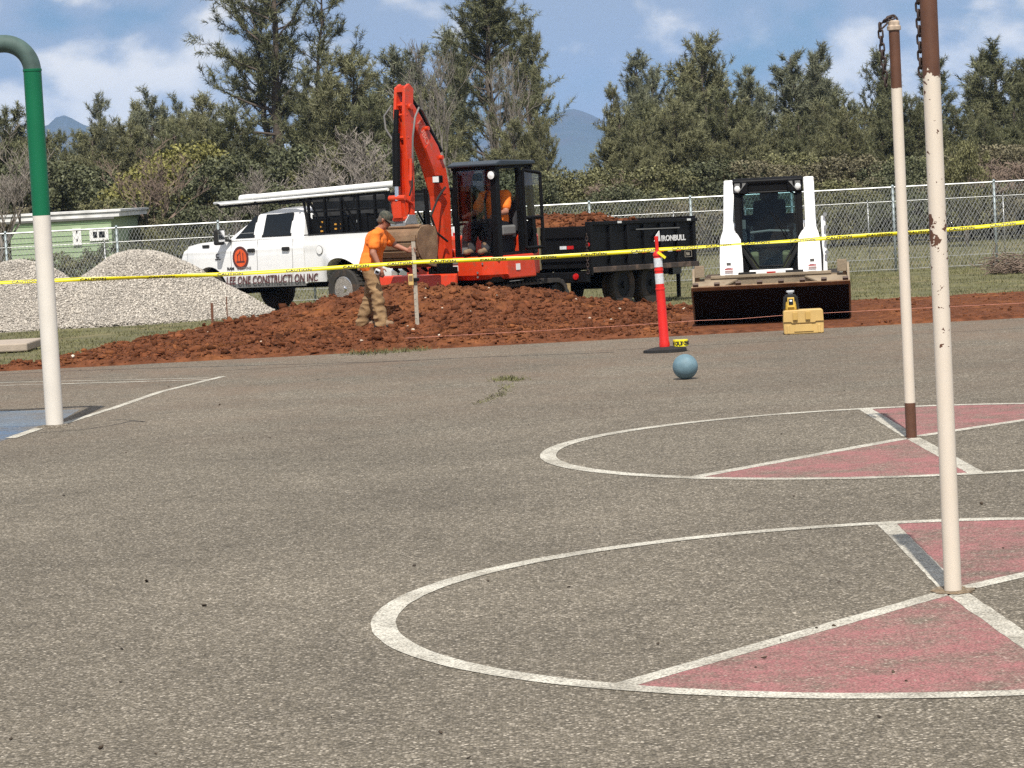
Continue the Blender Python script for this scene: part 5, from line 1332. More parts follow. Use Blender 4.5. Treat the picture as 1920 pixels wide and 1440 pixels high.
# ------------------------------------------------------------------ black dump trailer
def trailer():
    phi = R(57); rz = phi; Yc = 49.3; c = P(1172, 571, Yc)
    hx, hy = math.cos(rz), math.sin(rz); lx, ly = -hy, hx
    ox = c.x - (1.30*hx - 0.92*lx); oy = c.y - (1.30*hy - 0.92*ly)
    t = thing('dump_trailer', 'black steel dump trailer loaded with red dirt behind the excavator', 'trailer', (ox, oy, tz(oy)), rz)
    t.rotation_euler = (0, R(1.2), rz)
    L_, W, z0, z1 = 3.65, 2.06, 0.70, 1.42; y = W/2
    MB().box((L_/2, 0, z0+0.02), (L_, W-0.1, 0.04)).build('bed_floor', M_black, t)
    for s in (-1, 1):
        sd_ = MB().box((L_/2, s*(y-0.02), (z0+z1)/2), (L_, 0.03, z1-z0)).build('side_panel', M_black, t)
        MB().box((L_/2, s*y, z1+0.03), (L_+0.06, 0.09, 0.06)).build('top_rail', M_black, t, bevel=0.008)
        MB().box((L_/2, s*(y+0.01), z0-0.03), (L_, 0.11, 0.09)).build('bottom_rail', mat('dusty_black_steel', (0.05, 0.036, 0.028), 0.8, var=0.4, color2=(0.13, 0.085, 0.06), c2scale=3), t, bevel=0.008)
        for i in range(7):
            x = 0.10 + i*(L_-0.2)/6; MB().box((x, s*(y+0.012), (z0+z1)/2+0.01), (0.07, 0.045, z1-z0-0.06)).build('side_post', M_black, t)
        MB().box((L_*0.62, s*(y+0.045), 1.32), (1.5, 0.012, 0.018)).build('tarp_rail', M_grey, t)
        for i in range(9):
            MB().box((0.55+i*0.30, s*(y+0.045), 0.935), (0.15, 0.006, 0.05)).build('reflector', M_red if i % 2 == 0 else M_reflect, t)
        for x in (0.95, 3.35): MB().box((x, s*(y+0.05), 1.455), (0.11, 0.02, 0.035)).build('marker_light', M_lamp, t)
        for x in (1.3, 2.25):
            wheel(t, (x, s*0.80, 0.385), 0.385, 0.24, 0.20, dish=0.04, out=s, rim_m=M_black)
    for x in (1.3, 2.25): MB().cyl((x, -0.8, 0.385), (x, 0.8, 0.385), 0.06, n=10).build('axle', M_chassis, t)
    MB().box((1.6, 0, 0.55), (3.2, 0.9, 0.16)).box((1.75, 0, 0.45), (1.6, 1.35, 0.12)).build('frame', M_chassis, t)
    MB().box((L_, 0, (z0+z1)/2+0.05), (0.05, W, z1-z0+0.1)).build('front_panel', M_black, t)
    # rear gate, two doors
    for s in (-1, 1):
        g = MB().box((-0.03, s*(y/2), (z0+z1)/2), (0.04, y-0.02, z1-z0-0.02)).build('rear_door', M_black, t, bevel=0.006)
        for zz in (0.85, 1.25): MB().box((-0.065, s*(y/2), zz), (0.03, y-0.06, 0.05)).build('door_rib', M_black, g)
        MB().box((-0.075, s*0.10, 1.06), (0.035, 0.045, z1-z0)).build('lock_bar', mat('yellowed_bar', (0.16, 0.13, 0.075), 0.7), g)
    for yy, m in ((-0.70, M_red), (-0.56, M_reflect), (0.30, M_red), (0.44, M_reflect)):
        MB().box((-0.056, yy, 1.06), (0.006, 0.13, 0.055)).build('reflector', m, t)
    # tail light boxes, bumper and plate
    MB().box((-0.04, 0, 0.56), (0.12, W, 0.18)).build('rear_bumper', M_black, t, bevel=0.01)
    for s in (-1, 1):
        MB().lathe([(0.055, -0.105), (0.05, -0.125), (0, -0.13)], 16, (0, s*0.82, 0.57), 'X').build('tail_light', M_red, t, True)
        MB().box((-0.02, s*(y+0.02), 1.02), (0.06, 0.10, z1-z0+0.14)).build('corner_post', M_black, t)
        MB().lathe([(0.035, -0.055), (0, -0.06)], 12, (0, s*(y+0.02), 1.10), 'X').build('marker_light', M_red, t)
    MB().box((-0.115, -0.55, 0.38), (0.012, 0.32, 0.17)).build('number_plate', mat('faded_plate', (0.30, 0.22, 0.11), 0.6, var=0.3, vscale=20), t)
    MB().prism([(-0.03, 0.78), (-0.75, 0.20), (-0.68, 0.20), (0.0, 0.70)], 0.15, 0.62).build('ramp', mat('scuffed_grey_ramp', (0.10, 0.10, 0.10), 0.7, var=0.3), t)
    # chain along the rear corner
    for i in range(12):
        o = link('chain_link', LINK, None, t); o.location = (-0.09, -y-0.02, 1.25-0.055*i); o.rotation_euler = (0, 0, R(90*(i % 2)+20)); o.scale = (1.1, 1.1, 1.1)
    # tongue
    for s in (-1, 1): MB().beam((L_, s*0.5, 0.55), (L_+1.2, 0, 0.55), 0.08, 0.13).build('tongue_beam', M_black, t)
    MB().box((L_+0.35, 0, 0.78), (0.45, 0.6, 0.36)).build('pump_box', M_black, t, bevel=0.02)
    MB().cyl((L_+1.15, 0, 0.05), (L_+1.15, 0, 0.95), 0.04, n=10).build('jack', M_black, t)
    # lettering
    put_letters('IRONBULL', 0.135, M_letter_white, t, (2.36, -y-0.042, 1.10), (1, 0, 0), (0, 0, 1), bold=0.004, sx=1.35)
    MB().prism([(2.12, 1.10), (2.24, 1.10), (2.30, 1.23), (2.27, 1.10), (2.33, 1.10), (2.30, 1.28), (2.18, 1.20)], -y-0.045, -y-0.036).build('bull_emblem', M_letter_white, t)
    for p in ((3.30, 0.80, 0.24, 0.006), (3.30, 0.905, 0.24, 0.006), (3.18, 0.852, 0.006, 0.11), (3.42, 0.852, 0.006, 0.11)):
        MB().box((p[0], -y-0.042, p[1]), (p[2], 0.004, p[3])).build('sticker_border', M_wood, t)
    put_letters('7000', 0.075, M_wood, t, (3.20, -y-0.042, 0.825), (1, 0, 0), (0, 0, 1))
    # the load
    def hz(x, yv):
        e = sm(0, 0.35, x)*(1-sm(L_-0.9, L_-0.4, x))*(1-sm(0.6, 1.0, abs(yv)))
        pk_ = 0.30*math.exp(-((x-1.1)/0.55)**2) + 0.16*math.exp(-((x-2.15)/0.5)**2) + 0.12
        return 1.18 + e*pk_ + 0.05*mnoise.fractal(Vector((x*3, yv*3, 1)), 1, 2, 4)
    lo = thing('dirt_load', 'red dirt heaped in the dump trailer', 'dirt', t.location, 0); lo.rotation_euler = t.rotation_euler
    o = link('dirt_heap', grid_sheet(list(np.arange(0.02, L_-0.02, 0.05)), list(np.arange(-0.99, 0.991, 0.06)), hz), M_dirt, lo); o.data.shade_smooth()
    r = np.random.default_rng(6); pts = []; sz = []
    for _ in range(900):
        x, yv = r.uniform(0.1, L_-0.3), r.uniform(-0.95, 0.95); s = r.uniform(0.012, 0.05)*(1+(r.random() > 0.95)); pts.append((x, yv, hz(x, yv)+s*0.3)); sz.append(s)
    V, F = rock_cloud(pts, sz, 14); q = link('clods', np_mesh('clods', V, F), M_clod, lo); q['kind'] = 'stuff'
trailer()

# ------------------------------------------------------------------ orange excavator
EXC = {}
def track(parent, y, L_, H_, wd, x0=0.0):
    r = H_/2; pts = [(x0+L_/2-r+r*math.sin(R(a)), r+r*math.cos(R(a))) for a in range(0, 181, 20)] + [(x0-L_/2+r-r*math.sin(R(a)), r-r*math.cos(R(a))) for a in range(0, 181, 20)]
    n = len(pts); tr = MB()
    inn = [(x0+(x-x0)*0.93, r+(z-r)*0.86) for x, z in pts]
    for i in range(n):
        j = (i+1) % n
        tr.add([(pts[i][0], y-wd/2, pts[i][1]), (pts[i][0], y+wd/2, pts[i][1]), (pts[j][0], y+wd/2, pts[j][1]), (pts[j][0], y-wd/2, pts[j][1]), (inn[i][0], y-wd/2, inn[i][1]), (inn[i][0], y+wd/2, inn[i][1]), (inn[j][0], y+wd/2, inn[j][1]), (inn[j][0], y-wd/2, inn[j][1])],
               [(0, 1, 2, 3), (7, 6, 5, 4), (0, 3, 7, 4), (1, 5, 6, 2)])
    o = tr.build('track', M_dirtyrubber, parent)
    per = [0]
    for i in range(n): a, b = pts[i], pts[(i+1) % n]; per.append(per[-1]+math.hypot(b[0]-a[0], b[1]-a[1]))
    lug = MB().box((0, 0, 0.012), (0.05, wd*0.96, 0.03)).mesh('track_pad'); lug.materials.append(M_dirtyrubber)
    k = int(per[-1]/0.11)
    for q in range(k):
        s = per[-1]*q/k; i = max(i for i in range(n) if per[i] <= s); u = (s-per[i])/(per[i+1]-per[i]); a, b = pts[i], pts[(i+1) % n]
        p = link('track_pad', lug, None, o); p.location = (a[0]+(b[0]-a[0])*u, y, a[1]+(b[1]-a[1])*u); p.rotation_euler = (0, -math.atan2(b[1]-a[1], b[0]-a[0]), 0)
    fr = MB()
    for i in range(5):
        x = x0 - L_/2 + r + (L_-2*r)*i/4; rr = r*0.78 if i in (0, 4) else r*0.36
        fr.cyl((x, y-wd*0.35, r if i in (0, 4) else rr+0.05), (x, y+wd*0.35, r if i in (0, 4) else rr+0.05), rr, n=14)
    fr.box((x0, y, r*1.05), (L_-2*r, wd*0.5, r*0.8)).build('roller_frame', M_blackmatte, o)
    return o
def excavator():
    rz = R(-123); hx, hy = math.cos(rz), math.sin(rz); lx, ly = -hy, hx
    c = P(937, 400, 45.3); ox = c.x-(0.85*hx+1.0*lx); oy = c.y-(0.85*hy+1.0*ly)
    t = thing('excavator', 'orange-red compact excavator with black open cab and raised boom', 'excavator', (ox, oy, tz(oy)), rz)
    EXC.update(t=t, rz=rz)
    z = 0
    for s in (-1, 1): track(t, 0.72*s, 2.2, 0.56, 0.36, -0.15)
    MB().box((-0.15, 0, 0.42), (1.3, 1.15, 0.24)).cyl((-0.1, 0, 0.5), (-0.1, 0, 0.68), 0.42, n=24).build('undercarriage', M_chassis, t)
    MB().prism([(1.42, 0.36), (1.50, 0.34), (1.55, 0.55), (1.52, 0.78), (1.45, 0.80), (1.47, 0.55)], -0.92, 0.55).build('dozer_blade', M_orange, t, bevel=0.01)
    for s in (-1, 1): MB().beam((0.2, 0.4*s, 0.42), (1.45, 0.4*s, 0.5), 0.1, 0.12).build('blade_arm', M_orange, t)
    # house
    hs = [(0.92, 0.66), (0.98, 0.74), (0.98, 0.98), (0.94, 1.03), (-0.0, 1.03), (-0.05, 0.66)]
    def round_(x, y, z_): return (x - (0.18*sm(0.72, 1.05, y) if x > 0.8 else 0), y, z_)
    o = link('front_skirt', shaped_prism(hs, 0.08, 1.06, (0.74, 0.9), (), (0.3, 0.5, 0.7, 0.8, 0.9, 0.98), round_), M_orange, t)
    b = o.modifiers.new('b', 'BEVEL'); b.width = 0.035; b.segments = 3; b.limit_method = 'ANGLE'; b.angle_limit = R(40)
    for zz in (0.71, 0.78, 0.92): MB().cyl((0.993, 0.62+0.1*(zz > 0.8), zz), (0.998, 0.62+0.1*(zz > 0.8), zz), 0.018, n=10).build('bolt', M_grey, o)
    MB().box((0.987, 0.20, 0.86), (0.008, 0.10, 0.09)).build('warning_sticker', M_whiteplastic, o)
    MB().box((0.987, 0.20, 0.95), (0.008, 0.10, 0.05)).build('serial_sticker', M_grey, o)
    MB().box((0.5, 1.068, 0.84), (0.12, 0.006, 0.10)).build('side_sticker', M_whiteplastic, o)
    rear = []
    for a in range(-90, 91, 15): rear.append((-0.25-0.85*math.cos(R(a)), 0.84*math.sin(R(a))))
    MB().prism(rear + [(-0.05, 0.84), (-0.05, -0.84)], 0.66, 1.35, 'Z').build('counterweight', M_orange, t, bevel=0.06)
    MB().prism([(0.08, -1.0), (0.72, -0.95), (0.78, -0.35), (0.08, -0.2)], 0.70, 1.15, 'Z').build('engine_cover', M_orange, t, bevel=0.05)
    MB().box((0.30, 0, 0.66), (1.2, 1.9, 0.08)).build('deck', M_chassis, t)
    # cab frame
    x0, x1, y0, y1, zf, zt = -0.20, 0.88, 0.14, 0.98, 1.03, 2.46
    cab = MB()
    def post(a, b, w_=0.07, h_=0.07, up=(1, 0, 0)): cab.beam(a, b, w_, h_, up)
    post((x1-0.02, y1-0.04, zf), (x1-0.06, y1-0.06, zt), 0.10, 0.12); post((x1-0.02, y0+0.04, zf), (x1-0.06, y0+0.04, zt), 0.06, 0.07)
    post((x0+0.36, y1-0.04, zf), (x0+0.34, y1-0.06, zt), 0.06, 0.10); post((x0, y1-0.04, zf), (x0+0.05, y1-0.06, zt), 0.08, 0.10); post((x0, y0+0.04, zf), (x0+0.05, y0+0.04, zt), 0.08, 0.10)
    for za in (zf+0.02, zt-0.03): cab.beam((x1-0.03, y0, za), (x1-0.03, y1, za), 0.06, 0.06); cab.beam((x0+0.02, y0, za), (x0+0.02, y1, za), 0.06, 0.06); cab.beam((x0, y1-0.05, za), (x1, y1-0.05, za), 0.06, 0.06); cab.beam((x0, y0+0.04, za), (x1, y0+0.04, za), 0.06, 0.06)
    cab.beam((x0, y0+0.03, 1.55), (x1, y0+0.03, 1.55), 0.035, 0.04)
    cab.build('cab_frame', M_black, t)
    roof = [(x0-0.05, zt-0.02), (x0-0.02, zt+0.05), (x1-0.12, zt+0.075), (x1+0.05, zt+0.02), (x1+0.05, zt-0.02)]
    MB().prism(roof, y0-0.05, y1+0.04).build('cab_roof', mat('blue_black_paint', (0.018, 0.026, 0.034), 0.3), t, bevel=0.03)
    MB().box(((x0+x1)/2, (y0+y1)/2, zf+0.02), (x1-x0-0.06, y1-y0-0.06, 0.05)).build('cab_floor', M_chassis, t)
    MB().box((x0+0.03, (y0+y1)/2, 1.30), (0.04, y1-y0-0.12, 0.5)).build('cab_rear_wall', M_black, t)
    # windows
    MB().box((x1-0.035, (y0+y1)/2, 1.83), (0.008, y1-y0-0.16, 1.10)).build('front_window', M_clear, t)
    MB().box(((x0+x1)/2, y0+0.03, 2.0), (x1-x0-0.16, 0.008, 0.82)).build('right_window', M_clear, t)
    MB().box((x0+0.03, (y0+y1)/2, 1.98), (0.008, y1-y0-0.16, 0.78)).build('rear_window', M_clear, t)
    # cab door folded back
    d = MB()
    q0, q1 = Vector((x0+0.34, y1+0.03, 0)), Vector((x0+0.0, y1+0.14, 0))
    for a, b in (((q0.x, q0.y, 1.12), (q0.x, q0.y, 2.36)), ((q1.x, q1.y, 1.12), (q1.x, q1.y, 2.30)), ((q0.x, q0.y, 2.36), (q1.x, q1.y, 2.30)), ((q0.x, q0.y, 1.12), (q1.x, q1.y, 1.12)), ((q0.x, q0.y, 1.6), (q1.x, q1.y, 1.6))): d.tube([a, b], 0.028, 8)
    dr = d.build('cab_door', M_black, t)
    MB().add([(q0.x, q0.y, 1.6), (q1.x, q1.y, 1.6), (q1.x, q1.y, 2.28), (q0.x, q0.y, 2.34)], [(0, 1, 2, 3)]).build('door_window', M_clear, dr)
    for yy, zz, par in ((0.94, 2.30, t),):
        l_ = MB().lathe([(0.062, -0.05), (0.075, 0.0), (0.078, 0.03), (0.06, 0.045)], 18, (x1+0.03, yy, zz), 'X').build('work_light', M_black, t, True)
        MB().lathe([(0.062, 0.047), (0.0, 0.058)], 18, (x1+0.03, yy, zz), 'X').build('lens', M_lamp, l_, True)
    # seat, consoles, levers
    MB().box((0.22, 0.52, 1.33), (0.46, 0.46, 0.12)).box((-0.04, 0.52, 1.62), (0.12, 0.46, 0.52), Matrix.Rotation(R(-8), 3, 'Y')).box((0.20, 0.52, 1.18), (0.4, 0.4, 0.24)).build('seat', M_darkpants, t, bevel=0.04)
    for yy in (0.25, 0.82): 
        c_ = MB().box((0.40, yy, 1.42), (0.40, 0.12, 0.16)).build('console', M_grey, t, bevel=0.03)
        MB().cyl((0.56, yy, 1.46), (0.58, yy, 1.62), 0.014, n=8).ball((0.585, yy, 1.65), 0.035, 12, (0.9, 0.9, 1.3)).build('joystick', M_blackmatte, c_)
    for yy in (0.50, 0.62): MB().tube([(0.62, yy, 1.06), (0.64, yy, 1.38), (0.58, yy, 1.50)], 0.010, 8).build('travel_lever', M_grey, t)
    MB().prism([(0.66, 1.06), (0.80, 1.06), (0.76, 1.48), (0.62, 1.58), (0.58, 1.52)], 0.20, 0.36).build('display_console', M_grey, t, bevel=0.025)
    # boom: box section bent at an elbow
    by = -0.02
    # swing post
    MB().cyl((1.02, by, 0.50), (1.02, by, 0.98), 0.14, n=18).box((1.05, by, 0.72), (0.32, 0.34, 0.34)).build('swing_post', M_chassis, t)
    f = [(0.96, 0.70), (0.88, 0.86), (0.86, 1.55), (0.84, 2.05), (0.93, 2.42), (1.16, 2.80), (1.70, 3.30), (1.96, 3.52), (2.06, 3.50), (2.09, 3.38), (1.92, 3.16), (1.55, 2.68), (1.32, 2.32), (1.22, 2.02), (1.16, 1.5), (1.08, 0.84), (1.05, 0.70)]
    f = [(1.08+(x-0.96)*0.84, zz) for x, zz in f]
    bm_ = MB().prism([(x, zz) for x, zz in f], by-0.098, by+0.098).build('boom', M_orange, t, bevel=0.018)
    for s in (-1, 1): MB().prism([(1.12, 2.05), (1.28, 2.05), (1.43, 2.42), (1.62, 2.78), (1.51, 2.86), (1.26, 2.50)], by+0.098*s, by+0.108*s).build('boom_plate', M_orange, bm_)
    for x_, z_ in ((1.22, 2.62), (1.57, 3.08)):
        MB().cyl((x_, by-0.15, z_), (x_, by+0.15, z_), 0.035, n=12).build('pin', M_orange, bm_)
    d_ = Vector((0.543, 0, 0.84))
    put_letters('KUBOTA', 0.135, M_letter_pale, bm_, (1.805, by+0.100, 3.17), (-d_.x, 0, -d_.z), (d_.z, 0, -d_.x) if False else (-d_.z, 0, d_.x), bold=0.002, sx=1.15)
    # work light on the boom
    wl = MB().box((1.30, by+0.16, 2.28), (0.10, 0.14, 0.12)).build('boom_light', M_black, t, bevel=0.015)
    MB().box((1.355, by+0.16, 2.28), (0.008, 0.11, 0.09)).build('lens', M_lamp, wl)
    # boom cylinder, dark, in front of the boom foot
    MB().cyl((1.22, by, 0.72), (1.38, by, 1.55), 0.065, n=14).cyl((1.38, by, 1.55), (1.44, by, 2.15), 0.035, n=12).build('boom_cylinder', M_black, t, True)
    # arm cylinder on top of the boom
    MB().cyl((1.15, by, 2.72), (1.72, by, 3.42), 0.055, n=14).cyl((1.72, by, 3.42), (2.02, by, 3.72), 0.03, n=12).build('arm_cylinder', M_black, t, True)
    # arm
    a = [(1.93, 3.70), (2.04, 3.78), (2.16, 3.72), (2.22, 3.30), (2.20, 2.4), (2.17, 1.72), (2.08, 1.70), (2.03, 2.4), (1.98, 3.30)]
    am = MB()
    for s in (-1, 1): am.prism(a, by+0.055*s, by+0.105*s)
    am.prism([(1.98, 3.2), (2.10, 3.2), (2.10, 1.75), (2.07, 1.75)], by-0.05, by+0.05)
    am.box((2.06, by, 3.70), (0.20, 0.12, 0.10))
    for z_ in (3.45, 3.30, 2.95): am.cyl((2.14, by-0.11, z_), (2.14, by+0.11, z_), 0.022, n=10)
    am.cyl((2.07, by-0.15, 3.42), (2.07, by+0.15, 3.42), 0.05, n=14).build('arm', M_orange, t, bevel=0.006)
    # bucket cylinder along the front of the arm
    MB().cyl((2.27, by, 3.38), (2.33, by, 2.98), 0.040, n=12).cyl((2.32, by, 3.02), (2.38, by, 2.20), 0.062, n=14).build('bucket_cylinder', M_black, t, True)
    MB().cyl((2.375, by, 2.22), (2.39, by, 1.98), 0.032, n=12).build('cylinder_rod', M_chrome, t, True)
    lk = MB()
    for s in (-1, 1):
        lk.beam((2.38, by+0.10*s, 2.02), (2.13, by+0.10*s, 1.92), 0.03, 0.08, (0, 1, 0)); lk.beam((2.38, by+0.08*s, 2.02), (2.34, by+0.08*s, 1.70), 0.03, 0.09, (0, 1, 0))
    lk.cyl((2.38, by-0.15, 2.02), (2.38, by+0.15, 2.02), 0.045, n=12); lk.box((2.36, by, 1.84), (0.10, 0.16, 0.26)).cyl((2.33, by-0.14, 1.70), (2.33, by+0.14, 1.70), 0.04, n=12).build('bucket_link', M_orange, t, bevel=0.006)
    cp = MB()
    for s in (-1, 1): cp.prism([(2.08, 1.60), (2.12, 1.75), (2.30, 1.76), (2.42, 1.64), (2.40, 1.58), (2.10, 1.56)], by+0.12*s, by+0.15*s)
    cp.box((2.25, by, 1.60), (0.36, 0.30, 0.05)).build('coupler', M_steel, t, bevel=0.006)
    # hoses
    MB().tube([(2.12, by+0.14, 2.55), (2.16, by+0.20, 2.95), (2.10, by+0.22, 3.25), (1.95, by+0.20, 3.40), (1.80, by+0.16, 3.36), (1.62, by+0.15, 3.15)], 0.016, 8).build('hose', M_grey, t, True)
    MB().tube([(2.20, by-0.14, 2.90), (2.25, by-0.24, 3.10), (2.24, by-0.26, 3.30), (2.16, by-0.16, 3.46)], 0.016, 8).build('hose', M_grey, t, True)
    MB().tube([(1.30, by+0.17, 2.15), (1.55, by+0.20, 2.0), (1.75, by+0.18, 1.72), (1.62, by+0.18, 1.45), (1.30, by+0.16, 1.30)], 0.018, 8).build('hose', M_blackmatte, t, True)
    MB().tube([(2.16, by+0.13, 2.5), (2.20, by+0.17, 2.2), (2.28, by+0.16, 2.05)], 0.014, 8).build('hose', M_blackmatte, t, True)
    MB().cyl((2.16, by+0.135, 2.62), (2.19, by+0.135, 2.28), 0.03, n=10).build('hose_guard', M_orange, t, True)
    # bucket
    W = 0.84; yb0, yb1 = by-W/2, by+W/2
    shell = [(2.02, 1.56), (2.20, 1.59), (2.40, 1.57), (2.50, 1.50), (2.535, 1.40), (2.53, 1.28), (2.49, 1.16), (2.41, 1.06), (2.30, 0.99), (2.16, 0.95), (2.04, 0.93)]
    bk = MB(); n = len(shell); th = 0.025
    inn = []
    for i, (x, zz) in enumerate(shell):
        p0_, p1_ = shell[max(0, i-1)], shell[min(n-1, i+1)]; dx, dz = p1_[0]-p0_[0], p1_[1]-p0_[1]; l_ = math.hypot(dx, dz); inn.append((x+dz/l_*th, zz-dx/l_*th))
    bk.prism(shell + inn[::-1], yb0, yb1)
    bo = bk.build('bucket_shell', M_bronze, t)
    for yv in (yb0, yb1-0.0): MB().prism(shell + [(1.98, 1.20), (1.97, 1.42)], yv-0.014, yv+0.014).build('bucket_side', M_bronze, bo, bevel=0.004)
    for i in (2, 4, 5, 6, 7):
        x, zz = shell[i]; p0_, p1_ = shell[i-1], shell[i+1]; dx, dz = p1_[0]-p0_[0], p1_[1]-p0_[1]; l_ = math.hypot(dx, dz); nx, nz = -dz/l_, dx/l_
        MB().beam((x+nx*0.012, yb0+0.005, zz+nz*0.012), (x+nx*0.012, yb1-0.005, zz+nz*0.012), 0.028, 0.10, (dx/l_, 0, dz/l_)).build('wear_strip', M_bronze, bo, bevel=0.005)
    for k in range(5):
        yv = yb0+0.06+(W-0.12)*k/4; MB().beam((2.05, yv, 0.935), (1.93, yv, 0.86), 0.06, 0.05, (0, 0, 1), 0.04, 0.02).build('tooth', M_chassis, bo)
    # the boom stands a little towards the cab side
    for o in list(t.children):
        k = o.name.split('.')[0]
        if k == 'boom': o.location.y += 0.10
        elif k in ('swing_post', 'boom_cylinder', 'boom_light'): o.location.y += 0.10; o.location.x += 0.11
        elif k in ('arm', 'bucket_cylinder', 'cylinder_rod', 'bucket_link', 'coupler', 'hose', 'hose_guard', 'bucket_shell', 'arm_cylinder'): o.location.y += 0.10; o.location.x += -0.07
excavator()

# ------------------------------------------------------------------ white track loader with its bucket
def loader():
    rz = R(-96); c = P(1453, 600, 39.9)
    t = thing('track_loader', 'white compact track loader facing the court with a wide tan bucket', 'loader', (c.x, 40.05, tz(40.05)+0.0), rz); t.scale = (1, 1, 0.955)
    for s in (-1, 1):
        track(t, 0.74*s, 1.95, 0.62, 0.40, -0.45)
    MB().box((-0.45, 0, 0.45), (1.7, 1.0, 0.5)).build('chassis', M_chassis, t)
    MB().prism([(-1.45, 0.35), (-1.45, 1.25), (-1.2, 1.40), (-0.7, 1.35), (-0.7, 0.35)], -0.62, 0.62).build('engine_housing', M_white, t, bevel=0.05)
    # cab
    x0, x1, w, zb, zt = -0.95, 0.42, 0.47, 0.66, 2.04
    fr = MB()
    for s in (-1, 1):
        fr.beam((x1-0.02, s*(w-0.045), zb+0.45), (x1-0.13, s*(w-0.045), zt-0.08), 0.085, 0.10, (1, 0, 0))
        fr.beam((x1-0.13, s*(w-0.045), zt-0.07), (x0, s*(w-0.045), zt-0.05), 0.09, 0.10)
        fr.beam((x0+0.04, s*(w-0.05), 1.0), (x0+0.04, s*(w-0.05), zt-0.06), 0.08, 0.08, (1, 0, 0))
        fr.beam((x1-0.02, s*(w-0.045), zb+0.47), (x1+0.12, s*0.20, zb+0.07), 0.06, 0.075, (1, 0, 0))
        fr.beam((x1-0.05, s*(w-0.05), zb+0.45), (x0, s*(w-0.05), zb+0.45), 0.06, 0.08)
    fr.beam((x1+0.12, -0.22, zb+0.07), (x1+0.12, 0.22, zb+0.07), 0.06, 0.07)
    fr.beam((x1-0.12, -w, zt-0.10), (x1-0.12, w, zt-0.10), 0.09, 0.16)
    fr.build('cab_frame', M_black, t, bevel=0.012)
    MB().prism([(x0-0.04, zt-0.06), (x0, zt+0.0), (x1-0.10, zt+0.025), (x1-0.04, zt-0.02), (x1-0.06, zt-0.08)], -w-0.01, w+0.01).build('cab_roof', M_black, t, bevel=0.02)
    for s in (-1, 1):
        MB().box(((x0+x1)/2-0.02, s*(w-0.015), 1.55), (x1-x0-0.15, 0.012, 0.78)).build('side_screen', M_cabglass, t)
        MB().box(((x0+x1)/2, s*(w-0.03), 0.93), (x1-x0-0.1, 0.02, 0.40)).build('cab_side', M_black, t)
        h = MB().prism([(x1-0.16, s*0.245), (x1-0.02, s*0.27), (x1+0.0, s*0.36), (x1-0.06, s*0.475), (x1-0.16, s*0.475)] if s > 0 else [(x1-0.16, s*0.245), (x1-0.16, s*0.475), (x1-0.06, s*0.475), (x1+0.0, s*0.36), (x1-0.02, s*0.27)], zt-0.20, zt-0.015, 'Z').build('light_housing', M_black, t, bevel=0.015)
        l_ = MB().add([(x1+0.004, s*0.29, zt-0.045), (x1-0.02, s*0.45, zt-0.045), (x1-0.02, s*0.455, zt-0.17), (x1-0.006, s*0.40, zt-0.18)], [(0, 1, 2, 3)]).build('headlight', M_grey, h)
        MB().ball((x1-0.015, s*0.415, zt-0.125), 0.042, 12, (0.5, 1, 1.1)).build('bulb', M_lamp, h)
    MB().box((x0+0.03, 0, 1.2), (0.04, 2*w-0.12, 0.9-0.42+0.1)).build('cab_back', M_black, t)
    MB().box((x0+0.05, 0, 1.72), (0.012, 0.72, 0.40)).build('rear_window', M_cabglass, t)
    for a, b in (((x0+0.05, -0.38, 1.50), (x0+0.05, 0.38, 1.50)), ((x0+0.05, -0.38, 1.94), (x0+0.05, 0.38, 1.94)), ((x0+0.05, -0.38, 1.50), (x0+0.05, -0.38, 1.94)), ((x0+0.05, 0.38, 1.50), (x0+0.05, 0.38, 1.94))):
        MB().beam(a, b, 0.03, 0.03).build('rear_window_frame', M_black, t)
    # front door glass, a tall pane narrowing to the foot
    dp = [(-0.385, zb+0.50), (-0.17, zb+0.13), (0.17, zb+0.13), (0.385, zb+0.50), (0.375, zt-0.24), (0.30, zt-0.19), (-0.30, zt-0.19), (-0.375, zt-0.24)]
    def dx(z): return x1+0.035 - 0.13*sm(1.0, 2.0, z) + 0.09*sm(1.15, 0.7, z)
    door = MB().add([(dx(z), y, z) for y, z in dp], [tuple(range(8))]).build('door_glass', M_cabglass, t)
    MB().tube([(dx(z)+0.012, y, z) for y, z in dp + dp[:1]], 0.016, 6).build('door_seal', M_black, door)
    MB().beam((dx(1.1)+0.02, 0.26, 1.12), (dx(1.55)+0.02, 0.02, 1.58), 0.010, 0.012).beam((dx(1.1)+0.02, 0.30, 1.12), (dx(1.5)+0.02, 0.10, 1.52), 0.008, 0.010).build('wiper', M_black, door)
    # inside: seat, lap bar, joysticks, foot pods
    MB().box((-0.35, 0, 1.10), (0.50, 0.50, 0.14)).box((-0.60, 0, 1.42), (0.14, 0.46, 0.62), Matrix.Rotation(R(-6), 3, 'Y')).box((-0.64, 0, 1.82), (0.10, 0.26, 0.20)).build('seat', mat('dark_grey_seat', (0.055, 0.055, 0.058), 0.8), t, bevel=0.05)
    MB().tube([(-0.05, -0.30, 1.25), (0.08, -0.26, 1.27), (0.12, 0, 1.29), (0.08, 0.26, 1.27), (-0.05, 0.30, 1.25)], 0.02, 8).build('lap_bar', M_grey, t, True)
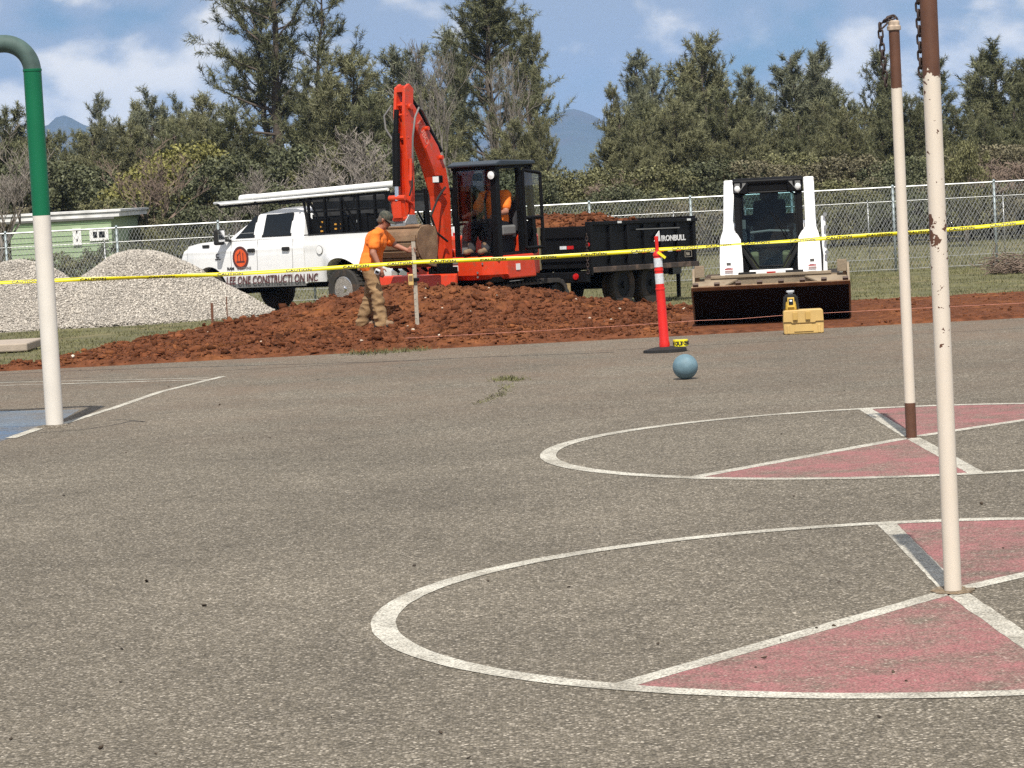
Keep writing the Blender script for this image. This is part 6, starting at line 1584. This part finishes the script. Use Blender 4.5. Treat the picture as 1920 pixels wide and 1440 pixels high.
    for s in (-1, 1):
        MB().cyl((-0.02, s*0.30, 1.05), (0.06, s*0.30, 1.28), 0.018, n=8).ball((0.07, s*0.30, 1.32), 0.04, 12, (0.9, 0.9, 1.5)).build('joystick', M_black, t)
        MB().box((0.28, s*0.22, 0.86), (0.16, 0.12, 0.26), Matrix.Rotation(R(15), 3, 'Y')).build('foot_rest', mat('dusty_olive', (0.22, 0.20, 0.10), 0.8), t, bevel=0.03)
        MB().tube([(-0.2, s*0.40, 1.1), (0.2, s*0.41, 1.15), (0.24, s*0.41, 1.75)], 0.014, 6).build('grab_rail', M_black, t)
    MB().box((0.18, -0.36, 1.40), (0.03, 0.07, 0.13)).build('display', M_grey, t)
    MB().box((0.20, 0.40, 1.24), (0.03, 0.03, 0.14)).build('red_lever', M_red, t)
    MB().box((x1-0.25, 0, zb+0.02), (0.6, 0.86, 0.05)).build('cab_floor', M_chassis, t)
    # black nose below the door and white cross panel
    MB().prism([(-0.44, 0.50), (0.44, 0.50), (0.44, 0.98), (0.38, 0.98), (0.21, 0.68), (-0.21, 0.68), (-0.38, 0.98), (-0.44, 0.98)], 0.30, 0.47, 'X').build('nose', M_black, t, bevel=0.02)
    MB().box((0.56, 0, 0.665), (0.08, 0.60, 0.16)).build('cross_panel', M_white, t, bevel=0.015)
    MB().box((0.604, 0, 0.70), (0.006, 0.12, 0.03)).build('red_sticker', M_red, t)
    # lift arms
    for s in (-1, 1):
        yo = s*0.565
        prof = [(-1.28, 1.95), (-1.18, 2.01), (-0.98, 1.98), (-0.2, 1.52), (0.45, 1.28), (0.62, 1.20), (0.86, 0.92), (0.98, 0.55), (0.94, 0.44), (0.74, 0.44), (0.60, 0.62), (0.42, 1.02), (-0.3, 1.24), (-1.15, 1.66)]
        def bow(x, y, z_): return (x, y + (s*0.05*sm(0.2, 0.75, x) if abs(y) > abs(yo) else (-s*0.12*sm(0.2, 0.75, x))), z_)
        ar = link('lift_arm', shaped_prism(prof, yo-0.075, yo+0.075, (), (-0.6, 0.0, 0.3, 0.5), (), bow), M_white, t)
        b = ar.modifiers.new('b', 'BEVEL'); b.width = 0.02; b.segments = 2; b.limit_method = 'ANGLE'; b.angle_limit = R(40)
        MB().prism([(-1.42, 0.7), (-1.42, 1.88), (-1.30, 2.0), (-1.05, 1.96), (-0.9, 1.6), (-0.85, 0.7)], yo-s*0.16-0.02, yo-s*0.16+0.02).build('rear_tower', M_white, t, bevel=0.01)
        MB().box((-1.16, yo, 1.965), (0.20, 0.15, 0.15)).build('arm_knuckle', M_white, t, bevel=0.02)
        MB().cyl((0.86, yo-0.11, 0.52), (0.86, yo+0.11, 0.52), 0.045, n=12).build('pivot_pin', M_steel, t)
        MB().cyl((0.30, s*0.455, 1.02), (0.72, s*0.455, 0.58), 0.045, n=12).cyl((0.70, s*0.455, 0.60), (0.82, s*0.455, 0.47), 0.028, n=10).build('tilt_cylinder', M_black, t, True)
        MB().box((0.60, s*0.48, 0.70), (0.06, 0.10, 0.50)).build('cylinder_guard', M_black, t, bevel=0.01)
        st = MB().box((0.965, yo+s*0.0, 0.79), (0.006, 0.11, 0.02), Matrix.Rotation(R(15), 3, 'Y')).build('caution_label', M_red, t)
        MB().box((0.945, yo, 0.86), (0.006, 0.06, 0.045), Matrix.Rotation(R(15), 3, 'Y')).build('grey_label', M_grey, t)
        MB().box((0.968, yo, 0.755), (0.006, 0.11, 0.035), Matrix.Rotation(R(15), 3, 'Y')).build('label_text', mat('label_grey', (0.5, 0.4, 0.4), 0.6), t)
    # hydraulic couplers on the machine's left arm
    hb = MB().box((0.35, 0.74, 1.02), (0.10, 0.06, 0.9), Matrix.Rotation(R(-12), 3, 'Y')).build('steel_guard', M_white, t, bevel=0.008)
    for k in range(4):
        MB().cyl((0.46-0.05*k, 0.77, 0.95+0.18*k), (0.52-0.05*k, 0.77, 0.95+0.18*k), 0.028, n=10).build('coupler', M_steel, hb)
    MB().tube([(0.62, 0.68, 1.12), (0.74, 0.70, 0.92), (0.78, 0.69, 0.70), (0.72, 0.66, 0.52)], 0.022, 8).build('hose', M_blackmatte, t, True)
    MB().tube([(0.58, 0.64, 1.16), (0.68, 0.66, 0.95), (0.70, 0.64, 0.62)], 0.018, 8).build('hose', M_blackmatte, t, True)
    # bucket, rolled back: the lip stands up in front, the underside looks down and forward
    W = 1.04
    def bx(p): return p
    flo = [(1.90, 0.56), (1.87, 0.53), (1.36, 0.10), (1.20, 0.045), (1.06, 0.07), (0.98, 0.17), (0.965, 0.40), (1.00, 0.67), (1.03, 0.67), (0.995, 0.40), (1.015, 0.19), (1.08, 0.105), (1.20, 0.08), (1.34, 0.13)]
    bk = MB().prism(flo, -W, W).build('bucket_shell', M_tan, t)
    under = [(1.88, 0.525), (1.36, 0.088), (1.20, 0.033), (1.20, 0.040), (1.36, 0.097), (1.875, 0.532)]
    MB().prism(under, -W+0.01, W-0.01).build('bucket_underside', M_underbucket, bk)  # thin dark sheet: underside shade put into its colour
    for s in (-1, 1):
        sp = [(1.90, 0.565), (1.36, 0.09), (1.20, 0.04), (1.04, 0.07), (0.96, 0.17), (0.95, 0.40), (0.99, 0.70), (1.06, 0.82), (1.14, 0.80), (1.30, 0.60), (1.55, 0.50)]
        MB().prism(sp, s*W-0.016, s*W+0.016).build('bucket_side', M_tan, bk, bevel=0.004)
        # corner gusset
        g = [(1.02, s*(W-0.015), 0.655), (1.02, s*(W-0.60), 0.655), (1.62, s*(W-0.015), 0.40)]
        MB().add(g + [(x, y, z-0.02) for x, y, z in g], [(0, 1, 2), (5, 4, 3), (0, 3, 4, 1), (1, 4, 5, 2), (2, 5, 3, 0)]).build('corner_gusset', M_tan, bk)
        MB().box((1.09, s*(W-0.08), 0.775), (0.03, 0.13, 0.17)).build('side_lug', M_tan, bk, bevel=0.006)
        MB().box((1.02, s*(W-0.045), 0.74), (0.10, 0.05, 0.20)).build('side_brace', M_bronze, bk, bevel=0.006)
    MB().box((1.015, 0, 0.685), (0.07, 2*W-0.45, 0.045)).build('top_edge', M_tan, bk, bevel=0.008)
    for x_ in (-0.32, 0.32): MB().box((1.02, x_, 0.72), (0.05, 0.24, 0.035)).build('top_step', M_blackmatte, bk)
    MB().beam((1.80, -W, 0.487), (1.925, -W, 0.597), 0.001, 0.001)
    MB().prism([(1.78, 0.487), (1.795, 0.467), (1.935, 0.585), (1.93, 0.605)], -W-0.01, W+0.01).build('cutting_edge', M_bronze, bk, bevel=0.004)
    for k in range(8):
        y = -W+0.05+(2*W-0.1)*k/7; MB().beam((1.83, y, 0.545), (1.945, y, 0.64), 0.075, 0.035, (-0.6, 0, 0.8)).build('edge_shoe', mat('dark_worn_steel', (0.09, 0.06, 0.045), 0.7), bk, bevel=0.006)
    # soil lying in the bucket and under its lip
    r = np.random.default_rng(21); pts = []; sz = []
    for _ in range(260):
        u = r.random()**1.5; yv = r.uniform(-W+0.05, W-0.05); x = 1.12+0.5*u; z_ = 0.13+0.42*max(0, (x-1.34)/0.55)
        s_ = r.uniform(0.01, 0.035); pts.append((x, yv, z_+s_*0.4)); sz.append(s_)
    V, F = rock_cloud(pts, sz, 30); o = link('soil_in_bucket', np_mesh('soil_in_bucket', V, F), M_clod, bk); o['kind'] = 'stuff'
loader()

# ------------------------------------------------------------------ people
def hand(base, fwd, side, up, curl, sc=1.0, thumb=1):
    """palm and five bent fingers as limbs: fwd along the fingers, side across the knuckles, up = back of the hand"""
    f, s, u = Vector(fwd).normalized(), Vector(side).normalized(), Vector(up).normalized(); b = Vector(base); c = []
    for k in (-1, 0, 1): c.append((b+s*0.018*k*sc, b+f*0.085*sc+s*0.026*k*sc, 0.018*sc, 0.015*sc))
    for k, ln in zip((-1.5, -0.5, 0.5, 1.5), (0.075, 0.085, 0.080, 0.062)):
        p = b+f*0.088*sc+s*0.021*k*sc; d = f.copy(); r_ = 0.0095*sc
        for q in range(3):
            d = (d - u*curl*(0.55+0.25*q)).normalized(); e = p+d*ln*sc*(0.45, 0.32, 0.25)[q]; c.append((p, e, r_, r_*0.9)); p = e; r_ *= 0.9
    p = b+f*0.03*sc+s*0.03*thumb*sc*-1
    d = (f*0.6 - s*0.8*thumb - u*0.3).normalized()
    e = p+d*0.045*sc; c.append((p, e, 0.013*sc, 0.011*sc)); d = (f*0.9 - s*0.2*thumb - u*0.5*curl).normalized(); c.append((e, e+d*0.035*sc, 0.011*sc, 0.009*sc))
    return c
def head_caps(h, fwd, sc=1.0):
    f = Vector(fwd).normalized(); l_ = Vector((0, 0, 1)).cross(f).normalized(); u = f.cross(l_); h = Vector(h)
    caps = [(h+f*0.0+u*0.03, h-f*0.03+u*0.035, 0.088, 0.086), (h+f*0.035-u*0.075, h+f*0.03-u*0.02, 0.055, 0.070), (h+f*0.060-u*0.098, h+f*0.05-u*0.09, 0.030, 0.035),
            (h+f*0.088-u*0.005, h+f*0.108-u*0.036, 0.012, 0.016), (h+f*0.085-u*0.066+l_*0.014, h+f*0.085-u*0.066-l_*0.014, 0.011, 0.011), (h+f*0.078+u*0.022+l_*0.035, h+f*0.078+u*0.022-l_*0.035, 0.016, 0.016)]
    for s in (-1, 1): caps.append((h+l_*s*0.084-u*0.015-f*0.005, h+l_*s*0.088+u*0.018-f*0.012, 0.014, 0.020))
    return caps, f, l_, u
def cap_hat(parent, h, f, l_, u, m):
    mb = MB(); n = 20; prof = [(0.101, 0.035), (0.104, 0.06), (0.098, 0.10), (0.075, 0.135), (0.03, 0.152), (0.0, 0.154)]
    v = []; fc = []
    for r_, z in prof:
        for k in range(n):
            a = 2*math.pi*k/n; v.append(Vector(h) + f*(math.cos(a)*r_*1.08-0.006) + l_*math.sin(a)*r_ + u*z)
    for i in range(len(prof)-1):
        for k in range(n): fc.append((i*n+k, i*n+(k+1) % n, (i+1)*n+(k+1) % n, (i+1)*n+k))
    mb.add(v, fc); c = mb.build('cap', m, parent, True)
    mb = MB(); v = []; m_ = 11
    for j, (ext, dz) in enumerate(((0.0, 0.0), (0.045, -0.004), (0.085, -0.018))):
        for k in range(m_):
            a = R(-62+124*k/(m_-1)); v.append(Vector(h) + f*(math.cos(a)*0.106+ext*math.cos(a)**0.6) + l_*math.sin(a)*(0.098+ext*0.12) + u*(0.042+dz-0.012*math.sin(a)**2))
    fc = [(j*m_+k, j*m_+k+1, (j+1)*m_+k+1, (j+1)*m_+k) for j in range(2) for k in range(m_-1)]
    o = mb.add(v, fc).build('cap_brim', m, c, True); s_ = o.modifiers.new('s', 'SOLIDIFY'); s_.thickness = 0.005
    return c
def worker():
    # faces +x (towards the measuring rod), right side to the camera
    Y = 40.1; g = P(702, 610, Y); z0 = tz(Y)+dirt_h(g.x, Y)
    zt = P(735, 398, Y).z - z0
    t = thing('person', 'worker in orange shirt, tan trousers and dark cap holding an upright measuring rod', 'person', (g.x, Y, z0-0.02), R(-8))
    k = zt/1.735; t.scale = (k, k, k)
    hipR, hipL = Vector((-0.02, -0.10, 0.92)), Vector((0.02, 0.10, 0.92))
    kneeR, kneeL = Vector((0.09, -0.12, 0.50)), Vector((-0.06, 0.14, 0.50))
    ankR, ankL = Vector((0.13, -0.12, 0.10)), Vector((-0.22, 0.17, 0.10))
    chest = Vector((0.10, 0, 1.33)); waist = Vector((0.0, 0, 1.03)); shR, shL = Vector((0.13, -0.205, 1.43)), Vector((0.17, 0.19, 1.42))
    neck = Vector((0.17, 0, 1.50)); head = Vector((0.255, 0.0, 1.635)); look = Vector((1, -0.12, -0.52))
    elR, wrR = Vector((0.10, -0.30, 1.15)), Vector((0.19, -0.30, 0.93))
    elL, wrL = Vector((0.36, 0.20, 1.24)), Vector((0.565, 0.11, 1.155))
    hc, f, l_, u = head_caps(head, look)
    legs = [(hipR, kneeR, 0.098, 0.066), (kneeR, ankR, 0.062, 0.045), (hipL, kneeL, 0.098, 0.066), (kneeL, ankL, 0.062, 0.045)]
    torso = [(waist+Vector((0, -0.07, 0)), waist+Vector((0, 0.07, 0)), 0.135, 0.135), (waist, chest, 0.145, 0.155), (chest+Vector((0, -0.08, 0)), chest+Vector((0, 0.08, 0)), 0.13, 0.13), (hipR, hipL, 0.12, 0.12), (shR, shL, 0.07, 0.07), (chest, neck, 0.12, 0.065)]
    arms = [(shR, elR, 0.062, 0.049), (elR, wrR, 0.050, 0.033), (shL, elL, 0.060, 0.047), (elL, wrL, 0.046, 0.031)]
    hr = hand(wrR, Vector((0.22, 0.02, -1)), (1, 0, 0.2), (0, -1, 0), 0.45, 1.05, -1)
    hl = hand(wrL, Vector((1, -0.35, 0.05)), (0, -0.1, 1), (-0.4, -1, 0), -0.55, 1.05, -1)
    feet = [(ankR+Vector((-0.03, 0, -0.03)), ankR+Vector((0.15, -0.02, -0.06)), 0.05, 0.04), (ankL+Vector((-0.03, 0, -0.03)), ankL+Vector((0.14, 0.03, -0.06)), 0.05, 0.04)]
    link('body', capsules_mesh(legs + torso + arms + hr + hl + hc + feet + [(neck+Vector((-0.02, 0, -0.03)), head+Vector((-0.01, 0, -0.04)), 0.062, 0.06)], 0.0075, 2), M_skin, t)
    ex = 0.014
    shirt = [(a, b, r0+ex, r1+ex) for a, b, r0, r1 in torso if a is not hipR and b is not neck] + [(hipR+Vector((0, 0, 0.05)), hipL+Vector((0, 0, 0.05)), 0.145, 0.145), (waist+Vector((0.07, 0, 0.0)), waist+Vector((0.09, 0, 0.12)), 0.10, 0.105), (chest, neck+Vector((-0.015, 0, -0.035)), 0.135, 0.082)]
    shirt += [(shR, shR.lerp(elR, 0.62), 0.086, 0.084), (shL, shL.lerp(elL, 0.60), 0.084, 0.080)]
    me = capsules_mesh(shirt, 0.010, 3); wrinkle(me, 0.010, (7, 5, 7), 1.0); link('shirt', me, M_shirt, t)
    pants = [(a, b, r0+0.024, r1+0.026) for a, b, r0, r1 in legs] + [(hipR+Vector((0, 0, 0.02)), hipL+Vector((0, 0, 0.02)), 0.132, 0.132), (kneeR, ankR+Vector((0, 0, -0.03)), 0.086, 0.094), (kneeL, ankL+Vector((0, 0, -0.03)), 0.086, 0.094), (hipR, kneeR, 0.120, 0.090), (hipL, kneeL, 0.120, 0.090)]
    me = capsules_mesh(pants, 0.011, 2); wrinkle(me, 0.015, (7, 7, 11), 2.0, lambda c: 0.35+1.0*sm(0.85, 0.35, c.z)); link('trousers', me, M_pants, t)
    for a, d in ((ankR, Vector((0.16, -0.025, 0))), (ankL, Vector((0.15, 0.04, 0)))):
        me = capsules_mesh([(a+Vector((-0.05, 0, -0.055)), a+d+Vector((0, 0, -0.058)), 0.050, 0.048), (a+Vector((0, 0, -0.03)), a+Vector((0, 0, 0.08)), 0.062, 0.060), (a+d*0.5+Vector((0, 0, -0.04)), a+Vector((0, 0, 0)), 0.05, 0.06)], 0.010, 2); b = link('boot', me, M_boot, t)
        MB().prism([(a.x-0.11, a.y-0.05), (a.x+d.x+0.055, a.y+d.y-0.045), (a.x+d.x+0.055, a.y+d.y+0.045), (a.x-0.11, a.y+0.05)], 0.0, 0.022, 'Z').build('sole', M_blackmatte, b)
    cap_hat(t, head, f, l_, u, M_cap)
    hair = MB()
    me = capsules_mesh([(head-f*0.045-u*0.02+l_*s*0.03, head-f*0.04+u*0.03+l_*s*0.035, 0.062, 0.062) for s in (-1, 1)] + [(head+f*0.055-u*0.085, head+f*0.05-u*0.06, 0.040, 0.045)], 0.010, 1); link('hair', me, M_hair, t)
    # wrap sunglasses
    MB().tube([head+f*0.02+l_*0.092+u*0.015, head+f*0.085+l_*0.055+u*0.012, head+f*0.104+u*0.010, head+f*0.085-l_*0.055+u*0.012, head+f*0.02-l_*0.092+u*0.015], [0.006, 0.016, 0.013, 0.016, 0.006], 8).build('sunglasses', M_black, t, True)
    # belt and pouch
    MB().box((-0.15, -0.10, 0.93), (0.10, 0.08, 0.10), Matrix.Rotation(R(12), 3, 'Z')).build('tool_pouch', M_boot, t, bevel=0.015)
    # tape measure held in the right hand
    p = Vector(t.location) + Matrix.Rotation(R(-8), 3, 'Z') @ (Vector((0.16, -0.355, 0.86))*k)
    m = thing('tape_measure', 'silver tape measure in the lowered hand of the worker', 'tape measure', p, R(-8))
    MB().box((0, 0, 0), (0.075, 0.045, 0.080), Matrix.Rotation(R(25), 3, 'Y')).build('case', M_reflect, m, bevel=0.016)
    MB().box((0.0, -0.026, 0.0), (0.05, 0.012, 0.03), Matrix.Rotation(R(25), 3, 'Y')).build('clip', M_black, m)
    # measuring rod
    q = Vector(t.location) + Matrix.Rotation(R(-8), 3, 'Z') @ (Vector((0.665, 0.065, 0))*k)
    zq = tz(q.y)+dirt_h(q.x, q.y)
    rd = thing('measuring_rod', 'grey wooden measuring rod held upright by the worker', 'measuring rod', (q.x, q.y, zq-0.02))
    top_ = P(779, 450, q.y).z - zq
    MB().beam((0, 0, 0), (0.005, 0, top_), 0.055, 0.03, (0, 1, 0)).build('board', M_wood, rd, bevel=0.003)
    for i in range(12): MB().box((-0.012, -0.0162, 0.1+i*(top_-0.2)/11), (0.022, 0.002, 0.006)).build('mark', M_grey, rd)
    rc = thing('laser_receiver', 'tan laser receiver clamped to the measuring rod', 'laser receiver', (q.x, q.y-0.035, zq+0.62))
    MB().box((-0.055, 0, 0), (0.075, 0.04, 0.16)).build('case', M_yellow2, rc, bevel=0.012)
    MB().box((-0.055, -0.022, 0.02), (0.05, 0.006, 0.07)).build('window', M_boot, rc)
    MB().box((0.02, 0.0, 0.0), (0.08, 0.05, 0.05)).build('clamp', M_black, rc, bevel=0.008)
worker()
def operator():
    t0 = EXC['t']; rz = EXC['rz']; rot = Matrix.Rotation(rz, 3, 'Z')
    t = thing('person', 'seated machine operator in orange shirt inside the excavator cab', 'person', Vector(t0.location)+rot @ Vector((0.22, 0.52, 1.39)), rz)
    hipR, hipL = Vector((0.03, -0.10, 0.10)), Vector((0.03, 0.10, 0.10))
    kneeR, kneeL = Vector((0.48, -0.13, 0.14)), Vector((0.48, 0.14, 0.14)); ankR, ankL = Vector((0.56, -0.13, -0.24)), Vector((0.56, 0.14, -0.24))
    chest, waist = Vector((0.0, 0, 0.48)), Vector((0.01, 0, 0.20)); shR, shL = Vector((0.01, -0.21, 0.58)), Vector((0.01, 0.21, 0.58)); neck = Vector((0.02, 0, 0.66)); head = Vector((0.055, 0, 0.80)); look = Vector((1, -0.55, -0.12))
    elR, elL = Vector((0.16, -0.29, 0.32)), Vector((0.16, 0.29, 0.32)); wrR, wrL = Vector((0.40, -0.28, 0.30)), Vector((0.40, 0.28, 0.30))
    hc, f, l_, u = head_caps(head, look)
    legs = [(hipR, kneeR, 0.095, 0.066), (kneeR, ankR, 0.06, 0.045), (hipL, kneeL, 0.095, 0.066), (kneeL, ankL, 0.06, 0.045)]
    torso = [(waist+Vector((0, -0.07, 0)), waist+Vector((0, 0.07, 0)), 0.14, 0.14), (waist, chest, 0.15, 0.155), (chest+Vector((0, -0.09, 0)), chest+Vector((0, 0.09, 0)), 0.13, 0.13), (hipR, hipL, 0.12, 0.12), (shR, shL, 0.07, 0.07), (chest, neck, 0.12, 0.065)]
    arms = [(shR, elR, 0.062, 0.049), (elR, wrR, 0.048, 0.033), (shL, elL, 0.062, 0.049), (elL, wrL, 0.048, 0.033)]
    hr = hand(wrR, (1, 0.1, -0.1), (0, 1, 0), (0, 0, 1), 0.5, 1.0, -1); hl = hand(wrL, (1, -0.1, -0.1), (0, 1, 0), (0, 0, 1), 0.5, 1.0, 1)
    feet = [(ankR+Vector((-0.02, 0, -0.03)), ankR+Vector((0.16, 0, -0.04)), 0.045, 0.035), (ankL+Vector((-0.02, 0, -0.03)), ankL+Vector((0.16, 0, -0.04)), 0.045, 0.035)]
    link('body', capsules_mesh(legs+torso+arms+hr+hl+hc+feet+[(neck, head+Vector((-0.01, 0, -0.04)), 0.06, 0.06)], 0.0085, 2), M_skin, t)
    shirt = [(a, b, r0+0.015, r1+0.015) for a, b, r0, r1 in torso if a is not hipR and b is not neck] + [(chest, neck+Vector((0, 0, -0.035)), 0.135, 0.08), (shR, shR.lerp(elR, 0.65), 0.086, 0.082), (shL, shL.lerp(elL, 0.65), 0.086, 0.082)]
    me = capsules_mesh(shirt, 0.011, 3); wrinkle(me, 0.008, (6, 6, 9), 4.0); link('shirt', me, M_shirt, t)
    me = capsules_mesh([(a, b, r0+0.022, r1+0.022) for a, b, r0, r1 in legs] + [(hipR, hipL, 0.135, 0.135)], 0.012, 2); wrinkle(me, 0.010, (7, 7, 7), 5.0); link('trousers', me, M_darkpants, t)
    for a in (ankR, ankL): link('boot', capsules_mesh([(a+Vector((-0.03, 0, -0.035)), a+Vector((0.17, 0, -0.045)), 0.052, 0.046), (a+Vector((0, 0, -0.03)), a+Vector((0, 0, 0.08)), 0.06, 0.06)], 0.012, 2), M_boot, t)
    for s in (-1, 1):
        MB().tube([(0.165, 0.09*s, 0.12), (0.175, 0.09*s, 0.30), (0.172, 0.095*s, 0.50), (0.10, 0.10*s, 0.625), (0.0, 0.10*s, 0.665), (-0.14, 0.08*s, 0.58)], 0.020, 6).build('brace_strap', M_darkpants, t)
    cap_hat(t, head, f, l_, u, M_darkpants)
    link('beard', capsules_mesh([(head+f*0.06-u*0.095, head+f*0.05-u*0.07, 0.040, 0.052)], 0.012, 1), M_hair, t)
operator()

# ------------------------------------------------------------------ the air
hz_ = MB().box((0, 4000, 150), (24000, 9000, 306)).build('haze', None)
tag(hz_, 'thin blue haze in the air', 'haze', kind='stuff')
hm = bpy.data.materials.new('haze'); hm.use_nodes = True; t_ = hm.node_tree
for n in list(t_.nodes): t_.nodes.remove(n)
ho = t_.nodes.new('ShaderNodeOutputMaterial'); hv = t_.nodes.new('ShaderNodeVolumePrincipled')
hv.inputs['Color'].default_value = (0.34, 0.57, 1.0, 1); hv.inputs['Density'].default_value = 9e-5; hv.inputs['Anisotropy'].default_value = 0.0
t_.links.new(hv.outputs[0], ho.inputs['Volume'])
hz_.data.materials.clear(); hz_.data.materials.append(hm); hz_.visible_shadow = True
